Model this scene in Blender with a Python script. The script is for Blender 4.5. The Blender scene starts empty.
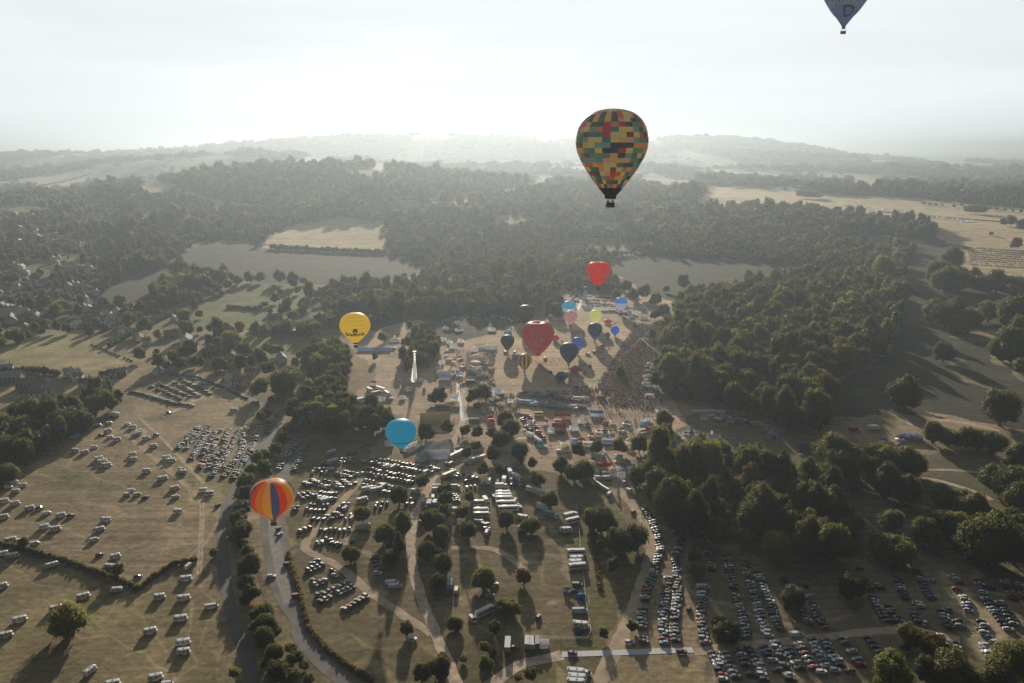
import bpy, bmesh, math, random
import numpy as np
from mathutils import Vector, Matrix

rnd = random.Random(7)
nr = np.random.RandomState(11)
scene = bpy.context.scene
col = scene.collection
pi = math.pi

# ------------------------------------------------------------------ camera geometry
CW, CHT, F, HY, EYE = 1024, 683, 800.0, 146.0, 200.0
PIT = math.atan((341.5 - HY) / F)
cP, sP = math.cos(PIT), math.sin(PIT)


def ray(px, py):
    a = (px - 512) / F
    b = (341.5 - py) / F
    return a, cP + b * sP, -sP + b * cP


def gp(px, py, z=0.0):
    a, b, c = ray(px, py)
    t = (EYE - z) / -c
    return (a * t, b * t)


def proj(x, y, z):
    d = y * cP - (z - EYE) * sP
    u = y * sP + (z - EYE) * cP
    return 512 + F * x / d, 341.5 - F * u / d


def sstep(v, a, b):
    t = np.clip((v - a) / (b - a), 0, 1)
    return t * t * (3 - 2 * t)


HILLS = [  # px column, distance, height, half width, half depth
    (310, 3150, 72, 420, 420), (395, 2900, 50, 330, 380), (235, 5300, 135, 850, 600), (150, 2750, 42, 420, 450),
    (470, 8900, 255, 2600, 900), (330, 8000, 95, 1500, 700), (760, 9800, 110, 700, 700), (690, 9500, 120, 700, 600),
    (800, 7300, 95, 700, 450), (10, 7000, 105, 900, 500), (840, 2700, 42, 1000, 800), (600, 5200, 60, 900, 500),
    (540, 3900, 30, 700, 350), (960, 5600, 30, 1100, 400)]


def T(x, y):
    x = np.asarray(x, dtype=float)
    y = np.asarray(y, dtype=float)
    r = np.hypot(x, y)
    z = 7 * np.sin(x / 310 + 1.3) * np.cos(y / 420 + .4) + 5 * np.sin(x / 170 + y / 230) + 4 * np.sin(x / 620 - y / 350 + 2)
    z = z + 3
    z = z * (1 - sstep(r, 9000, 14000))
    for px, d, h, sx, sy in HILLS:
        cx = (px - 512) / F * .971 * d
        z = z + h * np.exp(-((x - cx) / sx) ** 2 * .5 - ((y - d) / sy) ** 2 * .5)
    return z * sstep(r, 1050, 1900) * (y > 0)


TT = np.concatenate([np.linspace(150, 3000, 900), np.geomspace(3005, 20000, 700)])


def gt(px, py):
    a, b, c = ray(px, py)
    if -c > .17:
        return gp(px, py)
    x, y, z = a * TT, b * TT, EYE + c * TT
    h = T(x, y)
    k = np.argmax(z < h)
    if not (z < h).any():
        k = len(TT) - 1
    k = max(k, 1)
    d0, d1 = z[k - 1] - h[k - 1], z[k] - h[k]
    f = d0 / (d0 - d1 + 1e-9)
    t = TT[k - 1] + (TT[k] - TT[k - 1]) * f
    return (a * t, b * t)


def Zm(x0, y0, s, pts):
    return [(x0 + p[0] / s, y0 + p[1] / s) + tuple(p[2:]) for p in pts]


Z = {'T1': (0, 470, 3.209), 'T7': (220, 520, 4.19), 'T3': (235, 400, 4.876), 'T4': (640, 530, 4.465), 'T5': (824, 540, 4.775),
     'T6': (430, 540, 4.776), 'TC': (500, 460, 4.88), 'T8': (0, 340, 3.657), 'T9': (500, 370, 5.69), 'T10': (360, 390, 6.4),
     'T11': (360, 300, 6.4), 'T12': (640, 390, 4.655), 'T13': (820, 290, 4.554), 'T14': (820, 180, 5.02), 'T15': (580, 270, 6.83),
     'T16': (160, 260, 4.88), 'T17': (0, 200, 5.12), 'Q1': (0, 400, 2.414), 'Q2': (256, 400, 2.414), 'Q3': (512, 400, 2.414),
     'Q4': (768, 400, 2.414), 'Q8': (768, 130, 2.531), 'V': (120, 360, 5.69), 'L': (0, 340, 6.83), 'S': (420, 440, 6.833),
     'M': (240, 380, 5.689), 'E': (860, 400, 5.256), 'FC': (400, 340, 8.53)}


def zz(k, pts):
    return Zm(*Z[k], pts)


# ------------------------------------------------------------------ materials
def new_mat(name):
    m = bpy.data.materials.new(name)
    m.use_nodes = True
    nt = m.node_tree
    return m, nt, nt.nodes['Principled BSDF']


MC = {}


def mat(name, rgb, rough=.7, spec=.3, var=.15, scale=1.2, coat=0, metal=0):
    if name in MC:
        return MC[name]
    m, nt, b = new_mat(name)
    tc = nt.nodes.new('ShaderNodeTexCoord')
    n = nt.nodes.new('ShaderNodeTexNoise')
    n.inputs['Scale'].default_value = scale
    n.inputs['Detail'].default_value = 3
    mr = nt.nodes.new('ShaderNodeMapRange')
    mr.inputs['From Min'].default_value = .3
    mr.inputs['From Max'].default_value = .7
    mr.inputs['To Min'].default_value = 1 - var
    mr.inputs['To Max'].default_value = 1 + var
    mx = nt.nodes.new('ShaderNodeVectorMath')
    mx.operation = 'SCALE'
    mx.inputs[0].default_value = rgb
    nt.links.new(tc.outputs['Object'], n.inputs['Vector'])
    nt.links.new(n.outputs['Fac'], mr.inputs['Value'])
    nt.links.new(mr.outputs[0], mx.inputs['Scale'])
    nt.links.new(mx.outputs[0], b.inputs['Base Color'])
    b.inputs['Roughness'].default_value = rough
    b.inputs['Specular IOR Level'].default_value = spec
    b.inputs['Metallic'].default_value = metal
    if coat:
        b.inputs['Coat Weight'].default_value = coat
        b.inputs['Coat Roughness'].default_value = .08
    MC[name] = m
    return m


def attr_mat(name, rough=.6, spec=.3, trans=0.0):
    """base colour from the mesh's own colour attribute"""
    if name in MC:
        return MC[name]
    m, nt, b = new_mat(name)
    a = nt.nodes.new('ShaderNodeAttribute')
    a.attribute_name = 'Col'
    nt.links.new(a.outputs['Color'], b.inputs['Base Color'])
    b.inputs['Roughness'].default_value = rough
    b.inputs['Specular IOR Level'].default_value = spec
    if trans:
        t = nt.nodes.new('ShaderNodeBsdfTranslucent')
        nt.links.new(a.outputs['Color'], t.inputs['Color'])
        mx = nt.nodes.new('ShaderNodeMixShader')
        mx.inputs[0].default_value = trans
        nt.links.new(b.outputs[0], mx.inputs[1])
        nt.links.new(t.outputs[0], mx.inputs[2])
        nt.links.new(mx.outputs[0], nt.nodes['Material Output'].inputs[0])
    MC[name] = m
    return m


def foliage_mat(name, dark, light, trans=.4):
    if name in MC:
        return MC[name]
    m, nt, b = new_mat(name)
    oi = nt.nodes.new('ShaderNodeObjectInfo')
    tc = nt.nodes.new('ShaderNodeTexCoord')
    n = nt.nodes.new('ShaderNodeTexNoise')
    n.inputs['Scale'].default_value = .55
    n.inputs['Detail'].default_value = 4
    nt.links.new(tc.outputs['Object'], n.inputs['Vector'])
    ad = nt.nodes.new('ShaderNodeMath')
    ad.operation = 'MULTIPLY_ADD'
    ad.inputs[1].default_value = .75
    nt.links.new(oi.outputs['Random'], ad.inputs[0])
    nt.links.new(n.outputs['Fac'], ad.inputs[2])
    cr = nt.nodes.new('ShaderNodeMapRange')
    cr.inputs['From Min'].default_value = .35
    cr.inputs['From Max'].default_value = 1.25
    nt.links.new(ad.outputs[0], cr.inputs['Value'])
    mx = nt.nodes.new('ShaderNodeMix')
    mx.data_type = 'RGBA'
    mx.inputs[6].default_value = (*dark, 1)
    mx.inputs[7].default_value = (*light, 1)
    nt.links.new(cr.outputs[0], mx.inputs[0])
    nt.links.new(mx.outputs[2], b.inputs['Base Color'])
    b.inputs['Roughness'].default_value = .65
    b.inputs['Specular IOR Level'].default_value = .25
    t = nt.nodes.new('ShaderNodeBsdfTranslucent')
    tv = nt.nodes.new('ShaderNodeVectorMath')
    tv.operation = 'MULTIPLY'
    tv.inputs[1].default_value = (1.9, 1.9, 1.0)
    nt.links.new(mx.outputs[2], tv.inputs[0])
    nt.links.new(tv.outputs[0], t.inputs['Color'])
    ms = nt.nodes.new('ShaderNodeMixShader')
    ms.inputs[0].default_value = trans
    nt.links.new(b.outputs[0], ms.inputs[1])
    nt.links.new(t.outputs[0], ms.inputs[2])
    nt.links.new(ms.outputs[0], nt.nodes['Material Output'].inputs[0])
    MC[name] = m
    return m


FOL = [foliage_mat('leaves_oak', (.04, .05, .018), (.125, .13, .045)),
       foliage_mat('leaves_dull', (.038, .044, .02), (.115, .11, .045)),
       foliage_mat('leaves_bright', (.10, .115, .025), (.24, .225, .065)),
       foliage_mat('leaves_dry', (.08, .055, .022), (.15, .10, .04))]
BARK = mat('bark', (.09, .07, .05), .95, .1)
WHITE = mat('white_paint', (.70, .71, .72), .55, .4, .04)
CANVAS = mat('white_canvas', (.75, .76, .78), .6, .3, .06)
def cloth(name, rgb):
    m = mat(name, rgb, .65, .3, .06)
    nt = m.node_tree
    if 'Translucent BSDF' not in nt.nodes:
        tr = nt.nodes.new('ShaderNodeBsdfTranslucent')
        tr.inputs['Color'].default_value = (*[min(.95, q * 1.1) for q in rgb], 1)
        mx = nt.nodes.new('ShaderNodeMixShader')
        mx.inputs[0].default_value = .68
        nt.links.new(nt.nodes['Principled BSDF'].outputs[0], mx.inputs[1])
        nt.links.new(tr.outputs[0], mx.inputs[2])
        nt.links.new(mx.outputs[0], nt.nodes['Material Output'].inputs[0])
    return m


GLASS = mat('vehicle_glass', (.03, .035, .04), .22, .6, .1)
TYRE = mat('tyre_rubber', (.02, .02, .02), .9, .2)
METAL = mat('pale_metal', (.55, .56, .57), .35, .5, .08)
DARK = mat('dark_trim', (.03, .03, .032), .6, .3)
WICK = mat('wicker', (.17, .10, .05), .85, .2, .3, 12)


# ------------------------------------------------------------------ object helpers
def setp(o, label=None, cat=None, group=None, kind=None):
    if label:
        o['label'] = label
    if cat:
        o['category'] = cat
    if group:
        o['group'] = group
    if kind:
        o['kind'] = kind
    return o


def empty(name, loc, rz=0, **k):
    o = bpy.data.objects.new(name, None)
    col.objects.link(o)
    o.location = loc
    o.rotation_euler = (0, 0, rz)
    o.empty_display_size = .5
    return setp(o, **k)


def obj(name, me, parent=None, loc=None, **k):
    o = bpy.data.objects.new(name, me)
    col.objects.link(o)
    if parent is not None:
        o.parent = parent
    if loc is not None:
        o.location = loc
    return setp(o, **k)


class MB:
    """collects verts / faces with material index"""

    def __init__(s):
        s.v, s.f, s.m = [], [], []

    def add(s, vs, fs, mi=0):
        b = len(s.v)
        s.v += [tuple(p) for p in vs]
        s.f += [tuple(b + i for i in f) for f in fs]
        s.m += [mi] * len(fs)
        return s

    def box(s, c, d, mi=0, rz=0):
        x, y, z = [q / 2 for q in d]
        cc, ss = math.cos(rz), math.sin(rz)
        vs = []
        for k in (-z, z):
            for (i, j) in ((-x, -y), (x, -y), (x, y), (-x, y)):
                vs.append((c[0] + i * cc - j * ss, c[1] + i * ss + j * cc, c[2] + k))
        return s.add(vs, [(3, 2, 1, 0), (4, 5, 6, 7), (0, 1, 5, 4), (1, 2, 6, 5), (2, 3, 7, 6), (3, 0, 4, 7)], mi)

    def loft(s, layers, mi=0, ch=.18):
        """layers: (z, x0, x1, halfwidth) rounded rectangles bottom to top"""
        vs, fs = [], []
        for z, x0, x1, h in layers:
            c = min(ch, h * .5)
            vs += [(x0 + c, -h, z), (x1 - c, -h, z), (x1, -h + c * 1.3, z), (x1, h - c * 1.3, z), (x1 - c, h, z), (x0 + c, h, z), (x0, h - c * 1.3, z), (x0, -h + c * 1.3, z)]
        n = len(layers)
        for i in range(n - 1):
            for j in range(8):
                a, b = i * 8 + j, i * 8 + (j + 1) % 8
                fs.append((a, b, b + 8, a + 8))
        fs.append(tuple(range(7, -1, -1)))
        fs.append(tuple(range((n - 1) * 8, n * 8)))
        return s.add(vs, fs, mi)

    def cyl(s, p, q, r0, r1, n=8, mi=0):
        p, q = Vector(p), Vector(q)
        d = (q - p).normalized()
        u = d.orthogonal().normalized()
        w = d.cross(u)
        vs = []
        for c, r in ((p, r0), (q, r1)):
            for i in range(n):
                a = 2 * pi * i / n
                vs.append(c + u * math.cos(a) * r + w * math.sin(a) * r)
        fs = [(i, (i + 1) % n, n + (i + 1) % n, n + i) for i in range(n)]
        fs += [tuple(range(n - 1, -1, -1)), tuple(range(n, 2 * n))]
        return s.add(vs, fs, mi)

    def lathe(s, prof, n=24, mi=0, c=(0, 0, 0)):
        vs, fs = [], []
        for r, z in prof:
            for i in range(n):
                a = 2 * pi * i / n
                vs.append((c[0] + r * math.cos(a), c[1] + r * math.sin(a), c[2] + z))
        for k in range(len(prof) - 1):
            for i in range(n):
                a, b = k * n + i, k * n + (i + 1) % n
                fs.append((a, b, b + n, a + n))
        return s.add(vs, fs, mi)

    def mesh(s, name, mats, smooth=False):
        me = bpy.data.meshes.new(name)
        me.from_pydata(s.v, [], s.f)
        for m in mats:
            me.materials.append(m)
        if len(mats) > 1:
            me.polygons.foreach_set('material_index', s.m)
        if smooth:
            me.polygons.foreach_set('use_smooth', [True] * len(s.f))
        me.update()
        return me


def np_mesh(name, V, Fc, mats, colr=None, smooth=False, mi=None):
    """V (n,3), Fc (m,k) all faces with k corners; colr per corner-domain? per vertex (n,3) or per face (m,3)"""
    me = bpy.data.meshes.new(name)
    n, (m, k) = len(V), Fc.shape
    me.vertices.add(n)
    me.vertices.foreach_set('co', np.ascontiguousarray(V, dtype=np.float32).ravel())
    me.loops.add(m * k)
    me.loops.foreach_set('vertex_index', np.ascontiguousarray(Fc, dtype=np.int32).ravel())
    me.polygons.add(m)
    me.polygons.foreach_set('loop_start', np.arange(0, m * k, k, dtype=np.int32))
    me.polygons.foreach_set('loop_total', np.full(m, k, dtype=np.int32))
    me.update(calc_edges=True)
    if mi is not None:
        me.polygons.foreach_set('material_index', np.asarray(mi, dtype=np.int32))
    if smooth:
        me.polygons.foreach_set('use_smooth', np.ones(m, dtype=bool))
    if colr is not None:
        if len(colr) == n:
            at = me.color_attributes.new('Col', 'FLOAT_COLOR', 'POINT')
            c = np.ones((n, 4), dtype=np.float32)
            c[:, :3] = colr
        else:
            at = me.color_attributes.new('Col', 'FLOAT_COLOR', 'CORNER')
            c = np.ones((m * k, 4), dtype=np.float32)
            c[:, :3] = np.repeat(colr, k, axis=0)
        at.data.foreach_set('color', c.ravel())
    for q in mats:
        me.materials.append(q)
    me.validate()
    return me


ONES = 'first second third fourth fifth sixth seventh eighth ninth tenth eleventh twelfth thirteenth fourteenth fifteenth sixteenth seventeenth eighteenth nineteenth'.split()
TENS = {2: 'twent', 3: 'thirt', 4: 'fort', 5: 'fift', 6: 'sixt', 7: 'sevent', 8: 'eight', 9: 'ninet'}


def ordw(n):
    n += 1
    if n < 20:
        return ONES[n - 1]
    t, u = divmod(n, 10)
    if n > 99:
        return 'hundredth' if n == 100 else 'hundred-and-' + ordw(n - 101)
    return TENS[t] + ('ieth' if u == 0 else 'y-' + ONES[u - 1])


def inpoly(X, Y, poly):
    X, Y = np.asarray(X), np.asarray(Y)
    ins = np.zeros(X.shape, dtype=bool)
    n = len(poly)
    j = n - 1
    for i in range(n):
        xi, yi = poly[i][:2]
        xj, yj = poly[j][:2]
        if yi != yj:
            c = ((yi > Y) != (yj > Y)) & (X < (xj - xi) * (Y - yi) / (yj - yi) + xi)
            ins ^= c
        j = i
    return ins


def vnoise(x, y, s, seed=0):
    """smooth value noise on arrays"""
    x, y = np.asarray(x) / s, np.asarray(y) / s
    xi, yi = np.floor(x).astype(np.int64), np.floor(y).astype(np.int64)
    fx, fy = x - xi, y - yi
    fx, fy = fx * fx * (3 - 2 * fx), fy * fy * (3 - 2 * fy)

    def h(a, b):
        v = (a * 374761393 + b * 668265263 + seed * 982451653) & 0x7fffffff
        v = ((v ^ (v >> 13)) * 1274126177) & 0x7fffffff
        return ((v ^ (v >> 16)) & 0xffff) / 65535.0
    return (h(xi, yi) * (1 - fx) + h(xi + 1, yi) * fx) * (1 - fy) + (h(xi, yi + 1) * (1 - fx) + h(xi + 1, yi + 1) * fx) * fy


# ------------------------------------------------------------------ polygons of the land (photo pixels -> world through the camera geometry)
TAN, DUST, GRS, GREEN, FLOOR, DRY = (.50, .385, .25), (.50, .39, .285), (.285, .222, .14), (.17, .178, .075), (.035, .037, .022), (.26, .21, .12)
SHADED_GRASS = (.058, .056, .038)  # grass with the shade over these fields painted into its colour
FIELDS = [
    # (polygon in pixels, colour)
    ([(265, 240), (290, 225), (340, 217), (386, 222), (391, 256), (335, 256), (262, 253)], (.50, .39, .23)),
    ([(160, 266), (200, 244), (255, 243), (270, 249), (386, 254), (430, 263), (415, 276), (370, 286), (250, 283), (200, 276)], SHADED_GRASS),
    ([(112, 290), (128, 275), (175, 268), (165, 285), (150, 308), (135, 312), (97, 299)], SHADED_GRASS),
    ([(193, 325), (213, 312), (228, 309), (254, 312), (258, 316), (250, 328), (207, 328)], GREEN),
    ([(219, 307), (228, 285), (271, 286), (276, 296), (258, 308), (230, 307)], (.15, .16, .065)),
    ([(282, 312), (287, 296), (304, 295), (310, 300), (293, 315)], GREEN),
    ([(234, 346), (238, 335), (316, 338), (312, 350), (293, 362), (270, 362), (250, 355)], (.27, .24, .11)),
    ([(252, 327), (262, 318), (290, 316), (300, 322), (318, 300), (330, 302), (318, 326), (312, 333), (255, 331)], (.24, .22, .13)),
    ([(270, 385), (276, 374), (287, 374), (284, 386)], GREEN),
    ([(0, 351), (51, 333), (79, 336), (137, 366), (107, 372), (59, 374), (24, 370), (0, 370)], (.36, .30, .16)),
    ([(139, 190), (144, 183), (174, 184), (200, 195), (220, 200), (237, 202), (267, 206), (264, 212), (234, 211), (214, 207), (187, 198), (157, 201), (140, 199)], TAN),
    ([(35, 180), (88, 168), (91, 177), (80, 184), (37, 193)], TAN),
    ([(92, 180), (120, 172), (122, 182), (98, 190)], (.22, .23, .11)),
    ([(294, 160), (335, 153), (338, 160), (295, 167)], (.36, .36, .24)),
    ([(478, 198), (502, 189), (549, 182), (570, 181), (556, 187), (522, 193), (502, 198)], (.33, .30, .17)),
    ([(570, 205), (676, 205), (676, 208), (576, 209)], GREEN),
    ([(692, 206), (700, 195), (715, 187), (794, 192), (827, 194), (916, 198), (960, 203), (1035, 209), (1050, 300), (1024, 296), (1000, 284), (967, 262), (938, 242), (933, 230), (928, 225), (880, 221), (820, 215), (760, 210), (715, 212)], (.56, .44, .26)),
    ([(715, 170), (785, 175), (785, 181), (715, 177)], TAN), ([(852, 177), (882, 179), (880, 189), (852, 188)], TAN), ([(215, 168), (250, 162), (262, 168), (225, 175)], (.26, .24, .13)), ([(130, 222), (150, 216), (170, 222), (150, 230)], (.2, .2, .1)), ([(560, 225), (600, 220), (640, 226), (600, 233)], (.2, .19, .1)), ([(400, 228), (430, 222), (470, 226), (440, 234)], (.16, .17, .08)), ([(340, 172), (380, 168), (400, 176), (360, 182)], (.24, .22, .12)), ([(640, 178), (700, 180), (690, 187), (640, 185)], (.3, .27, .15)), ([(470, 160), (520, 160), (520, 164), (470, 165)], (.45, .42, .36)),
    ([(918, 159), (966, 161), (968, 165), (930, 165)], TAN), ([(793, 150), (823, 151), (823, 155), (793, 154)], TAN),
    ([(868, 159), (896, 161), (896, 164), (868, 163)], TAN), ([(976, 163), (1020, 165), (1020, 169), (980, 168)], TAN),
    ([(905, 262), (925, 240), (938, 240), (967, 262), (985, 275), (965, 282), (930, 290), (900, 288)], SHADED_GRASS),
    ([(967, 262), (1050, 300), (1050, 305), (1020, 296), (965, 272), (958, 264)], TAN),
    ([(900, 306), (930, 300), (1040, 306), (1040, 335), (1013, 332), (978, 330), (950, 336), (996, 343), (990, 362), (1040, 386), (1040, 436), (1000, 432), (930, 420), (880, 412), (840, 416), (822, 434), (812, 400), (850, 375), (880, 358), (898, 335)], SHADED_GRASS),
    ([(602, 262), (640, 254), (700, 258), (780, 264), (850, 268), (862, 276), (740, 284), (690, 296), (668, 313), (640, 298), (612, 278)], SHADED_GRASS),
    ([(375, 332), (392, 316), (430, 318), (470, 314), (545, 314), (560, 322), (560, 345), (430, 345), (400, 336)], SHADED_GRASS),
]
NEAR = [
    ([(300, 548), (283, 600), (380, 700), (600, 700), (640, 560), (600, 495), (540, 465), (380, 468), (350, 520)], (.185, .15, .09)),
    ([(0, 555), (100, 590), (140, 600), (185, 570), (215, 590), (235, 700), (-60, 700), (-60, 540)], (.235, .195, .11)),
    ([(700, 540), (760, 560), (860, 560), (940, 545), (1080, 560), (1080, 720), (690, 720)], (.215, .17, .115)),
    ([(640, 420), (680, 415), (830, 440), (900, 450), (1060, 450), (1060, 560), (860, 560), (640, 470)], (.17, .145, .095)),
    ([(352, 335), (390, 325), (420, 320), (440, 345), (460, 340), (520, 330), (545, 290), (570, 268), (600, 268), (640, 290), (690, 312), (690, 335), (672, 352), (658, 400), (672, 420), (690, 440), (650, 450), (600, 475), (560, 470), (520, 470), (480, 475), (440, 470), (430, 440), (395, 420), (360, 400), (370, 370)], (.46, .35, .255)),
    ([(505, 352), (520, 335), (560, 300), (612, 310), (634, 325), (620, 350), (602, 384), (585, 400), (500, 392), (484, 365)], (.50, .385, .25)),
    ([(125, 405), (155, 380), (220, 382), (255, 400), (262, 425), (255, 460), (225, 520), (195, 480), (140, 425)], (.36, .275, .175)),
    ([(640, 555), (665, 570), (700, 600), (720, 683), (640, 683), (600, 683), (618, 650), (645, 610)], (.33, .25, .165)),
    ([(555, 655), (690, 655), (730, 683), (560, 690)], (.33, .26, .155)),
    ([(590, 500), (620, 520), (640, 560), (620, 640), (590, 650), (585, 560)], (.17, .15, .07)),
    ([(300, 440), (370, 445), (372, 470), (310, 545), (285, 560), (285, 500)], (.18, .155, .085)),
    ([(925, 412), (945, 417), (985, 425), (1006, 432), (965, 428), (935, 424)], (.38, .30, .2)),
    ([(885, 408), (900, 415), (915, 428), (905, 430)], (.34, .27, .18)),
    ([(800, 250), (801, 250), (801, 251)], TAN),
]
TRACKS_SUNSTRIPS = [
    ([(60, 455), (110, 490), (165, 512), (200, 520)], 2.2, .3), ([(0, 515), (60, 520), (130, 545), (195, 540)], 1.8, .25), ([(150, 470), (165, 520), (160, 560)], 1.6, .2), ([(150, 535), (175, 540), (165, 548)], 5, .3), ([(60, 620), (110, 640), (180, 655), (215, 683)], 1.6, .25), ([(190, 600), (195, 640), (190, 683)], 2.0, .3), ([(80, 560), (110, 575), (140, 580)], 3, .2), ([(220, 560), (214, 600), (225, 650)], 2.5, .25),
    ([(330, 640), (370, 655), (430, 650)], 2.2, .2), ([(470, 590), (500, 640), (560, 650)], 2.0, .25), ([(540, 600), (570, 590), (585, 560)], 4, .25), ([(720, 600), (780, 615), (860, 610)], 2.5, .3), ([(650, 530), (690, 545), (740, 560)], 4, .3), ([(500, 380), (540, 372), (600, 378)], 3, .3), ([(505, 360), (540, 345), (590, 330)], 3, .25),  # painted wear and a few sunlit strips: pixel polyline, half width px, strength
    ([(122, 431), (157, 462), (195, 495), (202, 512), (199, 570)], 2.6, .5),
    ([(0, 560), (60, 585), (110, 600), (160, 640)], 1.6, .25), ([(30, 470), (90, 500), (150, 520), (240, 518)], 3, .25),
    ([(380, 599), (350, 555), (372, 500)], 6, .4), ([(430, 480), (470, 540), (520, 570)], 3, .3),
    ([(540, 500), (560, 580), (590, 600)], 5, .3), ([(690, 560), (712, 600), (735, 683)], 5, .45),
    ([(905, 560), (950, 610), (1000, 683)], 6, .5), ([(935, 580), (985, 640), (1020, 683)], 6, .5), ([(965, 570), (1024, 620)], 5, .5),  # sunlit strips between tree shadows, painted into the ground colour
    ([(868, 540), (885, 560), (895, 570)], 3, .4), ([(760, 600), (800, 683)], 5, .3), ([(800, 600), (850, 683)], 4, .3),
    ([(870, 600), (900, 630)], 4, .3), ([(930, 345), (960, 365), (1000, 400)], 3, .3), ([(1000, 360), (1024, 375)], 3, .4),
    ([(168, 385), (200, 400), (215, 393)], 2, .5), ([(130, 410), (185, 412), (235, 400)], 3, .3),
    ([(180, 490), (205, 440), (222, 420)], 2.2, .5), ([(198, 500), (222, 450), (232, 430)], 2.2, .5), ([(160, 470), (190, 430)], 2.2, .4),
    ([(960, 205), (1024, 222)], 2, .3), ([(935, 232), (1000, 240), (1024, 246)], 2, .35), ([(340, 460), (300, 540)], 3, .4),
    ([(355, 470), (330, 520)], 2, .4), ([(500, 550), (560, 560), (575, 600)], 4, .2), ([(455, 470), (450, 600)], 4, .3),
    ([(620, 480), (600, 520), (590, 560)], 5, .35)]


def seg_dist(X, Y, pl):
    d = np.full(np.shape(X), 1e9)
    for (x0, y0), (x1, y1) in zip(pl[:-1], pl[1:]):
        vx, vy = x1 - x0, y1 - y0
        t = np.clip(((X - x0) * vx + (Y - y0) * vy) / (vx * vx + vy * vy + 1e-9), 0, 1)
        d = np.minimum(d, np.hypot(X - x0 - t * vx, Y - y0 - t * vy))
    return d


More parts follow.
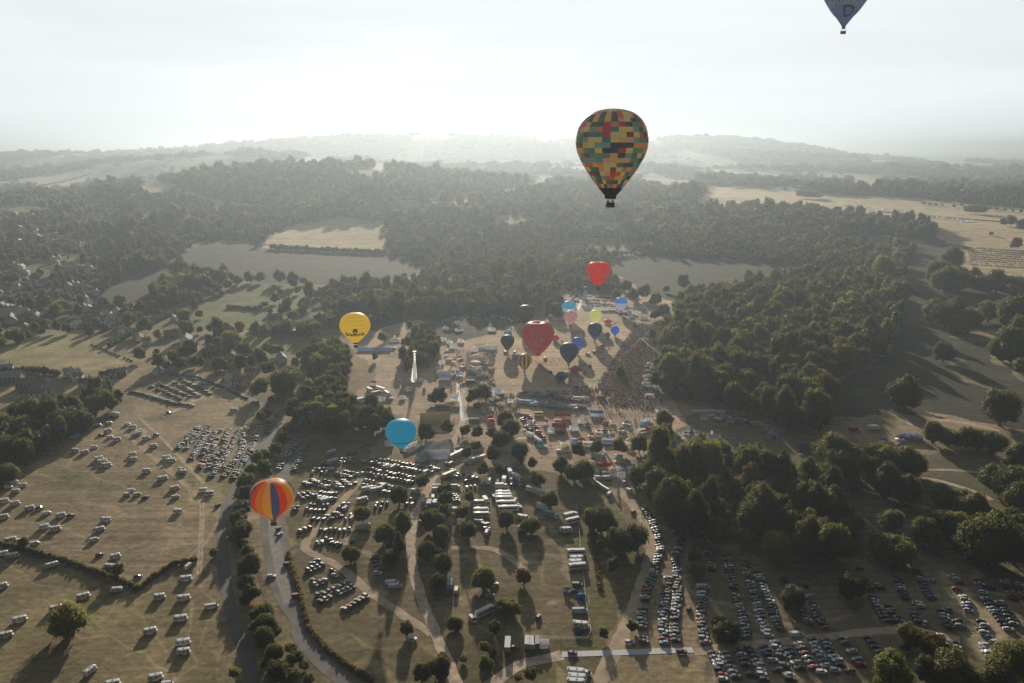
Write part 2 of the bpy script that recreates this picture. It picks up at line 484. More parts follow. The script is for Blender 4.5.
# ------------------------------------------------------------------ ground sheet
def build_ground():
    fine = np.radians(np.arange(-37, 37.001, .075))
    coarse = np.radians(np.concatenate([np.arange(-180, -37, 6.0), np.arange(40, 180, 6.0)]))
    ang = np.sort(np.concatenate([fine, coarse]))
    rr = np.concatenate([[4, 60, 140, 200], np.geomspace(215, 1500, 560), np.geomspace(1508, 14000, 380), np.geomspace(14500, 60000, 20)])
    A, R = np.meshgrid(ang, rr)
    X, Y = R * np.sin(A), R * np.cos(A)
    Zv = T(X, Y)
    c = np.zeros(X.shape + (3,))
    front = (Y > 60)
    PX, PY = proj(X, np.where(front, Y, 1e5), Zv)
    jx = (vnoise(X, Y, 14, 3) - .5) * 14 * F / R + (vnoise(X, Y, 45, 8) - .5) * 20 * F / R
    jy = (vnoise(X, Y, 14, 4) - .5) * 14 * F * EYE / R ** 2 + (vnoise(X, Y, 45, 9) - .5) * 20 * F * EYE / R ** 2
    QX, QY = PX + jx, PY + jy
    # base: woodland floor beyond, pasture near
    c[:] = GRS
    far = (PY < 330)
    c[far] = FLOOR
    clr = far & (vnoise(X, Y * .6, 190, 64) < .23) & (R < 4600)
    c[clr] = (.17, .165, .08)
    # the far country: patchwork of fields and woods
    n = vnoise(X, Y, 420, 21) + .5 * vnoise(X, Y, 150, 22)
    cell = vnoise(np.floor(X / 260 + .3 * np.sin(Y / 300)) * 31.7, np.floor(Y / 420 + .3 * np.sin(X / 260)) * 17.3, 1.0, 5)
    ff = (R > 4600) & (n > .86)
    c[ff & (cell > .6)] = (.34, .30, .19)
    c[ff & (cell <= .6)] = (.18, .19, .09)
    c[ff & (cell <= .25)] = (.12, .13, .06)
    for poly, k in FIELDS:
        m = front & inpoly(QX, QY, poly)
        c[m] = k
    for poly, k in NEAR:
        w = front & inpoly(QX, QY, poly)
        c[w] = k
    for pl, hw, st in TRACKS_SUNSTRIPS:
        d = seg_dist(QX, QY, pl)
        w = np.clip(1.3 - d / hw, 0, 1) * min(1, st * 1.45) * front * (PY > 200)
        tgt = np.array((.50, .40, .26))
        c = c * (1 - w[..., None]) + tgt * w[..., None]
    # blotchy wear and greener patches, near pasture only
    w = (sstep(vnoise(X, Y, 60, 31) + .4 * vnoise(X, Y, 17, 32), .55, 1.2) * .55)[..., None] * (PY > 300)[..., None]
    c = c * (1 - w) + c * np.array((1.5, 1.45, 1.4)) * w
    w = (sstep(vnoise(X, Y, 90, 41) + .4 * vnoise(X, Y, 26, 42), .8, 1.3) * .5)[..., None]
    c = c * (1 - w) + c * np.array((.62, .78, .55)) * w
    w = (sstep(vnoise(X, Y, 38, 51) + .5 * vnoise(X, Y, 11, 52), .95, 1.35) * .55)[..., None] * (PY > 300)[..., None]
    c = c * (1 - w) + np.array((.12, .135, .05)) * w
    nx_, ny_ = len(ang), len(rr)
    V = np.stack([X, Y, Zv], -1).reshape(-1, 3)
    i = np.arange((ny_ - 1) * nx_).reshape(ny_ - 1, nx_)
    j = np.roll(i, -1, axis=1)
    Fq = np.stack([i, j, j + nx_, i + nx_], -1)[:, :, ::-1].reshape(-1, 4)
    m, nt, b = new_mat('dry_ground')
    a = nt.nodes.new('ShaderNodeAttribute')
    a.attribute_name = 'Col'
    geo = nt.nodes.new('ShaderNodeNewGeometry')
    prev = a.outputs['Color']
    mpn = nt.nodes.new('ShaderNodeMapping')     # faint mowing / wheel lines running across the pasture
    mpn.inputs['Rotation'].default_value = (0, 0, .5)
    mpn.inputs['Scale'].default_value = (.006, .28, 1)
    nt.links.new(geo.outputs['Position'], mpn.inputs['Vector'])
    sn = nt.nodes.new('ShaderNodeTexNoise')
    sn.inputs['Scale'].default_value = 1
    sn.inputs['Detail'].default_value = 3
    nt.links.new(mpn.outputs[0], sn.inputs['Vector'])
    sr = nt.nodes.new('ShaderNodeMapRange')
    sr.inputs['From Min'].default_value = .35
    sr.inputs['From Max'].default_value = .65
    sr.inputs['To Min'].default_value = .86
    sr.inputs['To Max'].default_value = 1.14
    nt.links.new(sn.outputs['Fac'], sr.inputs['Value'])
    sv = nt.nodes.new('ShaderNodeVectorMath')
    sv.operation = 'SCALE'
    nt.links.new(prev, sv.inputs[0])
    nt.links.new(sr.outputs[0], sv.inputs['Scale'])
    prev = sv.outputs[0]
    for sc, lo, hi, dt in ((.03, .72, 1.28, 5), (.3, .68, 1.32, 5), (1.7, .8, 1.2, 2)):
        n_ = nt.nodes.new('ShaderNodeTexNoise')
        n_.inputs['Scale'].default_value = sc
        n_.inputs['Detail'].default_value = dt
        n_.inputs['Roughness'].default_value = .65
        mr = nt.nodes.new('ShaderNodeMapRange')
        mr.inputs['From Min'].default_value = .3
        mr.inputs['From Max'].default_value = .7
        mr.inputs['To Min'].default_value = lo
        mr.inputs['To Max'].default_value = hi
        vm = nt.nodes.new('ShaderNodeVectorMath')
        vm.operation = 'SCALE'
        nt.links.new(geo.outputs['Position'], n_.inputs['Vector'])
        nt.links.new(n_.outputs['Fac'], mr.inputs['Value'])
        nt.links.new(prev, vm.inputs[0])
        nt.links.new(mr.outputs[0], vm.inputs['Scale'])
        prev = vm.outputs[0]
    nt.links.new(prev, b.inputs['Base Color'])
    b.inputs['Roughness'].default_value = 1
    b.inputs['Specular IOR Level'].default_value = .08
    bn = nt.nodes.new('ShaderNodeTexNoise')
    bn.inputs['Scale'].default_value = .22
    bn.inputs['Detail'].default_value = 6
    bp = nt.nodes.new('ShaderNodeBump')
    bp.inputs['Strength'].default_value = .6
    bp.inputs['Distance'].default_value = .55
    nt.links.new(geo.outputs['Position'], bn.inputs['Vector'])
    nt.links.new(bn.outputs['Fac'], bp.inputs['Height'])
    nt.links.new(bp.outputs[0], b.inputs['Normal'])
    me = np_mesh('ground', V, Fq, [m], c.reshape(-1, 3), smooth=True)
    obj('ground', me, kind='structure')


build_ground()


# ------------------------------------------------------------------ strips: roads and tracks
def strip(name, pts, w, m, z=.05, jit=.0, step=4.0, **k):
    """pts: pixel polyline with optional per-point width (m)"""
    P = [(Vector(gp(p[0], p[1])), (p[2] if len(p) > 2 else w)) for p in pts]
    out = []
    for i in range(len(P) - 1):
        a, b = P[i], P[i + 1]
        p0 = P[max(i - 1, 0)][0]
        p3 = P[min(i + 2, len(P) - 1)][0]
        n = max(2, int((b[0] - a[0]).length / step))
        for q in range(n):
            t = q / n
            pt = .5 * ((2 * a[0]) + (b[0] - p0) * t + (2 * p0 - 5 * a[0] + 4 * b[0] - p3) * t * t + (3 * a[0] - p0 - 3 * b[0] + p3) * t ** 3)
            out.append((pt, a[1] * (1 - t) + b[1] * t))
    out.append(P[-1])
    mb = MB()
    vs = []
    for i, (p, ww) in enumerate(out):
        d = (out[min(i + 1, len(out) - 1)][0] - out[max(i - 1, 0)][0]).normalized()
        nn = Vector((-d.y, d.x))
        for s in (-1, 1):
            q = p + nn * s * (ww / 2 + rnd.uniform(-jit, jit))
            vs.append((q.x, q.y, z))
    mb.add(vs, [(2 * i, 2 * i + 1, 2 * i + 3, 2 * i + 2) for i in range(len(out) - 1)])
    o = obj(name, mb.mesh(name, [m]), **k)
    return o, out


ASPH = mat('worn_asphalt', (.17, .16, .15), .9, .2, .35, .1)
ASPH2 = mat('dark_asphalt', (.13, .12, .115), .85, .3, .2, .08)
CLAY = mat('bare_track_earth', (.60, .47, .37), .95, .1, .3, .3)
CLAY2 = mat('trodden_grass', (.50, .395, .28), .95, .1, .25, .2)
_, road1 = strip('road', [(303, 436, 8), (293, 458, 9), (282, 478, 8), (272, 505, 11), (272, 523, 12), (276, 544, 13), (282, 580, 12.5), (291, 606, 9), (296, 617, 6), (302, 637, 7), (316, 656, 7), (336, 674, 7), (358, 690, 7)], 8, ASPH, .05, .1, kind='structure')
strip('road', [(273, 512, 5), (274, 535, 5.5), (281, 572, 5.5), (289, 604, 5)], 5, mat('pale_lane', (.28, .26, .235), .9, .2, .25, .3), .08, .3, kind='structure')
strip('road', [(330, 372, 5), (312, 384, 6), (301, 394, 8), (284, 412, 10), (272, 432, 10), (260, 452, 10), (246, 472, 9), (235, 490, 6), (226, 508, 5.5), (222, 545, 5.5), (230, 607, 5.5), (248, 661, 5.5), (258, 695, 5.5)], 7, ASPH2, .06, .1, kind='structure')
strip('road', [(150, 368), (185, 377), (215, 385), (248, 398), (262, 406), (276, 414)], 7, ASPH2, .07, .1, kind='structure')
strip('dirt_track', [(372, 468), (340, 503), (306, 543), (318, 556), (339, 567), (380, 599), (432, 634)], 4.5, CLAY2, .04, .5, kind='structure')
strip('dirt_track', [(463, 362), (464, 400), (462, 425), (445, 457), (424, 497), (413, 524), (411, 557), (422, 599), (438, 640), (460, 690)], 4.8, CLAY, .05, .4, kind='structure')
strip('dirt_track', [(611, 455), (613, 470), (621, 489), (639, 513), (650, 535), (652, 551), (640, 590), (619, 643), (595, 690)], 6.5, CLAY2, .05, .6, kind='structure')
strip('dirt_track', [(451, 548), (489, 548), (510, 558), (524, 570)], 4, CLAY2, .05, .4, kind='structure')
strip('dirt_track', [(485, 690), (505, 674), (526, 663), (562, 655)], 6, CLAY, .06, .5, kind='structure')
strip('dirt_track', [(693, 652), (740, 646), (824, 637), (904, 630), (960, 640)], 5, CLAY2, .05, .5, kind='structure')
for dx in (-1.4, 1.4):
    strip('dirt_track', [(122 + dx, 431), (157 + dx, 462), (195 + dx, 495), (202 + dx, 512), (199 + dx, 575)], 1.3, CLAY2, .05, .3, kind='structure')
strip('dirt_track', [(141, 419), (170, 447), (204, 484)], 2.5, CLAY2, .05, .5, kind='structure')
strip('dirt_track', [(164, 417), (190, 403), (219, 391)], 3, CLAY, .05, .5, kind='structure')
strip('path', [(915, 477), (940, 481), (975, 492), (992, 500)], 4, CLAY, .05, .3, kind='structure')
strip('path', [(900, 470), (950, 470), (990, 474)], 3.5, CLAY2, .05, .3, kind='structure')
strip('path', [(820, 487), (845, 486), (870, 492), (905, 503), (930, 508)], 3, CLAY, .05, .3, kind='structure')
strip('path', [(890, 409), (900, 415), (912, 426)], 3, CLAY, .05, .4, kind='structure')
strip('path', [(930, 420), (960, 422), (1000, 431)], 5, CLAY, .05, .6, kind='structure')
# aluminium trackway panels laid on the grass (a row of plates with ribs)
def trackway(pts, w, label):
    m = mat('trackway_panel', (.66, .67, .69), .8, .2, .06, .5)
    P = [Vector(gp(*p)) for p in pts]
    mb = MB()
    for a, b in zip(P[:-1], P[1:]):
        L = (b - a).length
        n = max(1, int(L / 2.4))
        d = (b - a) / n
        rz = math.atan2(d.y, d.x)
        for i in range(n):
            c = a + d * (i + .5)
            mb.box((c.x, c.y, .07 + .012 * (i % 2)), (d.length * .98, w, .05), 0, rz)
    obj('trackway', mb.mesh('trackway', [m]), kind='structure', label=label)


trackway([(562, 654.5), (625, 652.5), (693, 650)], 3.6, 'white panel trackway crossing the bottom of the car park')
trackway([(457, 383), (459, 398), (463, 421)], 3.2, 'white panel trackway running down from the show arena')
trackway([(463, 419), (471, 419)], 5, 'white panel pad at the end of the arena trackway')
trackway([(577, 311), (586, 291)], 4.5, 'white panel trackway leading up behind the balloon field')


# ------------------------------------------------------------------ trees
def ico(sub):
    bm = bmesh.new()
    bmesh.ops.create_icosphere(bm, subdivisions=sub, radius=1)
    v = np.array([p.co[:] for p in bm.verts])
    f = np.array([[q.index for q in p.verts] for p in bm.faces])
    bm.free()
    return v, f


def crown_mesh(name, seed, n_lobe, n_leaf, lsize, shape='round', sub=3, m=None):
    """unit tree: crown radius 1 in xy, foliage from z=.25 to z~2.0; leaf-clump faces over lobes round a bumpy core"""
    r = np.random.RandomState(seed)
    if shape == 'round':
        C0, R0 = np.array((0, 0, .86)), np.array((.74, .74, .70))
    elif shape == 'tall':
        C0, R0 = np.array((0, 0, 1.22)), np.array((.66, .66, 1.08))
    elif shape == 'cone':
        C0, R0 = np.array((0, 0, 1.6)), np.array((.5, .5, 1.5))
    else:
        C0, R0 = np.array((0, 0, .55)), np.array((.85, .85, .42))
    lob = [(C0, R0)]
    for i in range(n_lobe):
        a = i * 2.399 + r.uniform(-.4, .4)
        h = 1 - 2 * (i + .5) / n_lobe * .82
        q = math.sqrt(max(0, 1 - h * h))
        d = np.array((q * math.cos(a), q * math.sin(a), h))
        taper = 1
        if shape == 'cone':
            taper = 1.25 - .55 * (h + .6)
            d = d * np.array((taper, taper, 1))
        s = r.uniform(.22, .50) * (.8 if shape == 'cone' else 1)
        lob.append((C0 + d * R0 * r.uniform(.55, 1.04), np.array((s, s, s * .85)) * np.array((1, 1, 1.0))))
    # core
    v, f = ico(sub)
    core_v, core_f, b = [], [], 0
    for k, (c, q) in enumerate(lob):
        vv = v if k == 0 else ico(1)[0]
        fo = f if k == 0 else ico(1)[1]
        sc = .80 if k == 0 else .80
        nv = c + vv * q * sc * (1 + r.uniform(-.10, .10, (len(vv), 1)))
        core_v.append(nv)
        core_f.append(fo + b)
        b += len(vv)
    CV, CF = np.concatenate(core_v), np.concatenate(core_f)
    # leaf clumps as small triangles pairs (quads)
    wts = np.array([q[0] * q[1] for _, q in lob])
    wts = wts / wts.sum()
    li = r.choice(len(lob), n_leaf, p=wts)
    d = r.normal(size=(n_leaf, 3))
    d /= np.linalg.norm(d, axis=1)[:, None]
    d[:, 2] = np.where(d[:, 2] < -.35, -d[:, 2], d[:, 2])
    cc = np.array([lob[i][0] for i in li])
    qq = np.array([lob[i][1] for i in li])
    P = cc + d * qq * (r.uniform(.84, 1.04, (n_leaf, 1)) + .22 * r.uniform(size=(n_leaf, 1)) ** 4)
    N = d + r.normal(scale=.42, size=(n_leaf, 3))
    N /= np.linalg.norm(N, axis=1)[:, None]
    up = np.where(np.abs(N[:, 2:3]) > .9, np.array([[1., 0, 0]]), np.array([[0, 0, 1.]]))
    U = np.cross(N, up)
    U /= np.linalg.norm(U, axis=1)[:, None]
    W = np.cross(N, U)
    th = r.uniform(0, 2 * pi, (n_leaf, 1))
    U, W = U * np.cos(th) + W * np.sin(th), W * np.cos(th) - U * np.sin(th)
    s = lsize * r.uniform(.6, 1.4, (n_leaf, 1))
    bend = N * s * .35
    q0 = P - U * s - W * s * .6
    q1 = P + U * s - W * s * .5
    q2 = P + W * s * .9 + bend
    LV = np.stack([q0, q1, q2], 1).reshape(-1, 3)
    LF = np.arange(n_leaf * 3).reshape(-1, 3) + len(CV)
    V = np.concatenate([CV, LV])
    Fc = np.concatenate([CF, LF])
    V[:, 2] = np.maximum(V[:, 2], .06)
    return np_mesh(name, V, Fc, [m], smooth=False)


def trunk_mesh(name, seed, m=BARK):
    r = random.Random(seed)
    mb = MB()
    mb.cyl((0, 0, -.05), (.01, .02, .55), .085, .055, 8)
    mb.cyl((.01, .02, .53), (.02, .0, 1.15), .055, .025, 7)
    for i in range(4):
        a = i * 1.57 + r.uniform(-.4, .4)
        z = .42 + .08 * i
        mb.cyl((.01, .01, z), (math.cos(a) * .42, math.sin(a) * .42, z + .42), .035, .012, 6)
    return mb.mesh(name, [m])


CROWNS = {'round': [], 'tall': [], 'cone': [], 'flat': [], 'bright': [], 'dry': []}
for i in range(6):
    CROWNS['round'].append(crown_mesh('round_crown', 100 + i, 22, 3400, .048, 'round', 3, FOL[i % 2]))
for i in range(3):
    CROWNS['tall'].append(crown_mesh('tall_crown', 200 + i, 22, 3400, .048, 'tall', 3, FOL[i % 2]))
CROWNS['cone'].append(crown_mesh('cone_crown', 300, 26, 3200, .045, 'cone', 3, FOL[1]))
for i in range(2):
    CROWNS['flat'].append(crown_mesh('low_crown', 400 + i, 16, 2400, .05, 'flat', 3, FOL[i]))
    CROWNS['bright'].append(crown_mesh('pale_crown', 500 + i, 22, 3400, .048, 'round', 3, FOL[2]))
CROWNS['dry'].append(crown_mesh('brown_crown', 600, 20, 3000, .05, 'round', 3, FOL[3]))
TRUNKS = [trunk_mesh('tree_trunk', i) for i in range(3)]
TOPZ = {'round': 2.0, 'tall': 2.7, 'cone': 3.2, 'flat': 1.05, 'bright': 2.0, 'dry': 2.0}
MIDZ = {'round': .95, 'tall': 1.3, 'cone': 1.6, 'flat': .55, 'bright': .95, 'dry': .95}

TREES = []  # dict: x, y, r, kind, label, group, name


def tree_px(px, py, w, kind='round', label=None, group=None):
    """crown centre (px, py) and crown width w in pixels"""
    x, y = gt(px, py)
    z0 = 0
    for _ in range(6):
        d = math.hypot(math.hypot(x, y), EYE)
        rad = w * .5 / F * math.sqrt(x * x + y * y + EYE ** 2)
        z0 = float(T(x, y))
        x, y = gp(px, py, z0 + rad * MIDZ[kind])
    TREES.append(dict(x=x, y=y, r=rad, kind=kind, label=label, group=group, px=px, py=py))


def trees(zone, pts, where, group, kinds=('round',)):
    """pts in zoom coordinates (x, y, w[, kind[, own label]])"""
    L = zz(zone, pts)
    s = Z[zone][2]
    for i, p in enumerate(L):
        k = p[3] if len(p) > 3 and p[3] else kinds[i % len(kinds)]
        tree_px(p[0], p[1], p[2] / s, k, p[4] if len(p) > 4 else None, group)
        TREES[-1]['where'] = where


trees('Q1', [(163, 530, 76, 'bright', 'big spreading oak alone in the lower camper field, throwing a long shadow'),
             (57, 345, 25, 'round', 'small tree on the hedge line at the end of the camper rows'),
             (285, 412, 30, 'bright', 'small yellow-green tree just above the bend of the field hedge'),
             (515, 370, 25, 'bright', 'small pale tree between the field track and the dark lane'),
             (20, 60, 50), (60, 70, 60), (30, 120, 60), (155, 50, 70), (70, 30, 60), (200, 50, 50), (20, 175, 50)], 'beside the upper camper field', 'trees bordering the camper field')
trees('Q2', [(345, 230, 48), (402, 197, 38), (255, 275, 40, 'dry', 'brown-leaved tree among the cars of the middle car park'), (308, 318, 55), (355, 300, 50, 'tall'), (325, 380, 45), (343, 350, 40, 'cone', 'pointed tree casting a long tapering shadow below the middle car park'),
             (230, 375, 50, 'flat', 'low dark bush at the lower edge of the middle car park'), (432, 290, 55), (447, 318, 50), (458, 215, 40, 'dry'), (457, 240, 40), (515, 235, 30), (500, 270, 40, 'dry'), (512, 315, 48), (410, 365, 50),
             (450, 395, 50), (438, 440, 45), (548, 430, 55, 'bright', 'broad yellow-green tree standing alone inside the curved track'), (480, 540, 45, 'flat'), (577, 550, 35), (552, 598, 30), (555, 640, 40), (364, 553, 35, 'round', 'lone small tree in the angle where the two pale tracks meet'),
             (400, 655, 46), (445, 650, 46), (605, 500, 50, 'flat'), (605, 290, 45)], 'among the vans below the show ground', 'trees below the show ground')
trees('Q2', [(505, 75, 30), (535, 78, 35), (570, 80, 35), (510, 128, 35), (572, 130, 40), (549, 168, 35), (460, 65, 40), (410, 78, 45), (600, 50, 45), (590, 95, 50), (530, 110, 30), (615, 70, 50)], 'beside the trackway south of the arena', 'trees south of the arena')
trees('Q3', [(18, 125, 50), (50, 153, 28), (60, 195, 42), (93, 240, 42, 'round', 'round tree beside the line of long lorries'), (45, 305, 55, 'flat'), (5, 505, 40)], 'beside the lorry line', 'trees by the lorry line')
trees('Q3', [(158, 120, 42), (120, 160, 45), (150, 175, 50), (175, 170, 50), (205, 115, 38), (258, 112, 42), (307, 107, 45), (350, 115, 45, 'bright'), (370, 45, 45), (372, 80, 45)], 'at the lower edge of the dusty show ground', 'trees edging the show ground')
trees('Q3', [(215, 285, 70), (190, 285, 50), (260, 340, 70), (300, 330, 62), (213, 352, 28), (245, 400, 32, 'tall'), (232, 300, 50)], 'in the clump beside the curved car row', 'clump beside the curved car row')
trees('Q3', [(28, 427, 38, 'dry', 'small lone tree with a bare brown ring of earth around it'), (438, 380, 35), (448, 410, 45, 'bright', 'round yellow-green tree between two rows of parked cars'), (222, 563, 25, 'tall', 'slim small tree by the fence corner near the white trackway'),
             (290, 548, 30, 'round', 'small tree at the edge of the curved car row near the trackway'), (520, 560, 60, 'flat', 'low bush between car rows just above the lower track'), (500, 540, 40, 'flat'), (45, 660, 35)], 'between the lower car rows', 'trees between the lower car rows')
trees('Q4', [(60, 485, 55, 'round', 'round dark tree standing in the middle of a broken car row'), (203, 447, 64, 'round', 'dark round tree at the top of the lower car park'), (300, 290, 55, 'round', 'small round tree below the garden terraces'), (297, 357, 90, 'flat', 'wide low tree just above the lower car park')], 'at the top of the lower car park', 'trees above the lower car park')
trees('Q4', [(205, 205, 50, 'flat'), (165, 130, 90), (150, 120, 70), (180, 160, 80), (245, 160, 60), (285, 200, 60, 'tall'), (330, 215, 70), (335, 150, 80), (300, 150, 80), (270, 140, 70), (360, 155, 50), (350, 215, 40)], 'in the dark clump beside the garden terraces', 'clump beside the garden terraces')
trees('Q4', [(400, 80, 50), (435, 95, 40), (480, 90, 50), (510, 95, 50), (550, 105, 50), (460, 100, 40)], 'in the short row beside the dusty road', 'row of trees beside the dusty road')
trees('Q4', [(565, 20, 80, 'round', 'large round tree above the dusty road, throwing a broad shadow')], '', None)
trees('Q4', [(420, 225, 60), (440, 240, 60, 'flat'), (470, 250, 70, 'flat'), (500, 262, 60), (520, 275, 60, 'flat'), (545, 280, 50), (580, 285, 60, 'flat'), (610, 300, 50), (450, 300, 60, 'bright'), (420, 300, 60), (380, 320, 60), (540, 340, 110), (490, 350, 70), (600, 350, 90), (600, 150, 50, 'tall'), (590, 200, 80), (550, 190, 60), (610, 230, 70)], 'on the bank between terraces and car park', 'trees on the bank above the car park')
trees('Q4', [(345, 570, 60), (395, 590, 60, 'dry'), (300, 652, 90, 'bright', 'large yellow-green tree at the bottom edge of the lower car park'), (450, 650, 80), (590, 620, 90, 'round'), (560, 670, 70), (430, 610, 50), (380, 650, 50), (490, 680, 60)], 'in the scrub at the foot of the car park', 'trees at the foot of the lower car park')
trees('Q8', [(445, 562, 48, 'round', 'small round lone tree on the shaded open slope'), (350, 670, 78, 'round', 'lone round tree on the slope above the red van'), (295, 345, 60, 'bright', 'pale yellow-green tree at the edge of the big hill wood')], '', None)
trees('Q8', [(335, 410, 60), (470, 322, 50), (430, 360, 60), (450, 380, 60), (480, 380, 50), (510, 385, 40), (545, 390, 40), (580, 385, 50), (620, 395, 50), (640, 400, 50), (430, 460, 60), (450, 470, 60), (480, 450, 50), (510, 480, 60, 'dry'), (490, 490, 50), (560, 460, 50), (625, 470, 80), (600, 460, 60), (645, 455, 60), (620, 545, 80), (590, 550, 60), (640, 540, 60), (645, 600, 40, 'dry'), (425, 255, 16), (645, 510, 60)], 'on the slope below the distant car field', 'trees below the distant car field')
trees('Q8', [(630, 288, 28), (615, 230, 26), (645, 240, 30), (595, 232, 18), (565, 262, 10), (100, 165, 30, 'flat'), (85, 163, 30, 'flat'), (115, 165, 30, 'flat'), (130, 167, 20, 'flat'), (525, 203, 30, 'flat'), (540, 204, 26, 'flat'), (508, 203, 24, 'flat'), (395, 187, 9, 'flat'), (410, 188, 9, 'flat'), (425, 189, 9, 'flat'), (440, 190, 8, 'flat'), (470, 192, 8), (490, 190, 7), (560, 198, 7), (580, 200, 7), (600, 202, 7), (620, 204, 7), (640, 206, 9)], 'on the open tan plateau', 'trees on the tan plateau')
trees('T15', [(495, 440, 55, 'tall', 'lone slim tree standing in the crowd'), (570, 280, 120), (510, 310, 70), (590, 130, 50, 'round', 'small dark tree on the sunlit gap north of the crowd'), (700, 80, 100), (760, 150, 100), (690, 190, 100), (310, 110, 90), (360, 170, 90), (440, 150, 110), (520, 200, 100), (200, 120, 80), (250, 170, 80), (820, 130, 90), (900, 130, 80), (920, 190, 60)], 'at the far edge of the crowd', 'trees north of the crowd')
trees('T9', [(685, 15, 60, 'round', 'low round tree just below the dense crowd')], '', None)
tree_px(621, 369.5, 9, 'round', 'small round bush among the people in the arena')
trees('FC', [(330, 470, 150), (270, 500, 100), (640, 470, 130), (700, 430, 140), (600, 500, 90), (740, 470, 90, 'dry')], 'on the arena island beside the white trackway', 'trees in the middle of the arena')
trees('M', [(285, 185, 80), (280, 290, 75), (205, 390, 80), (150, 430, 70), (110, 430, 70), (120, 210, 70), (175, 110, 40), (150, 195, 60), (240, 330, 70)], 'between the road and the car field', 'trees between road and car field')
trees('T3', [(110, 290, 70), (140, 330, 80), (50, 400, 90), (75, 340, 60), (60, 460, 80), (30, 530, 90), (40, 620, 100), (15, 580, 90), (20, 650, 90), (150, 350, 60)], 'in the belt between the two roads', 'tree belt between the two roads')
trees('T7', [(90, 50, 70), (80, 20, 70), (115, 130, 60), (90, 100, 50), (125, 190, 90), (95, 210, 60), (115, 260, 70), (130, 310, 70), (110, 330, 60), (185, 380, 80), (150, 400, 60), (190, 430, 90), (150, 450, 60), (190, 490, 80), (225, 560, 80), (200, 600, 60), (240, 620, 90), (300, 650, 60, 'flat'), (320, 580, 70, 'flat'), (300, 540, 60, 'flat'), (355, 610, 50, 'flat'), (370, 670, 50), (60, 640, 50, 'bright'), (230, 470, 60, 'flat'), (260, 660, 60)], 'in the belt beside the curving road', 'tree belt beside the curving road')
trees('T16', [(410, 440, 80), (550, 440, 60), (520, 430, 50), (580, 440, 50), (600, 590, 150), (640, 560, 130), (490, 620, 90), (530, 530, 70), (275, 400, 60), (240, 335, 40), (325, 330, 45), (385, 335, 25), (195, 340, 35), (560, 185, 50), (490, 230, 30), (835, 185, 45), (740, 160, 50), (700, 210, 60), (650, 270, 60), (620, 310, 60), (600, 340, 60), (750, 400, 40), (740, 440, 50), (20, 130, 40), (90, 90, 50), (120, 120, 40), (185, 190, 60), (235, 160, 50), (280, 140, 50), (330, 120, 50), (380, 100, 50), (490, 85, 50), (580, 80, 70), (650, 95, 70), (300, 75, 60), (440, 90, 40), (700, 100, 40), (150, 180, 50), (100, 250, 30)], 'round the small hedged fields', 'trees round the small fields')
trees('T11', [(350, 70, 60), (190, 120, 60), (320, 160, 50, 'tall'), (410, 170, 40, 'tall'), (95, 350, 50, 'cone'), (140, 240, 70), (360, 120, 30)], 'on the shaded grass above the long blue marquee', 'trees above the blue marquee')

WOODS = [  # ground polygon, spacing m, radius range m, where, group
    ([(635, 475), (668, 472), (700, 464), (745, 467), (790, 477), (825, 492), (850, 515), (862, 543), (850, 558), (810, 568), (770, 562), (735, 548), (690, 541), (655, 520), (640, 500)], 9.8, (4.2, 9.6), 'in the dark wood beside the car park', 'dark wood beside the car park'),
    ([(664, 335), (682, 312), (700, 302), (735, 290), (790, 284), (850, 287), (888, 294), (903, 310), (896, 335), (878, 360), (862, 372), (845, 377), (818, 388), (828, 405), (825, 428), (800, 436), (760, 422), (720, 410), (690, 403), (668, 400), (652, 388), (664, 362)], 11, (4.6, 11), 'in the rounded wood right of the crowd', 'rounded wood right of the crowd'),
    ([(0, 428), (30, 414), (60, 412), (85, 405), (108, 396), (124, 403), (93, 425), (66, 441), (27, 466), (0, 478)], 10, (4.5, 8), 'in the wood above the camper field', 'wood above the camper field'),
    ([(318, 352), (335, 347), (346, 354), (348, 374), (346, 394), (356, 410), (385, 420), (398, 430), (380, 436), (340, 438), (305, 436), (285, 428), (308, 400), (312, 375)], 9.5, (4.5, 7.5), 'in the wood behind the blue balloon', 'wood behind the blue balloon'),
    ([(402, 362), (406, 340), (424, 332), (438, 345), (436, 362), (418, 374), (404, 374)], 9, (4, 6.5), 'in the copse by the tall white ride', 'copse by the tall white ride'),
    ([(425, 512), (438, 500), (445, 520), (440, 540), (425, 540)], 12, (4, 6), 'among the vans below the show ground', 'trees below the show ground'),
]
for poly, sp, (r0, r1), where, grp in WOODS:
    pts = [gp(*p) for p in poly]
    xs, ys = [p[0] for p in pts], [p[1] for p in pts]
    y = min(ys)
    while y < max(ys):
        x = min(xs)
        while x < max(xs):
            jx, jy = x + rnd.uniform(-.42, .42) * sp, y + rnd.uniform(-.42, .42) * sp
            if inpoly(np.array([jx]), np.array([jy]), pts)[0] and rnd.random() < (.95 if float(vnoise(np.array([jx]), np.array([jy]), 26, 123)[0]) > .22 else .35):
                k = rnd.choices(['round', 'tall', 'bright', 'dry', 'flat'], [6, 2, .7, .3, .5])[0]
                rad = rnd.uniform(r0, r1) * (.8 if k == 'tall' else 1)
                px, py = proj(jx, jy, rad)
                TREES.append(dict(x=jx, y=jy, r=rad, kind=k, label=None, group=grp, px=px, py=py, where=where, zs=rnd.uniform(1.15, 1.75)))
            x += sp
        y += sp

trees('T6', [(112, 392, 60, 'dry'), (45, 600, 95, 'dry'), (485, 642, 55), (60, 560, 50, 'flat'), (160, 570, 40, 'flat'), (420, 660, 40, 'flat'), (300, 540, 40, 'flat')], 'in the dry scrub right of the clay track', 'scrub trees right of the clay track')
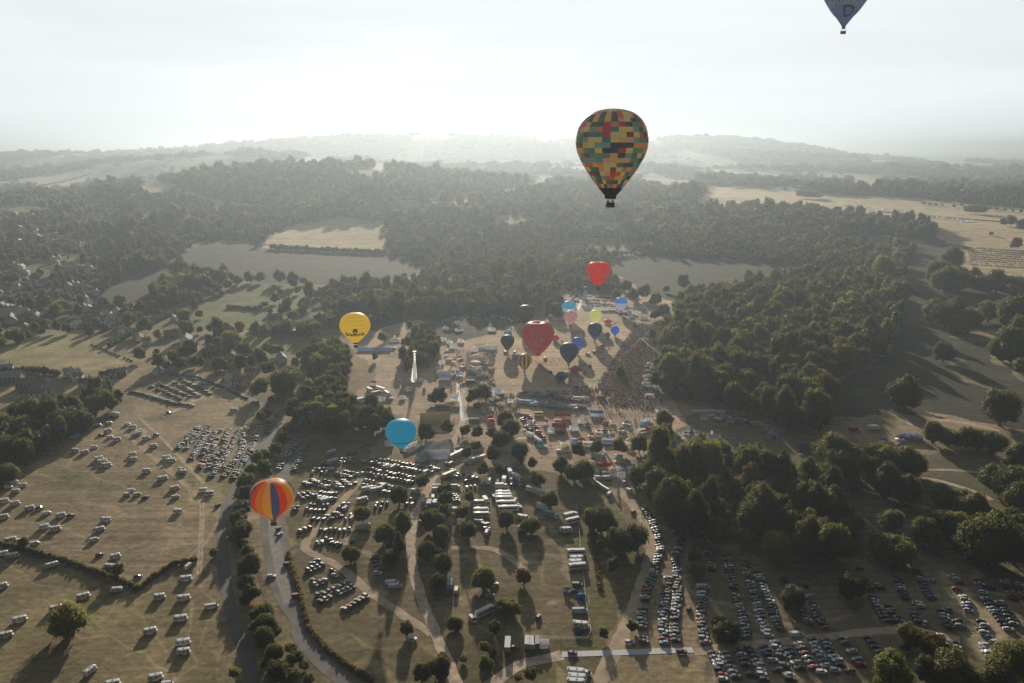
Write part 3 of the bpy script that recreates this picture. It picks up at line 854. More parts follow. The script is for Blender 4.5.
# keep a margin round trees that stand right on a vehicle later: collect
NTREE = 300
for t in TREES:
    t['d'] = math.sqrt(t['x'] ** 2 + t['y'] ** 2 + EYE ** 2)
    t['app'] = t['r'] * 2 * F / t['d'] * (1.35 if t['label'] else 1)
    t['app'] *= 1 if -12 < t['px'] < 1036 and t['py'] < 700 else .1
TREES.sort(key=lambda t: -t['app'])
near_t, far_t = TREES[:NTREE], TREES[NTREE:]
LOOK = {'round': 'round dark', 'tall': 'tall narrow', 'cone': 'pointed', 'flat': 'low bushy', 'bright': 'yellow-green', 'dry': 'brown-tinged'}
byg = {}
for t in near_t:
    byg.setdefault((t['group'], t['kind'], t.get('where')), []).append(t)
for (g, k, wh), L in byg.items():
    U = sorted([t for t in L if not t['label']], key=lambda t: t['px'])
    for i, t in enumerate(U):
        if len(U) == 1:
            t['label'] = f'the only {LOOK[k]} tree {wh}'
        else:
            t['label'] = f'{LOOK[k]} tree {wh}, {ordw(i)} from left'
NAMES = {'round': 'broadleaf_tree', 'tall': 'tall_tree', 'cone': 'pointed_tree', 'flat': 'bush', 'bright': 'broadleaf_tree', 'dry': 'broadleaf_tree'}
for i, t in enumerate(near_t):
    z = float(T(t['x'], t['y']))
    e = empty(NAMES[t['kind']], (t['x'], t['y'], z), rnd.uniform(0, 6.28), label=t['label'], cat='bush' if t['kind'] == 'flat' else 'tree', group=t['group'])
    s = t['r']
    c = obj('crown', CROWNS[t['kind']][i % len(CROWNS[t['kind']])], e)
    c.scale = (s * rnd.uniform(.92, 1.08), s * rnd.uniform(.92, 1.08), s * rnd.uniform(.95, 1.15) * t.get('zs', 1.1))
    c.location = (0, 0, -.12 * s)
    tr = obj('trunk', TRUNKS[i % 3], e)
    tr.scale = (s, s, s * (1 if t['kind'] != 'flat' else .5))

# ------------------------------------------------------------------ scattered masses (geometry nodes instances on points)
def scatter(name, P, rot, scl, var, sources, **k):
    me = bpy.data.meshes.new(name)
    n = len(P)
    me.vertices.add(n)
    me.vertices.foreach_set('co', np.ascontiguousarray(P, dtype=np.float32).ravel())
    for nm, tp, val in (('rotz', 'FLOAT', rot), ('var', 'INT', var)):
        a = me.attributes.new(nm, tp, 'POINT')
        a.data.foreach_set('value', np.ascontiguousarray(val, dtype=np.float32 if tp == 'FLOAT' else np.int32))
    a = me.attributes.new('scl', 'FLOAT_VECTOR', 'POINT')
    a.data.foreach_set('vector', np.ascontiguousarray(scl, dtype=np.float32).ravel())
    me.update()
    cl = bpy.data.collections.new(name + '_sources')
    for i, sm in enumerate(sources):
        so = bpy.data.objects.new('%s_source_%02d' % (name, i), sm)
        cl.objects.link(so)
    ng = bpy.data.node_groups.new(name, 'GeometryNodeTree')
    ng.interface.new_socket('Geometry', in_out='INPUT', socket_type='NodeSocketGeometry')
    ng.interface.new_socket('Geometry', in_out='OUTPUT', socket_type='NodeSocketGeometry')
    N = ng.nodes
    gi, go = N.new('NodeGroupInput'), N.new('NodeGroupOutput')
    mp, ip, ci = N.new('GeometryNodeMeshToPoints'), N.new('GeometryNodeInstanceOnPoints'), N.new('GeometryNodeCollectionInfo')
    ci.inputs['Collection'].default_value = cl
    ci.inputs['Separate Children'].default_value = True
    ci.inputs['Reset Children'].default_value = True
    ip.inputs['Pick Instance'].default_value = True

    def na(nm, dt):
        q = N.new('GeometryNodeInputNamedAttribute')
        q.data_type = dt
        q.inputs['Name'].default_value = nm
        return q.outputs['Attribute']
    cx = N.new('ShaderNodeCombineXYZ')
    L = ng.links.new
    L(gi.outputs[0], mp.inputs[0])
    L(mp.outputs[0], ip.inputs['Points'])
    L(ci.outputs[0], ip.inputs['Instance'])
    L(na('var', 'INT'), ip.inputs['Instance Index'])
    L(na('rotz', 'FLOAT'), cx.inputs['Z'])
    L(cx.outputs[0], ip.inputs['Rotation'])
    L(na('scl', 'FLOAT_VECTOR'), ip.inputs['Scale'])
    L(ip.outputs[0], go.inputs[0])
    o = obj(name, me, kind='stuff', **k)
    md = o.modifiers.new('scatter', 'NODES')
    md.node_group = ng
    return o


FARSRC = [crown_mesh('wood_crown', 700 + i, 12, 620, .085, ['round', 'round', 'flat', 'tall', 'round', 'round'][i], 2, [FOL[0], FOL[1], FOL[0], FOL[1], FOL[2], FOL[0]][i]) for i in range(6)]
P, RO, SC, VA = [], [], [], []
for t in far_t:
    P.append((t['x'], t['y'], float(T(t['x'], t['y']))))
    RO.append(rnd.uniform(0, 6.28))
    SC.append((t['r'], t['r'], t['r'] * rnd.uniform(.95, 1.1) * t.get('zs', 1.1)))
    VA.append({'round': rnd.choice([0, 1, 5]), 'tall': 3, 'cone': 3, 'flat': 2, 'bright': 4, 'dry': 1}[t['kind']])

TOWN = [(0, 180), (60, 178), (130, 205), (120, 260), (110, 300), (125, 330), (100, 345), (60, 332), (0, 345)]
VILL = [(120, 352), (170, 332), (235, 348), (250, 358), (300, 366), (318, 352), (308, 372), (298, 396), (270, 400), (245, 396), (200, 374), (150, 368), (132, 366)]
HS = [('L', 265, 388, 85, 12, 0, 1, 'white house beside the church-like steep roof'), ('L', 180, 388, 40, 8, 0, 1, 'small white house at the left of the farm group'), ('L', 402, 408, 70, -25, 0, 3, 'bright-roofed house in the wood by the steep grey roof'),
      ('L', 340, 430, 60, 15, 0, 0, 'white-gabled house just below the bright-roofed one'), ('L', 70, 276, 130, 12, 2, 3, 'long low shed with pale sheet roof at the left edge'), ('L', 190, 320, 110, 8, 2, 1, 'grey-roofed farm range, front'), ('L', 255, 312, 110, 8, 2, 1, 'grey-roofed farm range, back'), ('L', 290, 335, 80, 8, 2, 1, 'grey-roofed barn at the right of the farm range'),
      ('L', 472, 238, 50, 15, 0, 3, 'pale-roofed house on the edge of the tan field, first'), ('L', 520, 246, 45, 15, 0, 3, 'pale-roofed house on the edge of the tan field, second'), ('L', 535, 270, 40, 20, 0, 1, 'white house among the field-edge gardens'), ('L', 612, 328, 45, -20, 0, 1, 'white house in the trees below the field'),
      ('L', 574, 312, 35, 10, 1, 0, 'cream house in the trees below the field'), ('L', 665, 302, 60, 60, 0, 0, 'white gabled house right of the garden trees'), ('L', 718, 262, 35, 20, 1, 2, 'small cream house above the garden trees'), ('L', 768, 246, 35, 10, 0, 1, 'small white house near the lane bend'),
      ('L', 50, 212, 60, 20, 0, 3, 'pale shed beside the left tan field'), ('L', 35, 668, 60, 15, 0, 1, 'white house at the left edge of the lower wood'), ('L', 835, 236, 50, 20, 2, 3, 'pale cottage by the village lane'), 
      ('V', 680, 140, 80, -25, 0, 1, 'long white village house above the car field'), ('V', 612, 106, 50, -25, 0, 1, 'white village house left of the long one'), ('V', 715, 132, 40, 50, 0, 1, 'white gabled wing at the right of the long house'), ('V', 222, 80, 40, 70, 0, 1, 'white cottage above the village car park'),
      ('V', 740, 90, 25, 10, 1, 0, 'small cream cottage above the long white house'), ('T16', 130, 402, 85, 25, 0, 1, 'white house with long slate roof by the tan yard'), ('T16', 150, 437, 60, -20, 0, 2, 'white house below the slate-roofed one'), ('T16', 55, 372, 60, -10, 2, 1, 'grey stone house beside the diagonal hedge'),
      ('T16', 250, 440, 70, 25, 3, 0, 'red-roofed house among the village trees'), ('T16', 240, 465, 60, 0, 3, 0, 'red-brick house below the red-roofed one'), ('T16', 382, 500, 40, 50, 0, 1, 'white gable poking out of the village trees'), ('T16', 595, 492, 75, -5, 0, 1, 'pale blue-grey house at the corner of the tan paddock'),
      ('T16', 330, 580, 50, -25, 0, 1, 'white cottage at the left of the roadside houses'), ('T16', 440, 565, 30, 20, 0, 0, 'white cottage behind the roadside houses'), ('T16', 375, 560, 40, -20, 1, 2, 'cream cottage behind the roadside houses'), ('T16', 290, 490, 50, 20, 2, 2, 'stone cottage deep in the village'),
      ('T16', 545, 327, 60, -5, 0, 3, 'long pale shed in the nursery yard'), ('T16', 560, 290, 60, -10, 2, 1, 'grey shed at the back of the nursery yard'), ('T16', 350, 478, 40, 20, 1, 0, 'cream cottage beside the white gable'), ('T16', 100, 150, 60, 0, 2, 1, 'grey farmhouse among the far hedgerow trees'),
      ('T16', 2, 552, 12, 40, 0, 1, 'tiny white cottage at the village corner'), ('T17', 485, 290, 75, -5, 0, 1, 'long white house high on the left slope'), ('T17', 615, 303, 35, 0, 0, 1, 'small white house right of the long one on the slope'), ('T17', 425, 350, 25, 40, 0, 1, 'white gable in the slope trees'),
      ('T17', 468, 358, 45, 0, 0, 1, 'white house below the slope trees'), ('T17', 585, 367, 38, 5, 0, 1, 'bright white house alone on the shaded slope, upper'), ('T17', 552, 402, 50, 0, 0, 1, 'bright white house alone on the shaded slope, lower'), ('T17', 350, 458, 60, 0, 0, 2, 'long white house in the middle of the suburb'),
      ('T17', 230, 432, 50, 10, 0, 1, 'white house at the end of the pale suburb lane'), ('T17', 55, 587, 70, 8, 0, 3, 'long pale building low in the suburb'), ('T17', 60, 622, 80, 0, 0, 1, 'white terrace at the bottom left of the suburb'), ('T17', 185, 607, 30, 80, 0, 1, 'white gable end beside the big dark trees'),
      ('T17', 130, 657, 25, 40, 1, 0, 'cream gable above the left tan field'), ('T17', 497, 628, 105, -4, 0, 1, 'big white house with many windows above the road'), ('T17', 520, 606, 40, 0, 0, 1, 'white rear wing behind the big white house'), ('T17', 602, 582, 62, -6, 0, 3, 'white house with bright roof in the right suburb'),
      ('T17', 540, 565, 60, 15, 1, 2, 'cream house left of the bright-roofed one'), ('T17', 505, 527, 45, -20, 0, 1, 'white house on the suburb ridge, right'), ('T17', 440, 513, 35, 20, 0, 0, 'white house on the suburb ridge, left'), ('T17', 272, 42, 45, 0, 0, 3, 'pale hall far back in the haze'),
      ('T17', 468, 36, 40, 0, 0, 3, 'pale warehouse far back in the haze'), ('T17', 588, 150, 38, 0, 0, 1, 'white house far back above the slope'), ('T17', 888, 614, 25, 0, 0, 1, 'tiny white cottage beside the diagonal hedge'), ('T17', 302, 300, 28, 0, 0, 1, 'white house left of the slope trees, right one'), ('T17', 272, 302, 25, 0, 0, 1, 'white house left of the slope trees, left one'),
      ('T17', 485, 112, 40, 0, 1, 1, 'pale green-roofed house far back')]
rs = random.Random(5)
SUB = []
for (x0, y0, x1, y1, n_, nm) in ((16, 233, 82, 250, 17, 'bright street crossing the suburb'), (18, 229, 80, 244, 14, 'back lane above the bright street'), (0, 297, 45, 283, 10, 'pale lane low in the suburb'), (0, 240, 30, 246, 7, 'leftmost street'), (0, 262, 24, 270, 6, 'second street at the left edge'),
                                 (2, 278, 30, 274, 7, 'middle left street'), (0, 308, 36, 316, 8, 'bottom left street'), (5, 322, 40, 318, 8, 'street just above the tan field'), (50, 262, 98, 275, 9, 'street below the dark slope trees'), (82, 308, 122, 322, 9, 'street beside the big white house'),
                                 (70, 285, 100, 296, 6, 'lane in the suburb trees'), (0, 215, 60, 219, 10, 'hazy street near the top'), (30, 204, 120, 212, 12, 'hazy street behind the wooded hill'), (0, 196, 80, 199, 10, 'faint row under the hills'), (108, 326, 150, 345, 7, 'lane of cottages by the diagonal hedge'),
                                 (100, 222, 135, 230, 6, 'edge-of-wood lane'), (10, 186, 60, 190, 8, 'far suburb in the haze')):
    for i in range(n_):
        t = (i + .5) / n_
        SUB.append((x0 + (x1 - x0) * t + rs.uniform(-.8, .8), y0 + (y1 - y0) * t + rs.uniform(-.8, .8), nm, i, math.degrees(math.atan2((y0 - y1) * 3.2, x1 - x0))))
HXY = np.array([gt(*zz(h[0], [(h[1], h[2])])[0]) for h in HS] + [gt(q[0], q[1]) for q in SUB])


def clear_of_houses(gx, gy):
    ok = np.ones(gx.shape, dtype=bool)
    for hx, hy in HXY:
        m = (np.abs(gx - hx) < 45) & (np.abs(gy - hy) < 60)
        if not m.any():
            continue
        L = math.hypot(hx, hy)
        ux, uy = hx / L, hy / L
        dx, dy = gx - hx, gy - hy
        al, ac = dx * ux + dy * uy, -dx * uy + dy * ux
        ok &= ~(m & (al > -30) & (al < 8) & (np.abs(ac) < 10))
    return ok


OPENP = [f[0] for f in FIELDS] + [NEAR[0][0]]
for (r0, r1, sp, ra) in ((640, 900, 11, 5.4), (900, 1800, 11.5, 6.6), (1800, 3000, 17, 9.2), (3000, 5000, 27, 14), (5000, 10500, 52, 25)):
    n = int(2 * r1 * .72 / sp)
    gx, gy = np.meshgrid((np.arange(n) - n / 2) * sp, np.arange(r0 * .75, r1, sp))
    gx = gx + nr.uniform(-.45, .45, gx.shape) * sp
    gy = gy + nr.uniform(-.45, .45, gy.shape) * sp
    gx, gy = gx.ravel(), gy.ravel()
    rr = np.hypot(gx, gy)
    k = (rr > r0) & (rr < r1)
    gx, gy = gx[k], gy[k]
    gz = T(gx, gy)
    px, py = proj(gx, gy, gz)
    k = (px > -40) & (px < 1064)
    lim = np.where(px < 330, 372, np.where(px < 560, 322, 292))
    k &= py < lim
    if r1 == 900:
        k &= px < 318
    k &= ~((px > 660) & (py > 284) & (px < 900))
    k &= ~((px >= 905) & (py > 286))
    k &= ~((px > 640) & (px < 700) & (py > 268))
    for q in OPENP:
        k &= ~inpoly(px, py, q)
    dens = np.full(px.shape, .93)
    dens[inpoly(px, py, TOWN)] = .42
    dens[inpoly(px, py, VILL)] = .75
    dens[(py > 345) & (px < 330) & ~inpoly(px, py, VILL)] = .35
    dens *= np.where(vnoise(gx, gy, 75, 60) + .35 * vnoise(gx, gy, 30, 61) > .36, 1, .3)
    dens *= np.where(vnoise(gx, gy * .6, 190, 64) > .22, 1, .08)
    fn = vnoise(gx, gy, 420, 21) + .5 * vnoise(gx, gy, 150, 22)
    dens[(np.hypot(gx, gy) > 4600) & (fn > .86)] = .04
    k &= nr.uniform(size=px.shape) < dens
    idx = np.where(k)[0]
    k[idx] = clear_of_houses(gx[idx], gy[idx])
    gx, gy, gz = gx[k], gy[k], gz[k]
    n = len(gx)
    s = ra * nr.uniform(.55, 1.45, n) * (.7 + .6 * vnoise(gx, gy, 140, 70))
    s = np.where(inpoly(*proj(gx, gy, gz), TOWN), s * .72, s)
    zs = s * nr.uniform(.95, 1.35, n) * min(1.15, 9.5 / ra + .12)
    P += list(zip(gx, gy, gz - .3))
    RO += list(nr.uniform(0, 6.28, n))
    SC += list(zip(s, s, zs))
    vv = nr.choice(6, n, p=[.27, .24, .07, .16, .02, .24])
    pt = vnoise(gx, gy, 95, 90) + .4 * vnoise(gx, gy, 35, 91)
    vv = np.where((pt > .86) & (nr.uniform(size=n) < .75), nr.choice([0, 2, 5], n), vv)
    vv = np.where((pt < .5) & (nr.uniform(size=n) < .75), nr.choice([1, 3], n), vv)
    vv = np.where((pt > 1.02) & (nr.uniform(size=n) < .5), 4, vv)
    VA += list(vv)
print('woodland instances', len(P))
scatter('woodland', np.array(P), np.array(RO), np.array(SC), np.array(VA), FARSRC, label='mass of broadleaf woodland covering the hills and hedgerows', cat='woodland')


# hedges: leaf-clump bodies along a line
def hedge(pts, w, h, label, m=None, far=False, name='hedge'):
    Pq = [Vector(gt(*p)) for p in pts]
    V_, F_ = [], []
    mb_v, mb_f, b = [], [], 0
    r = np.random.RandomState(int(pts[0][0] * 7 + pts[0][1]))
    iv, if_ = ico(1)
    for a, c in zip(Pq[:-1], Pq[1:]):
        L = (c - a).length
        n = max(2, int(L / (w * .5)))
        for i in range(n):
            p = a.lerp(c, (i + r.uniform(0, .6)) / n)
            s = w * .5 * r.uniform(.75, 1.25)
            hh = h * r.uniform(.7, 1.2)
            z = float(T(p.x, p.y))
            q = iv * np.array((s, s, hh * .52)) * (1 + r.uniform(-.12, .12, (len(iv), 1))) + np.array((p.x, p.y, z + hh * .45))
            mb_v.append(q)
            mb_f.append(if_ + b)
            b += len(iv)
            nl = 46
            d = r.normal(size=(nl, 3))
            d /= np.linalg.norm(d, axis=1)[:, None]
            d[:, 2] = np.abs(d[:, 2])
            cpt = np.array((p.x, p.y, z + hh * .45)) + d * np.array((s, s, hh * .55)) * 1.02
            e1 = r.normal(size=(nl, 3)) * s * .22
            e2 = r.normal(size=(nl, 3)) * s * .22
            q = np.stack([cpt - e1, cpt + e1, cpt + e2], 1).reshape(-1, 3)
            mb_v.append(q)
            mb_f.append(np.arange(nl * 3).reshape(-1, 3) + b)
            b += nl * 3
    o = obj(name, np_mesh(name, np.concatenate(mb_v), np.concatenate(mb_f), [m or FOL[1]]), label=label, cat='hedge')
    return o


hedge(zz('T1', [(0, 240), (90, 262), (220, 298), (330, 340), (400, 366), (445, 386), (490, 350), (560, 306), (635, 294)]), 2.6, 2.4, 'long dark hedge zigzagging between the two camper fields')
hedge([(110, 347), (140, 330), (178, 312)], 5, 5, 'straight diagonal hedge on the slope above the village', FOL[0])
hedge([(228, 308), (258, 310)], 5, 4, 'short hedge between the two green paddocks')
hedge([(250, 331), (285, 334), (316, 336)], 6, 5, 'thick hedge above the tan paddock', FOL[0])
hedge([(100, 268), (160, 264), (200, 270)], 8, 7, 'faint hedge along the top of the shaded pasture')
hedge([(272, 249), (330, 252), (386, 254)], 9, 9, 'dark hedge along the foot of the tan hill field')
hedge([(40, 186), (90, 174)], 10, 6, 'thin hedge dividing the hazy tan field on the left')
hedge([(288, 553), (292, 568), (301, 599), (308, 627), (323, 646), (344, 663), (373, 683)], 2.2, 1.5, 'ragged low hedge beside the curving pale road', FOL[3])
hedge([(590, 520), (596, 560), (600, 590)], 2.5, 1.4, 'low scrub line on the rough ground behind the fence', FOL[3], name='scrub')
hedge([(880, 212), (925, 216), (1000, 222)], 3, 2.0, 'thin hedge beside the distant tents on the plateau')
hedge([(0, 374), (30, 372), (60, 376)], 6, 6, 'dark hedge below the left tan field')


# ------------------------------------------------------------------ vehicles
PAINT = {'white': (.72, .74, .76), 'silver': (.42, .44, .46), 'grey': (.13, .14, .15), 'black': (.02, .021, .023), 'dark blue': (.02, .035, .09),
         'blue': (.04, .15, .38), 'red': (.38, .025, .02), 'orange': (.55, .16, .02), 'pale blue': (.25, .38, .48)}
PW = [('white', 17), ('silver', 17), ('grey', 18), ('black', 28), ('dark blue', 11), ('blue', 3), ('red', 2.6), ('pale blue', 2), ('orange', .5)]


def paint(c):
    return mat('paint_' + c.replace(' ', '_'), PAINT[c], .55, .35, .03, 1, coat=.08)


def pickc(r=rnd):
    return r.choices([c for c, _ in PW], [w for _, w in PW])[0]


CARSH = {
    'hatchback': dict(hull=[(.28, -1.95, 1.95, .80), (.55, -2.03, 2.05, .88), (.86, -2.0, 1.98, .88), (.97, -1.93, 1.75, .84)], win=[(.96, -1.85, 1.0, .80), (1.40, -1.5, .30, .64)], roof=[(1.39, -1.5, .33, .66), (1.47, -1.38, .15, .56)]),
    'saloon': dict(hull=[(.28, -2.2, 2.2, .82), (.55, -2.3, 2.3, .90), (.84, -2.26, 2.25, .90), (.95, -2.18, 1.95, .86)], win=[(.94, -1.75, 1.05, .80), (1.36, -1.05, .30, .64)], roof=[(1.35, -1.08, .33, .66), (1.43, -.95, .18, .56)]),
    'estate': dict(hull=[(.28, -2.25, 2.2, .82), (.55, -2.33, 2.3, .90), (.86, -2.3, 2.22, .90), (.98, -2.24, 1.9, .86)], win=[(.97, -2.2, 1.05, .81), (1.42, -1.95, .35, .66)], roof=[(1.41, -1.98, .38, .68), (1.50, -1.85, .2, .58)]),
    'jeep': dict(hull=[(.38, -2.15, 2.1, .86), (.7, -2.25, 2.25, .95), (1.05, -2.22, 2.18, .95), (1.18, -2.15, 1.85, .9)], win=[(1.17, -2.1, 1.05, .86), (1.64, -1.95, .45, .74)], roof=[(1.63, -1.98, .48, .76), (1.73, -1.85, .3, .66)]),
}
WH = {'hatchback': 1.25, 'saloon': 1.4, 'estate': 1.4, 'jeep': 1.38}
wheel_me = MB().cyl((0, -.11, 0), (0, .11, 0), .32, .32, 14, 0).cyl((0, -.12, 0), (0, .12, 0), .19, .19, 10, 1).mesh('wheel', [TYRE, METAL])
car_cache = {}


def car_meshes(kind, c):
    if (kind, c) not in car_cache:
        s = CARSH[kind]
        b = MB().loft(s['hull'], 0, .32).loft(s['roof'], 0, .2)
        (z0, x0, x1, h0), (z1, x2, x3, h1) = s['win']
        for sy in (-1, 1):  # pillars
            b.cyl((x0 + .1, sy * (h0 - .02), z0), (x2 + .1, sy * (h1 - .02), z1), .05, .04, 4)
            b.cyl((x1 - .1, sy * (h0 - .02), z0), (x3 - .08, sy * (h1 - .02), z1), .04, .035, 4)
            xm0, xm1 = (x0 + x1) / 2, (x2 + x3) / 2
            b.cyl((xm0 - .1, sy * (h0 - .0), z0), (xm1 - .05, sy * (h1 - .0), z1), .04, .035, 4)
            b.box((s['hull'][1][2] - .12, sy * .62, .68), (.26, .3, .13), 1)
            b.box((x1 - .25, sy * (h0 + .14), z0 + .06), (.12, .2, .14), 0)
        b.box((s['hull'][1][1] + .02, 0, .72), (.06, 1.3, .12), 2)
        bm_ = b.mesh('car_body', [paint(c), METAL, DARK])
        w = MB().loft(s['win'], 0, .14).mesh('windows', [GLASS])
        car_cache[(kind, c)] = (bm_, w)
    return car_cache[(kind, c)]


def build_car(x, y, rz, kind, c, label, group, name='parked_car', cat='car'):
    e = empty(name, (x, y, 0.02), rz, label=label, cat=cat, group=group)
    b, w = car_meshes(kind, c)
    obj('body', b, e)
    obj('windows', w, e)
    wb = WH[kind]
    for sx in (-1, 1):
        for sy in (-1, 1):
            obj('wheel', wheel_me, e, (sx * wb, sy * .78, .32))


CARS = []   # every car as a record


def car_row(pts, where, n=None, pitch=2.65, lanes=1, lane=5.6, ang=None, gap=.06, jit=.22, colours=None, grp=None, face=0):
    """cars side by side along the pixel polyline; lanes side by side behind each other"""
    P = [Vector(gt(*p[:2])) for p in pts]
    L = sum((b - a).length for a, b in zip(P[:-1], P[1:]))
    if n:
        pitch = max(2.45, L / n)
    n = max(1, int(L / pitch))
    recs = []
    for ln in range(lanes):
        for i in range(n):
            s = (i + .5) * L / n
            for a, b in zip(P[:-1], P[1:]):
                l = (b - a).length
                if s <= l:
                    break
                s -= l
            d = (b - a).normalized()
            nn = Vector((-d.y, d.x))
            p = a + d * s + nn * ((ln - (lanes - 1) / 2) * lane + rnd.uniform(-jit, jit) * 1.4)
            if rnd.random() < gap:
                continue
            hd = math.atan2(nn.y, nn.x) if ang is None else math.radians(ang)
            hd += rnd.choice([0, pi]) * 1 + rnd.uniform(-.07, .07)
            c = colours[i % len(colours)] if colours else pickc()
            k = rnd.choices(['hatchback', 'saloon', 'estate', 'jeep'], [5, 2.5, 2, 3])[0]
            recs.append(dict(x=p.x, y=p.y, rz=hd, kind=k, c=c, where=where, group=grp or ('cars ' + where)))
    CARS.extend(recs)


def zr(k, pts, where, **kw):
    car_row(zz(k, pts), where, **kw)


# curved rows beside the wood (lower middle right)
car_row([(644, 509), (652, 522), (658, 536), (660, 550), (656, 568), (646, 592), (641, 618), (644, 645)], 'in the curved row beside the dirt track', gap=.03)
car_row([(680, 546), (675, 555), (677, 570), (677, 595), (675, 615), (674, 635), (676, 647)], 'in the straight row beside the curved', gap=.03)
car_row([(668, 578), (664.6, 606), (662.4, 624), (664.6, 646)], 'in the squeezed middle row', gap=.03)
car_row([(703, 590), (701.6, 597), (700.5, 620), (705, 645)], 'in the row below the white van', gap=.03)
zr('TC', [(895, 313), (935, 335), (962, 352)], 'beside the dark wood edge', ang=20, pitch=4.6)
zr('TC', [(855, 345), (875, 370), (905, 385), (872, 402)], 'in the loose bunch above the straight row', ang=10, pitch=2.8)
zr('T4', [(280, 75), (315, 130), (320, 160), (322, 190)], 'in the short row behind the round tree', gap=.1)
zr('T4', [(385, 115), (400, 190), (420, 270)], 'in the upper part of the tree-shaded row', gap=.04, lanes=1)
zr('T4', [(425, 290), (450, 370), (480, 490)], 'in the lower part of the tree-shaded row', gap=.07)
zr('T4', [(475, 145), (480, 200), (500, 260), (520, 320), (540, 400), (575, 485)], 'in the long row under the wood', gap=.05)
zr('T4', [(520, 190), (550, 250), (580, 330), (600, 390), (630, 455)], 'in the outer row under the wood', gap=.06)
zr('T4', [(635, 215), (660, 262), (668, 275)], 'above the broken-row tree', gap=.0)
zr('T4', [(700, 250), (745, 325), (760, 380), (800, 450)], 'in the broken row beyond the dark tree', gap=.25, lanes=2)
zr('T4', [(320, 545), (345, 600), (375, 680)], 'in the inner row just below the trackway end', lanes=1)
zr('T4', [(370, 545), (395, 600), (432, 670)], 'in the second row below the trackway end', lanes=1)
zr('T4', [(435, 530), (465, 590), (500, 660)], 'in the third row below the trackway end', lanes=1)
zr('T4', [(480, 520), (520, 590), (560, 683)], 'in the fourth row below the trackway end', lanes=1)
zr('T4', [(545, 515), (580, 570), (622, 640)], 'in the fifth row below the trackway end', lanes=1)
zr('T4', [(598, 500), (630, 580), (672, 683)], 'in the sixth row below the trackway end', lanes=1)
zr('T4', [(670, 505), (710, 570), (750, 630)], 'in the seventh row below the trackway end', lanes=2)
zr('T4', [(790, 485), (830, 560), (880, 640)], 'in the eighth row below the trackway end', lanes=2)
# far lower right
zr('T5', [(5, 480), (50, 560), (95, 640)], 'in the row left of the big yellow-green tree', lanes=2)
zr('T5', [(75, 465), (120, 520), (185, 610)], 'in the row beside the big yellow-green tree', gap=.25)
zr('T5', [(200, 460), (240, 510), (270, 550)], 'just above the big yellow-green tree', gap=.0)
zr('T5', [(190, 130), (150, 155)], 'by the dark round tree at the top', ang=0, pitch=4.8)
zr('T5', [(220, 215), (255, 245)], 'in the short stub by the dark round tree', lanes=2, gap=.1)
zr('T5', [(225, 270), (262, 330), (300, 400)], 'in the middle block, inner row', gap=.1)
zr('T5', [(262, 268), (310, 330), (362, 400)], 'in the middle block, outer row', gap=.08)
zr('T5', [(335, 130), (320, 160)], 'at the very top of the lower car park', gap=0)
zr('T5', [(345, 175), (365, 235), (395, 290)], 'in the first slanting row', gap=.15)
zr('T5', [(380, 180), (420, 275), (470, 330)], 'in the second slanting row', gap=.2)
zr('T5', [(425, 350), (455, 400), (500, 415)], 'in the huddle below the second slanting row', gap=.05)
zr('T5', [(440, 145), (465, 205), (495, 260), (535, 305)], 'in the third slanting row', gap=.08)
zr('T5', [(475, 150), (510, 200), (550, 250)], 'in the thin row under the terraces', gap=.35)
zr('T5', [(545, 320), (580, 385), (600, 430)], 'in the block with the red cars, near row', gap=.05)
zr('T5', [(580, 330), (620, 380), (660, 425)], 'in the block with the red cars, far row', gap=.05, colours=['grey', 'red', 'white', 'black', 'silver'])
zr('T5', [(600, 170), (630, 195), (650, 215)], 'in the trio near the terraces', gap=0)
zr('T5', [(630, 237), (634, 241)], 'standing by itself in the slanting light', colours=['red'], gap=0)
zr('T5', [(665, 270), (680, 310), (690, 350)], 'in the bright row between sunlit strips', gap=.05, lanes=1, colours=['white', 'silver', 'white', 'blue'])
zr('T5', [(690, 275), (735, 375), (785, 440)], 'in the row behind the bright one', gap=.15)
zr('T5', [(725, 405), (760, 445), (812, 495)], 'in the loose line below the sunlit strips', gap=.3)
zr('T5', [(735, 195), (760, 262), (800, 330), (845, 390), (885, 440)], 'in the right-hand long row', gap=.08, lanes=1)
zr('T5', [(760, 190), (800, 245)], 'at the top of the right-hand block', gap=.1)
zr('T5', [(830, 295), (870, 350), (912, 415)], 'in the right-hand outer row', gap=.05)
zr('T5', [(895, 205), (910, 245), (950, 300)], 'at the right edge of the car park', gap=.1, lanes=2, colours=['white', 'grey', 'black', 'silver', 'orange', 'dark blue'])
zr('T5', [(545, 455), (562, 490), (590, 545)], 'in the lowest sunlit block, inner row', gap=0, colours=['white', 'silver', 'white', 'black'])
zr('T5', [(592, 465), (620, 500), (648, 548)], 'in the lowest sunlit block, outer row', gap=0)
zr('T5', [(755, 495), (775, 530), (795, 575)], 'in the lone bright clump near the corner', gap=0, colours=['white', 'silver', 'white', 'white', 'grey'])
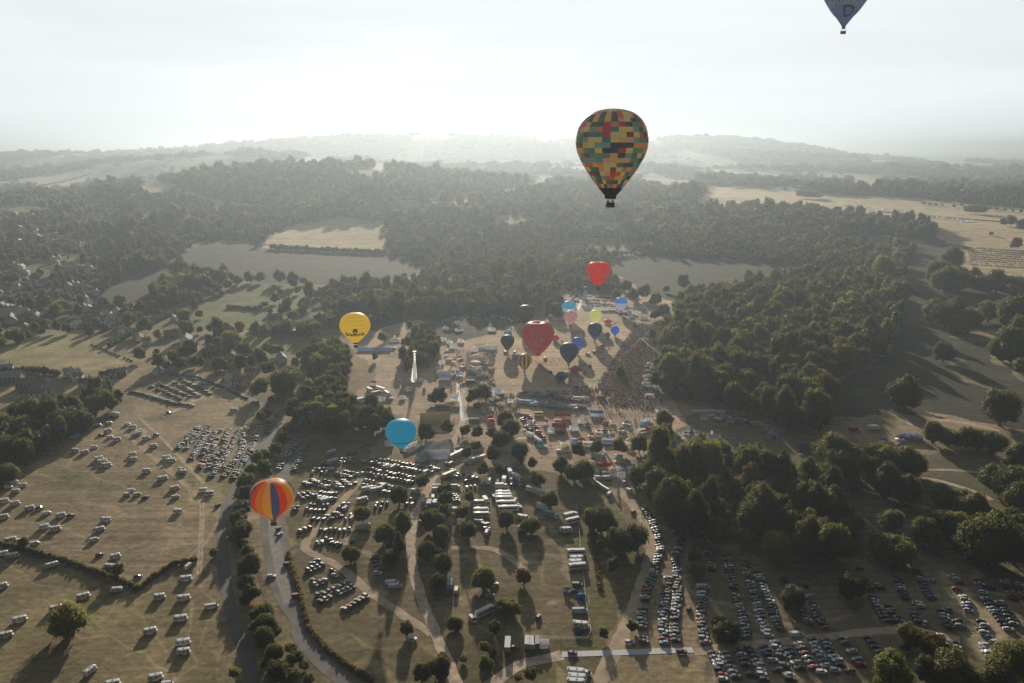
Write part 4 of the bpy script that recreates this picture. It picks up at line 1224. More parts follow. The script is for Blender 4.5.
# middle car park (below the blue balloon)
zr('T7', [(348, 216), (380, 195), (412, 170)], 'in the small block, first line', n=4)
zr('T7', [(360, 222), (400, 204), (437, 186)], 'in the small block, second line', n=5)
zr('T7', [(382, 262), (430, 240), (480, 214)], 'in the second block, upper line', n=7)
zr('T7', [(390, 280), (440, 258), (492, 232)], 'in the second block, lower line', n=7)
zr('T7', [(402, 328), (470, 298), (545, 258)], 'in the third block, upper line', n=9, colours=['black', 'dark blue', 'red', 'silver', 'white', 'grey', 'silver', 'black', 'white'])
zr('T7', [(412, 350), (480, 318), (560, 276)], 'in the third block, lower line', n=10)
zr('T7', [(514, 384), (570, 350), (622, 318)], 'in the lowest single line', n=7, gap=0, colours=['white', 'red', 'black', 'grey', 'red', 'white', 'black'])
zr('T7', [(325, 52), (350, 44), (385, 34)], 'in the trio by the bend', n=3, gap=0, colours=['white', 'silver', 'red'])
zr('T7', [(410, 48), (480, 50), (552, 42)], 'in the line above the bend', n=10, gap=0)
zr('T7', [(388, 96), (450, 84), (520, 108)], 'in the line at the bend of the track', n=11, gap=0)
zr('T7', [(395, 104), (450, 96), (510, 112)], 'in the doubled line at the bend', n=8, lanes=1)
zr('T7', [(540, 96), (565, 96)], 'beside the low bush', n=2, gap=0)
zr('T7', [(655, 145), (652, 185), (660, 210), (665, 235)], 'in the column beside the tall trees', n=6, gap=0, ang=0)
zr('T3', [(545, 268), (600, 262)], 'in the top line of the middle car park', n=4)
zr('T3', [(410, 298), (438, 300)], 'in the top left pair', n=3)
zr('T3', [(412, 314), (440, 316)], 'below the top left pair', n=3)
zr('T3', [(505, 300), (590, 298)], 'in the second line of the middle car park', n=7, lanes=2, lane=6)
zr('T3', [(372, 350), (480, 350)], 'in the third line of the middle car park', n=9, lanes=2)
zr('T3', [(500, 355), (585, 375)], 'in the third line by the slanting track', n=6, lanes=2)
zr('T3', [(350, 400), (388, 415)], 'in the fourth line, left pair', n=3, lanes=2)
zr('T3', [(410, 405), (480, 425)], 'in the fourth line of the middle car park', n=6, lanes=2)
zr('T3', [(500, 400), (545, 430)], 'in the fourth line by the slanting track', n=4, lanes=2)
zr('T3', [(310, 480), (378, 460)], 'in the fifth line, left part', n=5, lanes=2)
zr('T3', [(395, 465), (505, 480)], 'in the fifth line of the middle car park', n=10, lanes=2)
zr('T3', [(345, 530), (450, 535)], 'in the sixth line of the middle car park', n=9, lanes=2)
zr('T3', [(365, 585), (445, 590)], 'in the seventh line of the middle car park', n=7)
zr('T3', [(292, 545), (300, 525)], 'in the pair by the road hedge', n=2, colours=['red', 'black'])
zr('T3', [(505, 520), (550, 525)], 'right of the slanting track, upper', n=4, lanes=2)
zr('T3', [(460, 560), (495, 585)], 'right of the slanting track, lower left', n=3, lanes=2)
zr('T3', [(525, 580), (578, 575)], 'right of the slanting track, lower right', n=4, lanes=2)
zr('T3', [(620, 310), (700, 285), (720, 290)], 'in the short line below the blue balloon', n=6)
zr('T3', [(670, 300), (780, 318), (870, 335), (960, 352)], 'in the first long line below the blue balloon', lanes=2, lane=6.2, gap=.04)
zr('T3', [(625, 350), (740, 372), (885, 400)], 'in the second long line below the blue balloon', lanes=2, lane=6.2, gap=.04)
zr('T3', [(590, 400), (680, 420), (770, 450)], 'in the third long line below the blue balloon', lanes=2, lane=6.2, gap=.1)
zr('T3', [(675, 520), (750, 520)], 'in the ragged line above the tall trees', n=6, lanes=2)
zr('T3', [(835, 500), (880, 505)], 'beside the round tree by the clay track', n=4, lanes=2)
zr('T3', [(600, 240), (700, 215), (760, 210)], 'in the line under the wood edge', n=4, gap=.4)
zr('T3', [(210, 345), (250, 280), (310, 205)], 'parked on the left verge of the pale road', n=16, lanes=1, gap=.12)
zr('T3', [(285, 350), (320, 290), (360, 215)], 'parked on the right verge of the pale road', n=16, gap=.08)
# left car field
zr('T8', [(662, 402), (700, 360), (743, 318)], 'in the first slanting double row', lanes=2, lane=5.4, gap=.03)
zr('T8', [(712, 440), (745, 385), (778, 330)], 'in the second slanting double row', lanes=2, lane=5.4, gap=.03)
zr('T8', [(742, 475), (790, 400), (822, 330)], 'in the third slanting double row', lanes=2, lane=5.4, gap=.03)
zr('T8', [(770, 475), (815, 405), (848, 335)], 'in the fourth slanting row', lanes=1, gap=.03)
zr('T8', [(785, 505), (850, 410), (890, 325)], 'in the fifth slanting double row', lanes=2, lane=5.4, gap=.02)
zr('T8', [(815, 505), (880, 410), (912, 318)], 'in the sixth slanting row', lanes=1, gap=.03)
zr('T8', [(850, 512), (915, 410), (952, 312)], 'in the outermost slanting row', lanes=1, gap=.08)
zr('T8', [(978, 345), (980, 300)], 'beside the dark junction', n=4)
zr('T8', [(475, 190), (560, 210), (640, 235), (692, 240)], 'in the near line of the village car park', lanes=1, gap=.03, ang=None)
zr('T8', [(560, 165), (620, 190), (680, 215)], 'in the second line of the village car park', gap=.25, lanes=2, lane=8)
zr('T8', [(640, 150), (700, 175), (750, 205)], 'in the far line of the village car park', gap=.3, lanes=2, lane=9)
zr('T8', [(690, 150), (760, 180), (780, 190)], 'in the far corner of the village car park', gap=.3, lanes=2, lane=8)
zr('T8', [(620, 128), (700, 130), (760, 150), (830, 180), (905, 215)], 'nose to tail along the village road', pitch=4.9, ang=-30, gap=.1)
zr('L', [(600, 25), (700, 65), (800, 105), (910, 150)], 'lining the road above the tan field', pitch=7, ang=-35, gap=.25)
zr('S', [(155, 262), (200, 232), (230, 205)], 'along the top of the clay track', n=6, gap=.1)
zr('S', [(235, 262), (300, 235)], 'between the two silver trailers', n=5, gap=.1)
zr('S', [(310, 272), (395, 282)], 'in the shade left of the upright vans', n=5, lanes=2, gap=.2)
zr('S', [(250, 335), (390, 330)], 'below the shaded cars left of the upright vans', n=8, gap=.25)
zr('S', [(610, 312), (725, 318)], 'under the last upright van', n=7, gap=.1)
zr('S', [(235, 375), (255, 430)], 'right of the brown-topped tree', n=6, gap=.1, ang=0)
zr('S', [(440, 560), (465, 640)], 'below the middle stack', n=5, gap=.2, ang=0)
zr('S', [(640, 430), (680, 480)], 'right of the tight coach stack', n=5, gap=.1, ang=10)
zr('S', [(20, 190), (110, 225)], 'at the corner of the middle car park', n=6, lanes=2, gap=.2)
zr('S', [(30, 430), (30, 480)], 'left of the pale upright vans', n=4, gap=0, ang=0)
zr('T10', [(25, 355), (110, 350)], 'in the line left of the blue balloon', n=5, gap=.2)
zr('T9', [(10, 560), (60, 620)], 'under the trees left of the rides', n=5, lanes=2, gap=.2)
zr('T6', [(40, 60), (60, 20)], 'in the tree shade by the clay track', n=4, gap=0)
# loose cars on the ground
SINGLES = [('T7', 245, 40, 80, 'black', 'black car at the head of the wide pale road'), ('T7', 250, 65, 80, 'silver', 'silver car right behind the black one on the wide pale road'),
           ('T7', 283, 190, 10, 'black', 'dark car pulled up on the right side of the wide pale road'), ('T7', 215, 240, 5, 'white', 'white car on the left verge of the wide pale road'),
           ('T7', 320, 322, 10, 'red', 'dark red car at the narrow end of the wide pale road'), ('T7', 805, 508, 20, 'white', 'white car beside the lone tree where the tracks meet'),
           ('T7', 38, 75, 85, 'white', 'white car driving along the dark lane'), ('T8', 618, 268, 20, 'black', 'dark car alone on the dusty opening of the car field'),
           ('T8', 703, 242, 5, 'silver', 'silver car at the end of the village car park'), ('T6', 308, 218, 40, 'white', 'white car tucked against the broad yellow-green tree'),
           ('T6', 287, 272, 15, 'silver', 'silver car in the shade of the broad tree'), ('T6', 518, 373, 70, 'black', 'black car alone in a long tree shadow'),
           ('T6', 680, 545, 5, 'black', 'black car driving onto the white trackway'), ('T6', 955, 495, 5, 'white', 'white car parked just above the white trackway'),
           ('T4', 185, 550, 0, 'black', 'dark car just below the far end of the trackway'), ('T4', 810, 640, 5, 'white', 'white car alone in a gap of the lower car park'),
           ('TC', 650, 255, 60, 'grey', 'grey car driving down the dirt track'), ('T4', 218, 355, 70, 'black', 'small dark vehicle alone in the dusty aisle'),
           ('T5', 810, 490, 20, 'white', 'white car at the foot of the sunlit aisle'), ('T3', 207, 80, 80, 'grey', 'grey car waiting at the dark junction'),
           ('T1', 700, 115, 75, 'grey', 'grey car at the bend of the field track'), ('T1', 735, 220, 80, 'white', 'white car on the lane beside the upper camper field'),
           ('T8', 572, 350, 30, 'black', 'dark car by the double wheel track'), ('T1', 320, 275, 40, 'black', 'dark car beside a motorhome above the hedge'),
           ('T1', 443, 345, 20, 'black', 'dark car in the elbow of the hedge'), ('T1', 467, 90, 50, 'dark blue', 'dark blue car in the middle of the upper camper field'),
           ('T1', 128, 125, 25, 'black', 'black car between two campers in the left row'), ('T1', 228, 150, 40, 'black', 'black car at the end of the left camper row'),
           ('T8', 370, 350, 25, 'black', 'dark car beside the first campers by the gate'), ('T6', 400, 520, 15, 'black', 'dark car behind the grey trailer'),
           ('T7', 610, 45, 10, 'silver', 'silver car tucked behind the white van in the middle car park')]
for zk, x, y, a, c, lab in SINGLES:
    p = Vector(gp(*zz(zk, [(x, y)])[0]))
    CARS.append(dict(x=p.x, y=p.y, rz=math.radians(a), kind=rnd.choice(['hatchback', 'estate', 'jeep']), c=c, where=None, group=None, label=lab))
# distant car field on the plateau and others, always small
zr('T14', [(630, 322), (700, 335), (740, 345)], 'in the distant plateau car field', lanes=3, gap=.05)
for q in range(9):
    y = 345 + q * 10.5
    zr('T14', [(735 + q * 2, y - 6), (860, y + 2), (1030, y + 14)], 'in the distant plateau car field', gap=.08 if q != 7 else .5, pitch=3.2)
zr('T14', [(545, 182), (650, 196), (780, 206)], 'among the tents on the plateau', lanes=2, lane=18, gap=.35, pitch=5)
zr('T14', [(120, 130), (300, 145), (430, 156)], 'beyond the hill wood on the plateau', lanes=2, lane=14, gap=.3, pitch=5)
for q in range(6):
    zr('T15', [(-10 + q * 4, 130 + q * 24), (90, 138 + q * 22), (200 + q * 5, 150 + q * 22)], 'behind the balloon field', gap=.15, pitch=3.2)
for q in range(5):
    zr('T15', [(-70, 110 + q * 35), (-20, 80 + q * 30)], 'left of the far trackway', gap=.35, pitch=4)
zr('T9', [(140, 265), (185, 330), (235, 420)], 'behind the stalls', lanes=2, gap=.3, pitch=4)

for c in CARS:
    c['px'], c['py'] = proj(c['x'], c['y'], float(T(c['x'], c['y'])))
    c['d'] = math.sqrt(c['x'] ** 2 + c['y'] ** 2 + EYE ** 2)
# no two cars in the same spot, none on tree trunks
CARS.sort(key=lambda c: (0 if c.get('label') else 1, c['d']))
keep, grid = [], {}
for c in CARS:
    k = (int(c['x'] // 3), int(c['y'] // 3))
    ok = True
    for i in (-1, 0, 1):
        for j in (-1, 0, 1):
            for o in grid.get((k[0] + i, k[1] + j), ()):
                dx, dy = c['x'] - o['x'], c['y'] - o['y']
                u = abs(dx * math.cos(o['rz']) + dy * math.sin(o['rz']))
                v = abs(-dx * math.sin(o['rz']) + dy * math.cos(o['rz']))
                if u < 4.0 and v < 1.95:
                    ok = False
    if ok:
        grid.setdefault(k, []).append(c)
        keep.append(c)
CARS = keep
print('cars', len(CARS))
vis = [c for c in CARS if -5 < c['px'] < 1029 and c['py'] < 688]
vis.sort(key=lambda c: (0 if c.get('label') else 1, c['d']))
near_c, far_c = vis[:300], vis[300:]
bw = {}
for c in near_c:
    if not c.get('label'):
        bw.setdefault((c['c'], c['kind'], c['where']), []).append(c)
for (cc, k, wh), L in bw.items():
    L.sort(key=lambda c: -c['d'])
    for i, c in enumerate(L):
        kk = {'jeep': 'off-roader'}.get(k, k)
        c['label'] = f'{cc} {kk} {wh}' + ('' if len(L) == 1 else f', {ordw(i)} from the far end')
for c in near_c:
    build_car(c['x'], c['y'], c['rz'], c['kind'], c['c'], c['label'], c['group'])
# the rest of the cars as one mass
def far_car_proto(kind):
    s = CARSH[kind]
    m = MB().loft(s['hull'], 0, .3).loft(s['win'], 1, .14).loft(s['roof'], 0, .15)
    for sx in (-1, 1):
        for sy in (-1, 1):
            m.box((sx * WH[kind], sy * .78, .3), (.6, .2, .6), 2)
    V_ = np.array(m.v)
    tri, tm = [], []
    for f, q in zip(m.f, m.m):
        for i in range(1, len(f) - 1):
            tri.append((f[0], f[i], f[i + 1]))
            tm.append(q)
    return V_, np.array(tri), np.array(tm)


FP = {k: far_car_proto(k) for k in CARSH}
VV, FF, CC, b = [], [], [], 0
for c in far_c:
    v, f, q = FP[c['kind']]
    ca, sa = math.cos(c['rz']), math.sin(c['rz'])
    z = float(T(c['x'], c['y'])) + .05
    VV.append(np.stack([c['x'] + v[:, 0] * ca - v[:, 1] * sa, c['y'] + v[:, 0] * sa + v[:, 1] * ca, v[:, 2] + z], 1))
    FF.append(f + b)
    b += len(v)
    cm = np.array([PAINT[c['c']], (.03, .035, .04), (.02, .02, .02)])
    CC.append(cm[q])
am = attr_mat('distant_car_paint', .52, .35)
obj('parked_cars', np_mesh('parked_cars', np.concatenate(VV), np.concatenate(FF), [am], np.concatenate(CC)), label='the farther rows of parked cars filling the car fields', cat='cars', kind='stuff')

# ------------------------------------------------------------------ campers, vans, lorries
CREAM = mat('camper_panel', (.74, .75, .77), .65, .3, .04, 1)
STRIPE = mat('camper_stripe', (.18, .22, .28), .5)
BLUEC = mat('blue_canvas', (.05, .16, .42), .6, .3, .1)


def wheels(e, xs, y, r=.34):
    for x in xs:
        for sy in (-1, 1):
            o = obj('wheel', wheel_me, e, (x, sy * y, r))
            o.scale = (r / .32,) * 3


MH = {}


def camper(x, y, rz, label, kind='motorhome', group='campers on the camping field', L=6.6, tint=None):
    z = float(T(x, y))
    key = (kind, round(L, 1), tint)
    if key not in MH:
        pan = mat('panel_' + tint, PAINT[tint], .62, .3, .04, 1) if tint else CREAM
        h = L / 2
        if kind == 'motorhome':
            b = MB().loft([(.45, -h, h - 2.0, 1.08), (.7, -h - .05, h - 1.9, 1.12), (2.55, -h, h - 1.7, 1.10), (2.72, -h + .15, h - 1.9, 1.0)], 0, .15)
            b.loft([(2.05, h - 2.2, h - .75, 1.02), (2.45, h - 2.2, h - .55, 1.05), (2.78, h - 2.1, h - 1.2, .95)], 0, .3)
            b.box((-h + .6, 0, 2.80), (.7, .7, .12), 1).box((0, .2, 2.80), (.6, .6, .12), 1).box((.2, 1.16, 2.45), (2.6, .12, .14), 1)
            b.box((-h * .2, 1.135, 1.05), (L * .5, .02, .12), 1).box((-h * .2, -1.135, 1.05), (L * .5, .02, .12), 1).box((-h - .06, 0, .55), (.08, 2.0, .2), 1)
            c = MB().loft([(.35, h - 2.05, h - .05, .95), (.8, h - 2.05, h, 1.0), (1.15, h - 2.05, h - .25, .98), (1.25, h - 2.05, h - .75, .94), (2.05, h - 2.05, h - 1.35, .86)], 0, .25)
            wn = [MB().box((-h + 1.3, s * 1.11, 1.75), (1.1, .06, .55)).mesh('window', [GLASS]) for s in (-1, 1)]
            wn += [MB().box((.1, s * 1.11, 1.75), (.8, .06, .55)).mesh('window', [GLASS]) for s in (-1, 1)]
            wn.append(MB().add([(h - .72, -.86, 1.3), (h - .72, .86, 1.3), (h - 1.28, .78, 2.02), (h - 1.28, -.78, 2.02)], [(0, 1, 2, 3)]).box((h - 1.5, .96, 1.6), (.6, .06, .5)).box((h - 1.5, -.96, 1.6), (.6, .06, .5)).mesh('windscreen', [GLASS]))
            MH[key] = [('living_box', b.mesh('living_box', [pan, STRIPE])), ('cab', c.mesh('cab', [CREAM]))] + [('window' if i < 4 else 'windscreen', q) for i, q in enumerate(wn)]
        elif kind == 'caravan':
            b = MB().loft([(.45, -h, h, 1.05), (.9, -h - .15, h + .15, 1.12), (1.9, -h - .1, h + .1, 1.12), (2.45, -h + .25, h - .3, 1.08), (2.6, -h + .6, h - .7, .95)], 0, .3)
            b.box((0, 0, 2.64), (.6, .6, .12), 1).box((0, 1.135, 1.0), (L * .8, .03, .14), 1).box((0, -1.135, 1.0), (L * .8, .03, .14), 1)
            d = MB().cyl((h, -.35, .5), (h + 1.2, 0, .5), .05, .05, 6).cyl((h, .35, .5), (h + 1.2, 0, .5), .05, .05, 6)
            wn = [MB().box((h * .3 * k, s * 1.12, 1.65), (.9, .06, .55)).mesh('window', [GLASS]) for s in (-1, 1) for k in (-1.5, 1.2)]
            wn.append(MB().box((h + .1, 0, 1.65), (.12, 1.5, .5)).mesh('window', [GLASS]))
            MH[key] = [('body', b.mesh('body', [pan, STRIPE])), ('drawbar', d.mesh('drawbar', [METAL]))] + [('window', q) for q in wn]
        elif kind == 'van':
            b = MB().loft([(.35, -h, h, .92), (.8, -h - .05, h + .05, .98), (1.15, -h, h - .1, .98), (1.22, -h, h - .65, .95), (1.95, -h + .05, h - 1.35, .88), (2.15, -h + .2, h - 1.6, .78)], 0, .22)
            b.box((-h - .05, 0, .5), (.08, 1.7, .18), 1)
            ws = MB().add([(h - .60, -.84, 1.26), (h - .60, .84, 1.26), (h - 1.27, .78, 1.92), (h - 1.27, -.78, 1.92)], [(0, 1, 2, 3)])
            sw = [MB().box((h - 1.75, s * .935, 1.55), (.75, .06, .5)).mesh('window', [GLASS]) for s in (-1, 1)]
            MH[key] = [('body', b.mesh('body', [pan, DARK])), ('windscreen', ws.mesh('windscreen', [GLASS])), ('window', sw[0]), ('window', sw[1])]
        elif kind == 'lorry':
            b = MB().loft([(.95, -h, h - 2.3, 1.22), (1.1, -h, h - 2.3, 1.25), (3.6, -h, h - 2.3, 1.25), (3.68, -h + .1, h - 2.4, 1.15)], 0, .06)
            b.box((-h * .1, 0, .8), (L * .9, .9, .25), 1)
            c = MB().loft([(.5, h - 2.1, h, 1.15), (1.4, h - 2.1, h + .03, 1.2), (2.6, h - 2.1, h - .2, 1.15), (3.0, h - 2.1, h - .7, 1.0)], 0, .2)
            ws = MB().add([(h + .02, -.95, 1.55), (h + .02, .95, 1.55), (h - .12, .9, 2.4), (h - .12, -.9, 2.4)], [(0, 1, 2, 3)])
            MH[key] = [('cargo_box', b.mesh('cargo_box', [pan, DARK])), ('cab', c.mesh('cab', [CREAM])), ('windscreen', ws.mesh('windscreen', [GLASS]))]
        elif kind == 'coach':
            b = MB().loft([(.4, -h, h, 1.15), (.8, -h - .03, h + .05, 1.25), (1.5, -h, h, 1.25), (2.6, -h, h - .15, 1.22), (3.2, -h + .1, h - .4, 1.12), (3.3, -h + .3, h - .8, .95)], 0, .25)
            b.box((-h * .4, 0, 3.35), (2, 1.4, .18), 1)
            wn = MB().box((-.2, 1.235, 2.1), (L * .86, .05, .8)).mesh('side_windows', [GLASS])
            wn2 = MB().box((-.2, -1.235, 2.1), (L * .86, .05, .8)).mesh('side_windows', [GLASS])
            ws = MB().box((h - .05, 0, 2.0), (.14, 2.0, 1.2)).mesh('windscreen', [GLASS])
            MH[key] = [('body', b.mesh('body', [pan, METAL])), ('side_windows', wn), ('side_windows', wn2), ('windscreen', ws)]
        elif kind == 'trailer':
            b = MB().loft([(.95, -h, h, 1.2), (1.1, -h, h, 1.24), (3.1, -h, h, 1.24), (3.18, -h + .1, h - .1, 1.15)], 0, .06)
            b.box((0, 0, .75), (L * .9, .8, .22), 1)
            for k in range(int(L / 1.2)):
                b.box((-h + .6 + k * 1.2, 1.25, 2.0), (.06, .03, 2.0), 1).box((-h + .6 + k * 1.2, -1.25, 2.0), (.06, .03, 2.0), 1)
            lg = MB().cyl((h - 1.5, .7, 0), (h - 1.5, .7, .9), .08, .08, 6).cyl((h - 1.5, -.7, 0), (h - 1.5, -.7, .9), .08, .08, 6)
            MH[key] = [('box', b.mesh('box', [pan, METAL])), ('support_leg', lg.mesh('support_leg', [METAL]))]
    nm = {'motorhome': 'motorhome', 'caravan': 'caravan', 'van': 'van', 'lorry': 'lorry', 'coach': 'coach', 'trailer': 'box_trailer'}[kind]
    e = empty(nm, (x, y, z), rz, label=label, cat=nm.replace('_', ' '), group=group)
    for nm2, q in MH[key]:
        obj(nm2, q, e)
    if group == 'campers on the camping field':
        e.scale = (.84, .84, .88)
    h = L / 2
    if kind == 'motorhome':
        wheels(e, (h - 1.2, -h + 1.5), .98, .36)
    elif kind == 'caravan':
        wheels(e, (0,), 1.02, .33)
    elif kind == 'van':
        wheels(e, (h - .95, -h + .95), .88, .34)
    elif kind == 'lorry':
        wheels(e, (h - 1.2, -h + 1.6, -h + 2.8), 1.1, .48)
    elif kind == 'coach':
        wheels(e, (h - 2.4, -h + 2.8), 1.12, .48)
    else:
        wheels(e, (-h + 1.2, -h + 2.3), 1.1, .45)
    return e


CAMP = [  # zone, x, y, heading deg, kind, place words
    ('T1', 95, 120, 30, 'motorhome'), ('T1', 150, 135, 30, 'van'), ('T1', 195, 143, 28, 'motorhome'), ('T1', 142, 180, 25, 'motorhome'), ('T1', 178, 186, 20, 'motorhome'),
    ('T1', 45, 38, 15, 'caravan'), ('T1', 72, 47, 15, 'caravan'), ('T1', 28, 52, 15, 'van'), ('T1', 50, 66, 10, 'caravan'), ('T1', 14, 97, 25, 'motorhome'), ('T1', 48, 105, 28, 'motorhome'), ('T1', 10, 148, 20, 'motorhome'),
    ('T1', 35, 222, 28, 'motorhome'), ('T1', 72, 222, 28, 'van'), ('T1', 112, 232, 28, 'van'), ('T1', 10, 267, 28, 'motorhome'), ('T1', 40, 273, 28, 'motorhome'), ('T1', 6, 370, 30, 'motorhome'),
    ('T1', 340, 157, -5, 'motorhome'), ('T1', 320, 188, 30, 'motorhome'), ('T1', 302, 220, 32, 'van'), ('T1', 370, 275, 32, 'motorhome'), ('T1', 352, 307, -10, 'caravan'), ('T1', 167, 303, 38, 'motorhome'),
    ('T1', 374, 382, 8, 'caravan'), ('T1', 267, 403, 28, 'motorhome'), ('T1', 180, 441, 28, 'motorhome'), ('T1', 63, 477, 25, 'motorhome'), ('T1', 20, 527, 25, 'motorhome'), ('T1', 290, 642, 70, 'motorhome'),
    ('T1', 500, 662, 18, 'motorhome'), ('T1', 362, 683, 15, 'motorhome'), ('T1', 537, 682, 10, 'van'), ('T1', 512, 404, 12, 'motorhome'), ('T1', 590, 408, 12, 'motorhome'), ('T1', 597, 346, 12, 'motorhome'),
    ('T1', 603, 308, 80, 'caravan'), ('T1', 580, 473, 12, 'motorhome'), ('T1', 588, 550, 12, 'motorhome'), ('T1', 590, 580, 12, 'motorhome'), ('T1', 482, 514, 22, 'motorhome'), ('T1', 678, 433, 14, 'coachlet'),
    ('T1', 521, 25, 30, 'motorhome'), ('T1', 560, 56, 35, 'motorhome'), ('T1', 563, 83, 30, 'van'), ('T1', 440, 75, 28, 'van'), ('T1', 420, 62, 25, 'van'), ('T1', 408, 76, -20, 'van'), ('T1', 652, 62, 10, 'caravan'), ('T1', 672, 72, 10, 'caravan'), ('T1', 570, 130, 0, 'caravan'),
    ('T8', 395, 330, 30, 'motorhome'), ('T8', 403, 352, 25, 'van'), ('T8', 428, 361, 20, 'motorhome'), ('T8', 485, 316, 20, 'motorhome'), ('T8', 507, 332, 55, 'motorhome'), ('T8', 504, 340, 40, 'caravan'), ('T8', 466, 305, 20, 'van'), ('T8', 535, 357, 20, 'motorhome'),
    ('T8', 562, 385, 15, 'motorhome'), ('T8', 345, 388, 10, 'van'), ('T8', 275, 402, -15, 'motorhome'), ('T8', 310, 408, 35, 'motorhome'), ('T8', 362, 431, 30, 'motorhome'), ('T8', 375, 442, 25, 'motorhome'), ('T8', 390, 455, 20, 'motorhome'),
    ('T8', 485, 415, 15, 'caravan'), ('T8', 488, 433, 5, 'caravan'), ('T8', 610, 427, 20, 'motorhome'), ('T8', 625, 438, 15, 'motorhome'), ('T8', 537, 476, 5, 'motorhome'), ('T8', 597, 502, 20, 'motorhome'), ('T8', 663, 470, -30, 'van'), ('T8', 670, 480, 0, 'caravan'),
    ('T8', 268, 355, -15, 'van'), ('T8', 285, 347, 25, 'van'), ('T8', 417, 272, 10, 'motorhome'), ('T8', 855, 254, 0, 'motorhome'), ('T8', 360, 308, 15, 'van'), ('T8', 400, 300, 15, 'van'), ('T8', 130, 405, 40, 'van')]
def near_words(px, py):
    if py < 424:
        return 'near the dusty opening by the village car park'
    if px > 205:
        return 'alone between the field track and the lane'
    if py > 570 and px > 130:
        return 'in the lower field beside the field track'
    if py > 560 and px <= 50:
        return 'by the left end of the lower camper field'
    if py > 562:
        return 'in the open middle of the lower camper field'
    if px < 75 and py > 485:
        return 'in the left-hand cluster of the upper camper field'
    if px > 165:
        return 'beside the bend of the double wheel track'
    if py > 500:
        return 'in the short file above the zigzag hedge'
    if py < 460 and px < 125:
        return 'in the upper rows near the wood'
    return 'along the double wheel track'


recs = []
for i, (zk, x, y, a, k) in enumerate(CAMP):
    px, py = zz(zk, [(x, y)])[0]
    wx, wy = gp(px, py, 1.3)
    recs.append([wx, wy, a, k, px, py])
cnt = {}
for q in recs:
    cnt.setdefault((q[3], near_words(q[4], q[5])), []).append(q)
lk = {'motorhome': 'white motorhome', 'caravan': 'white caravan', 'van': 'camper van', 'coachlet': 'white minibus'}
for (k, wh), L in cnt.items():
    L.sort(key=lambda q: q[5])
    for i, q in enumerate(L):
        lab = lk[k] + ' ' + wh + ('' if len(L) == 1 else f', {ordw(i)} counted downward')
        if k == 'coachlet':
            camper(q[0], q[1], math.radians(q[2]), lab, 'van', L=7.2)
        else:
            camper(q[0], q[1], math.radians(q[2] * 1.0), lab, k, L={'motorhome': rnd.choice([6.4, 6.8, 7.2]), 'caravan': rnd.choice([5.6, 6.0]), 'van': 5.4}[k])


def big(zk, x, y, a, kind, label, L, tint=None, group='vehicles parked round the show ground'):
    px, py = zz(zk, [(x, y)])[0]
    wx, wy = gp(px, py, 1.5)
    return camper(wx, wy, math.radians(a), label, kind, group, L, tint)


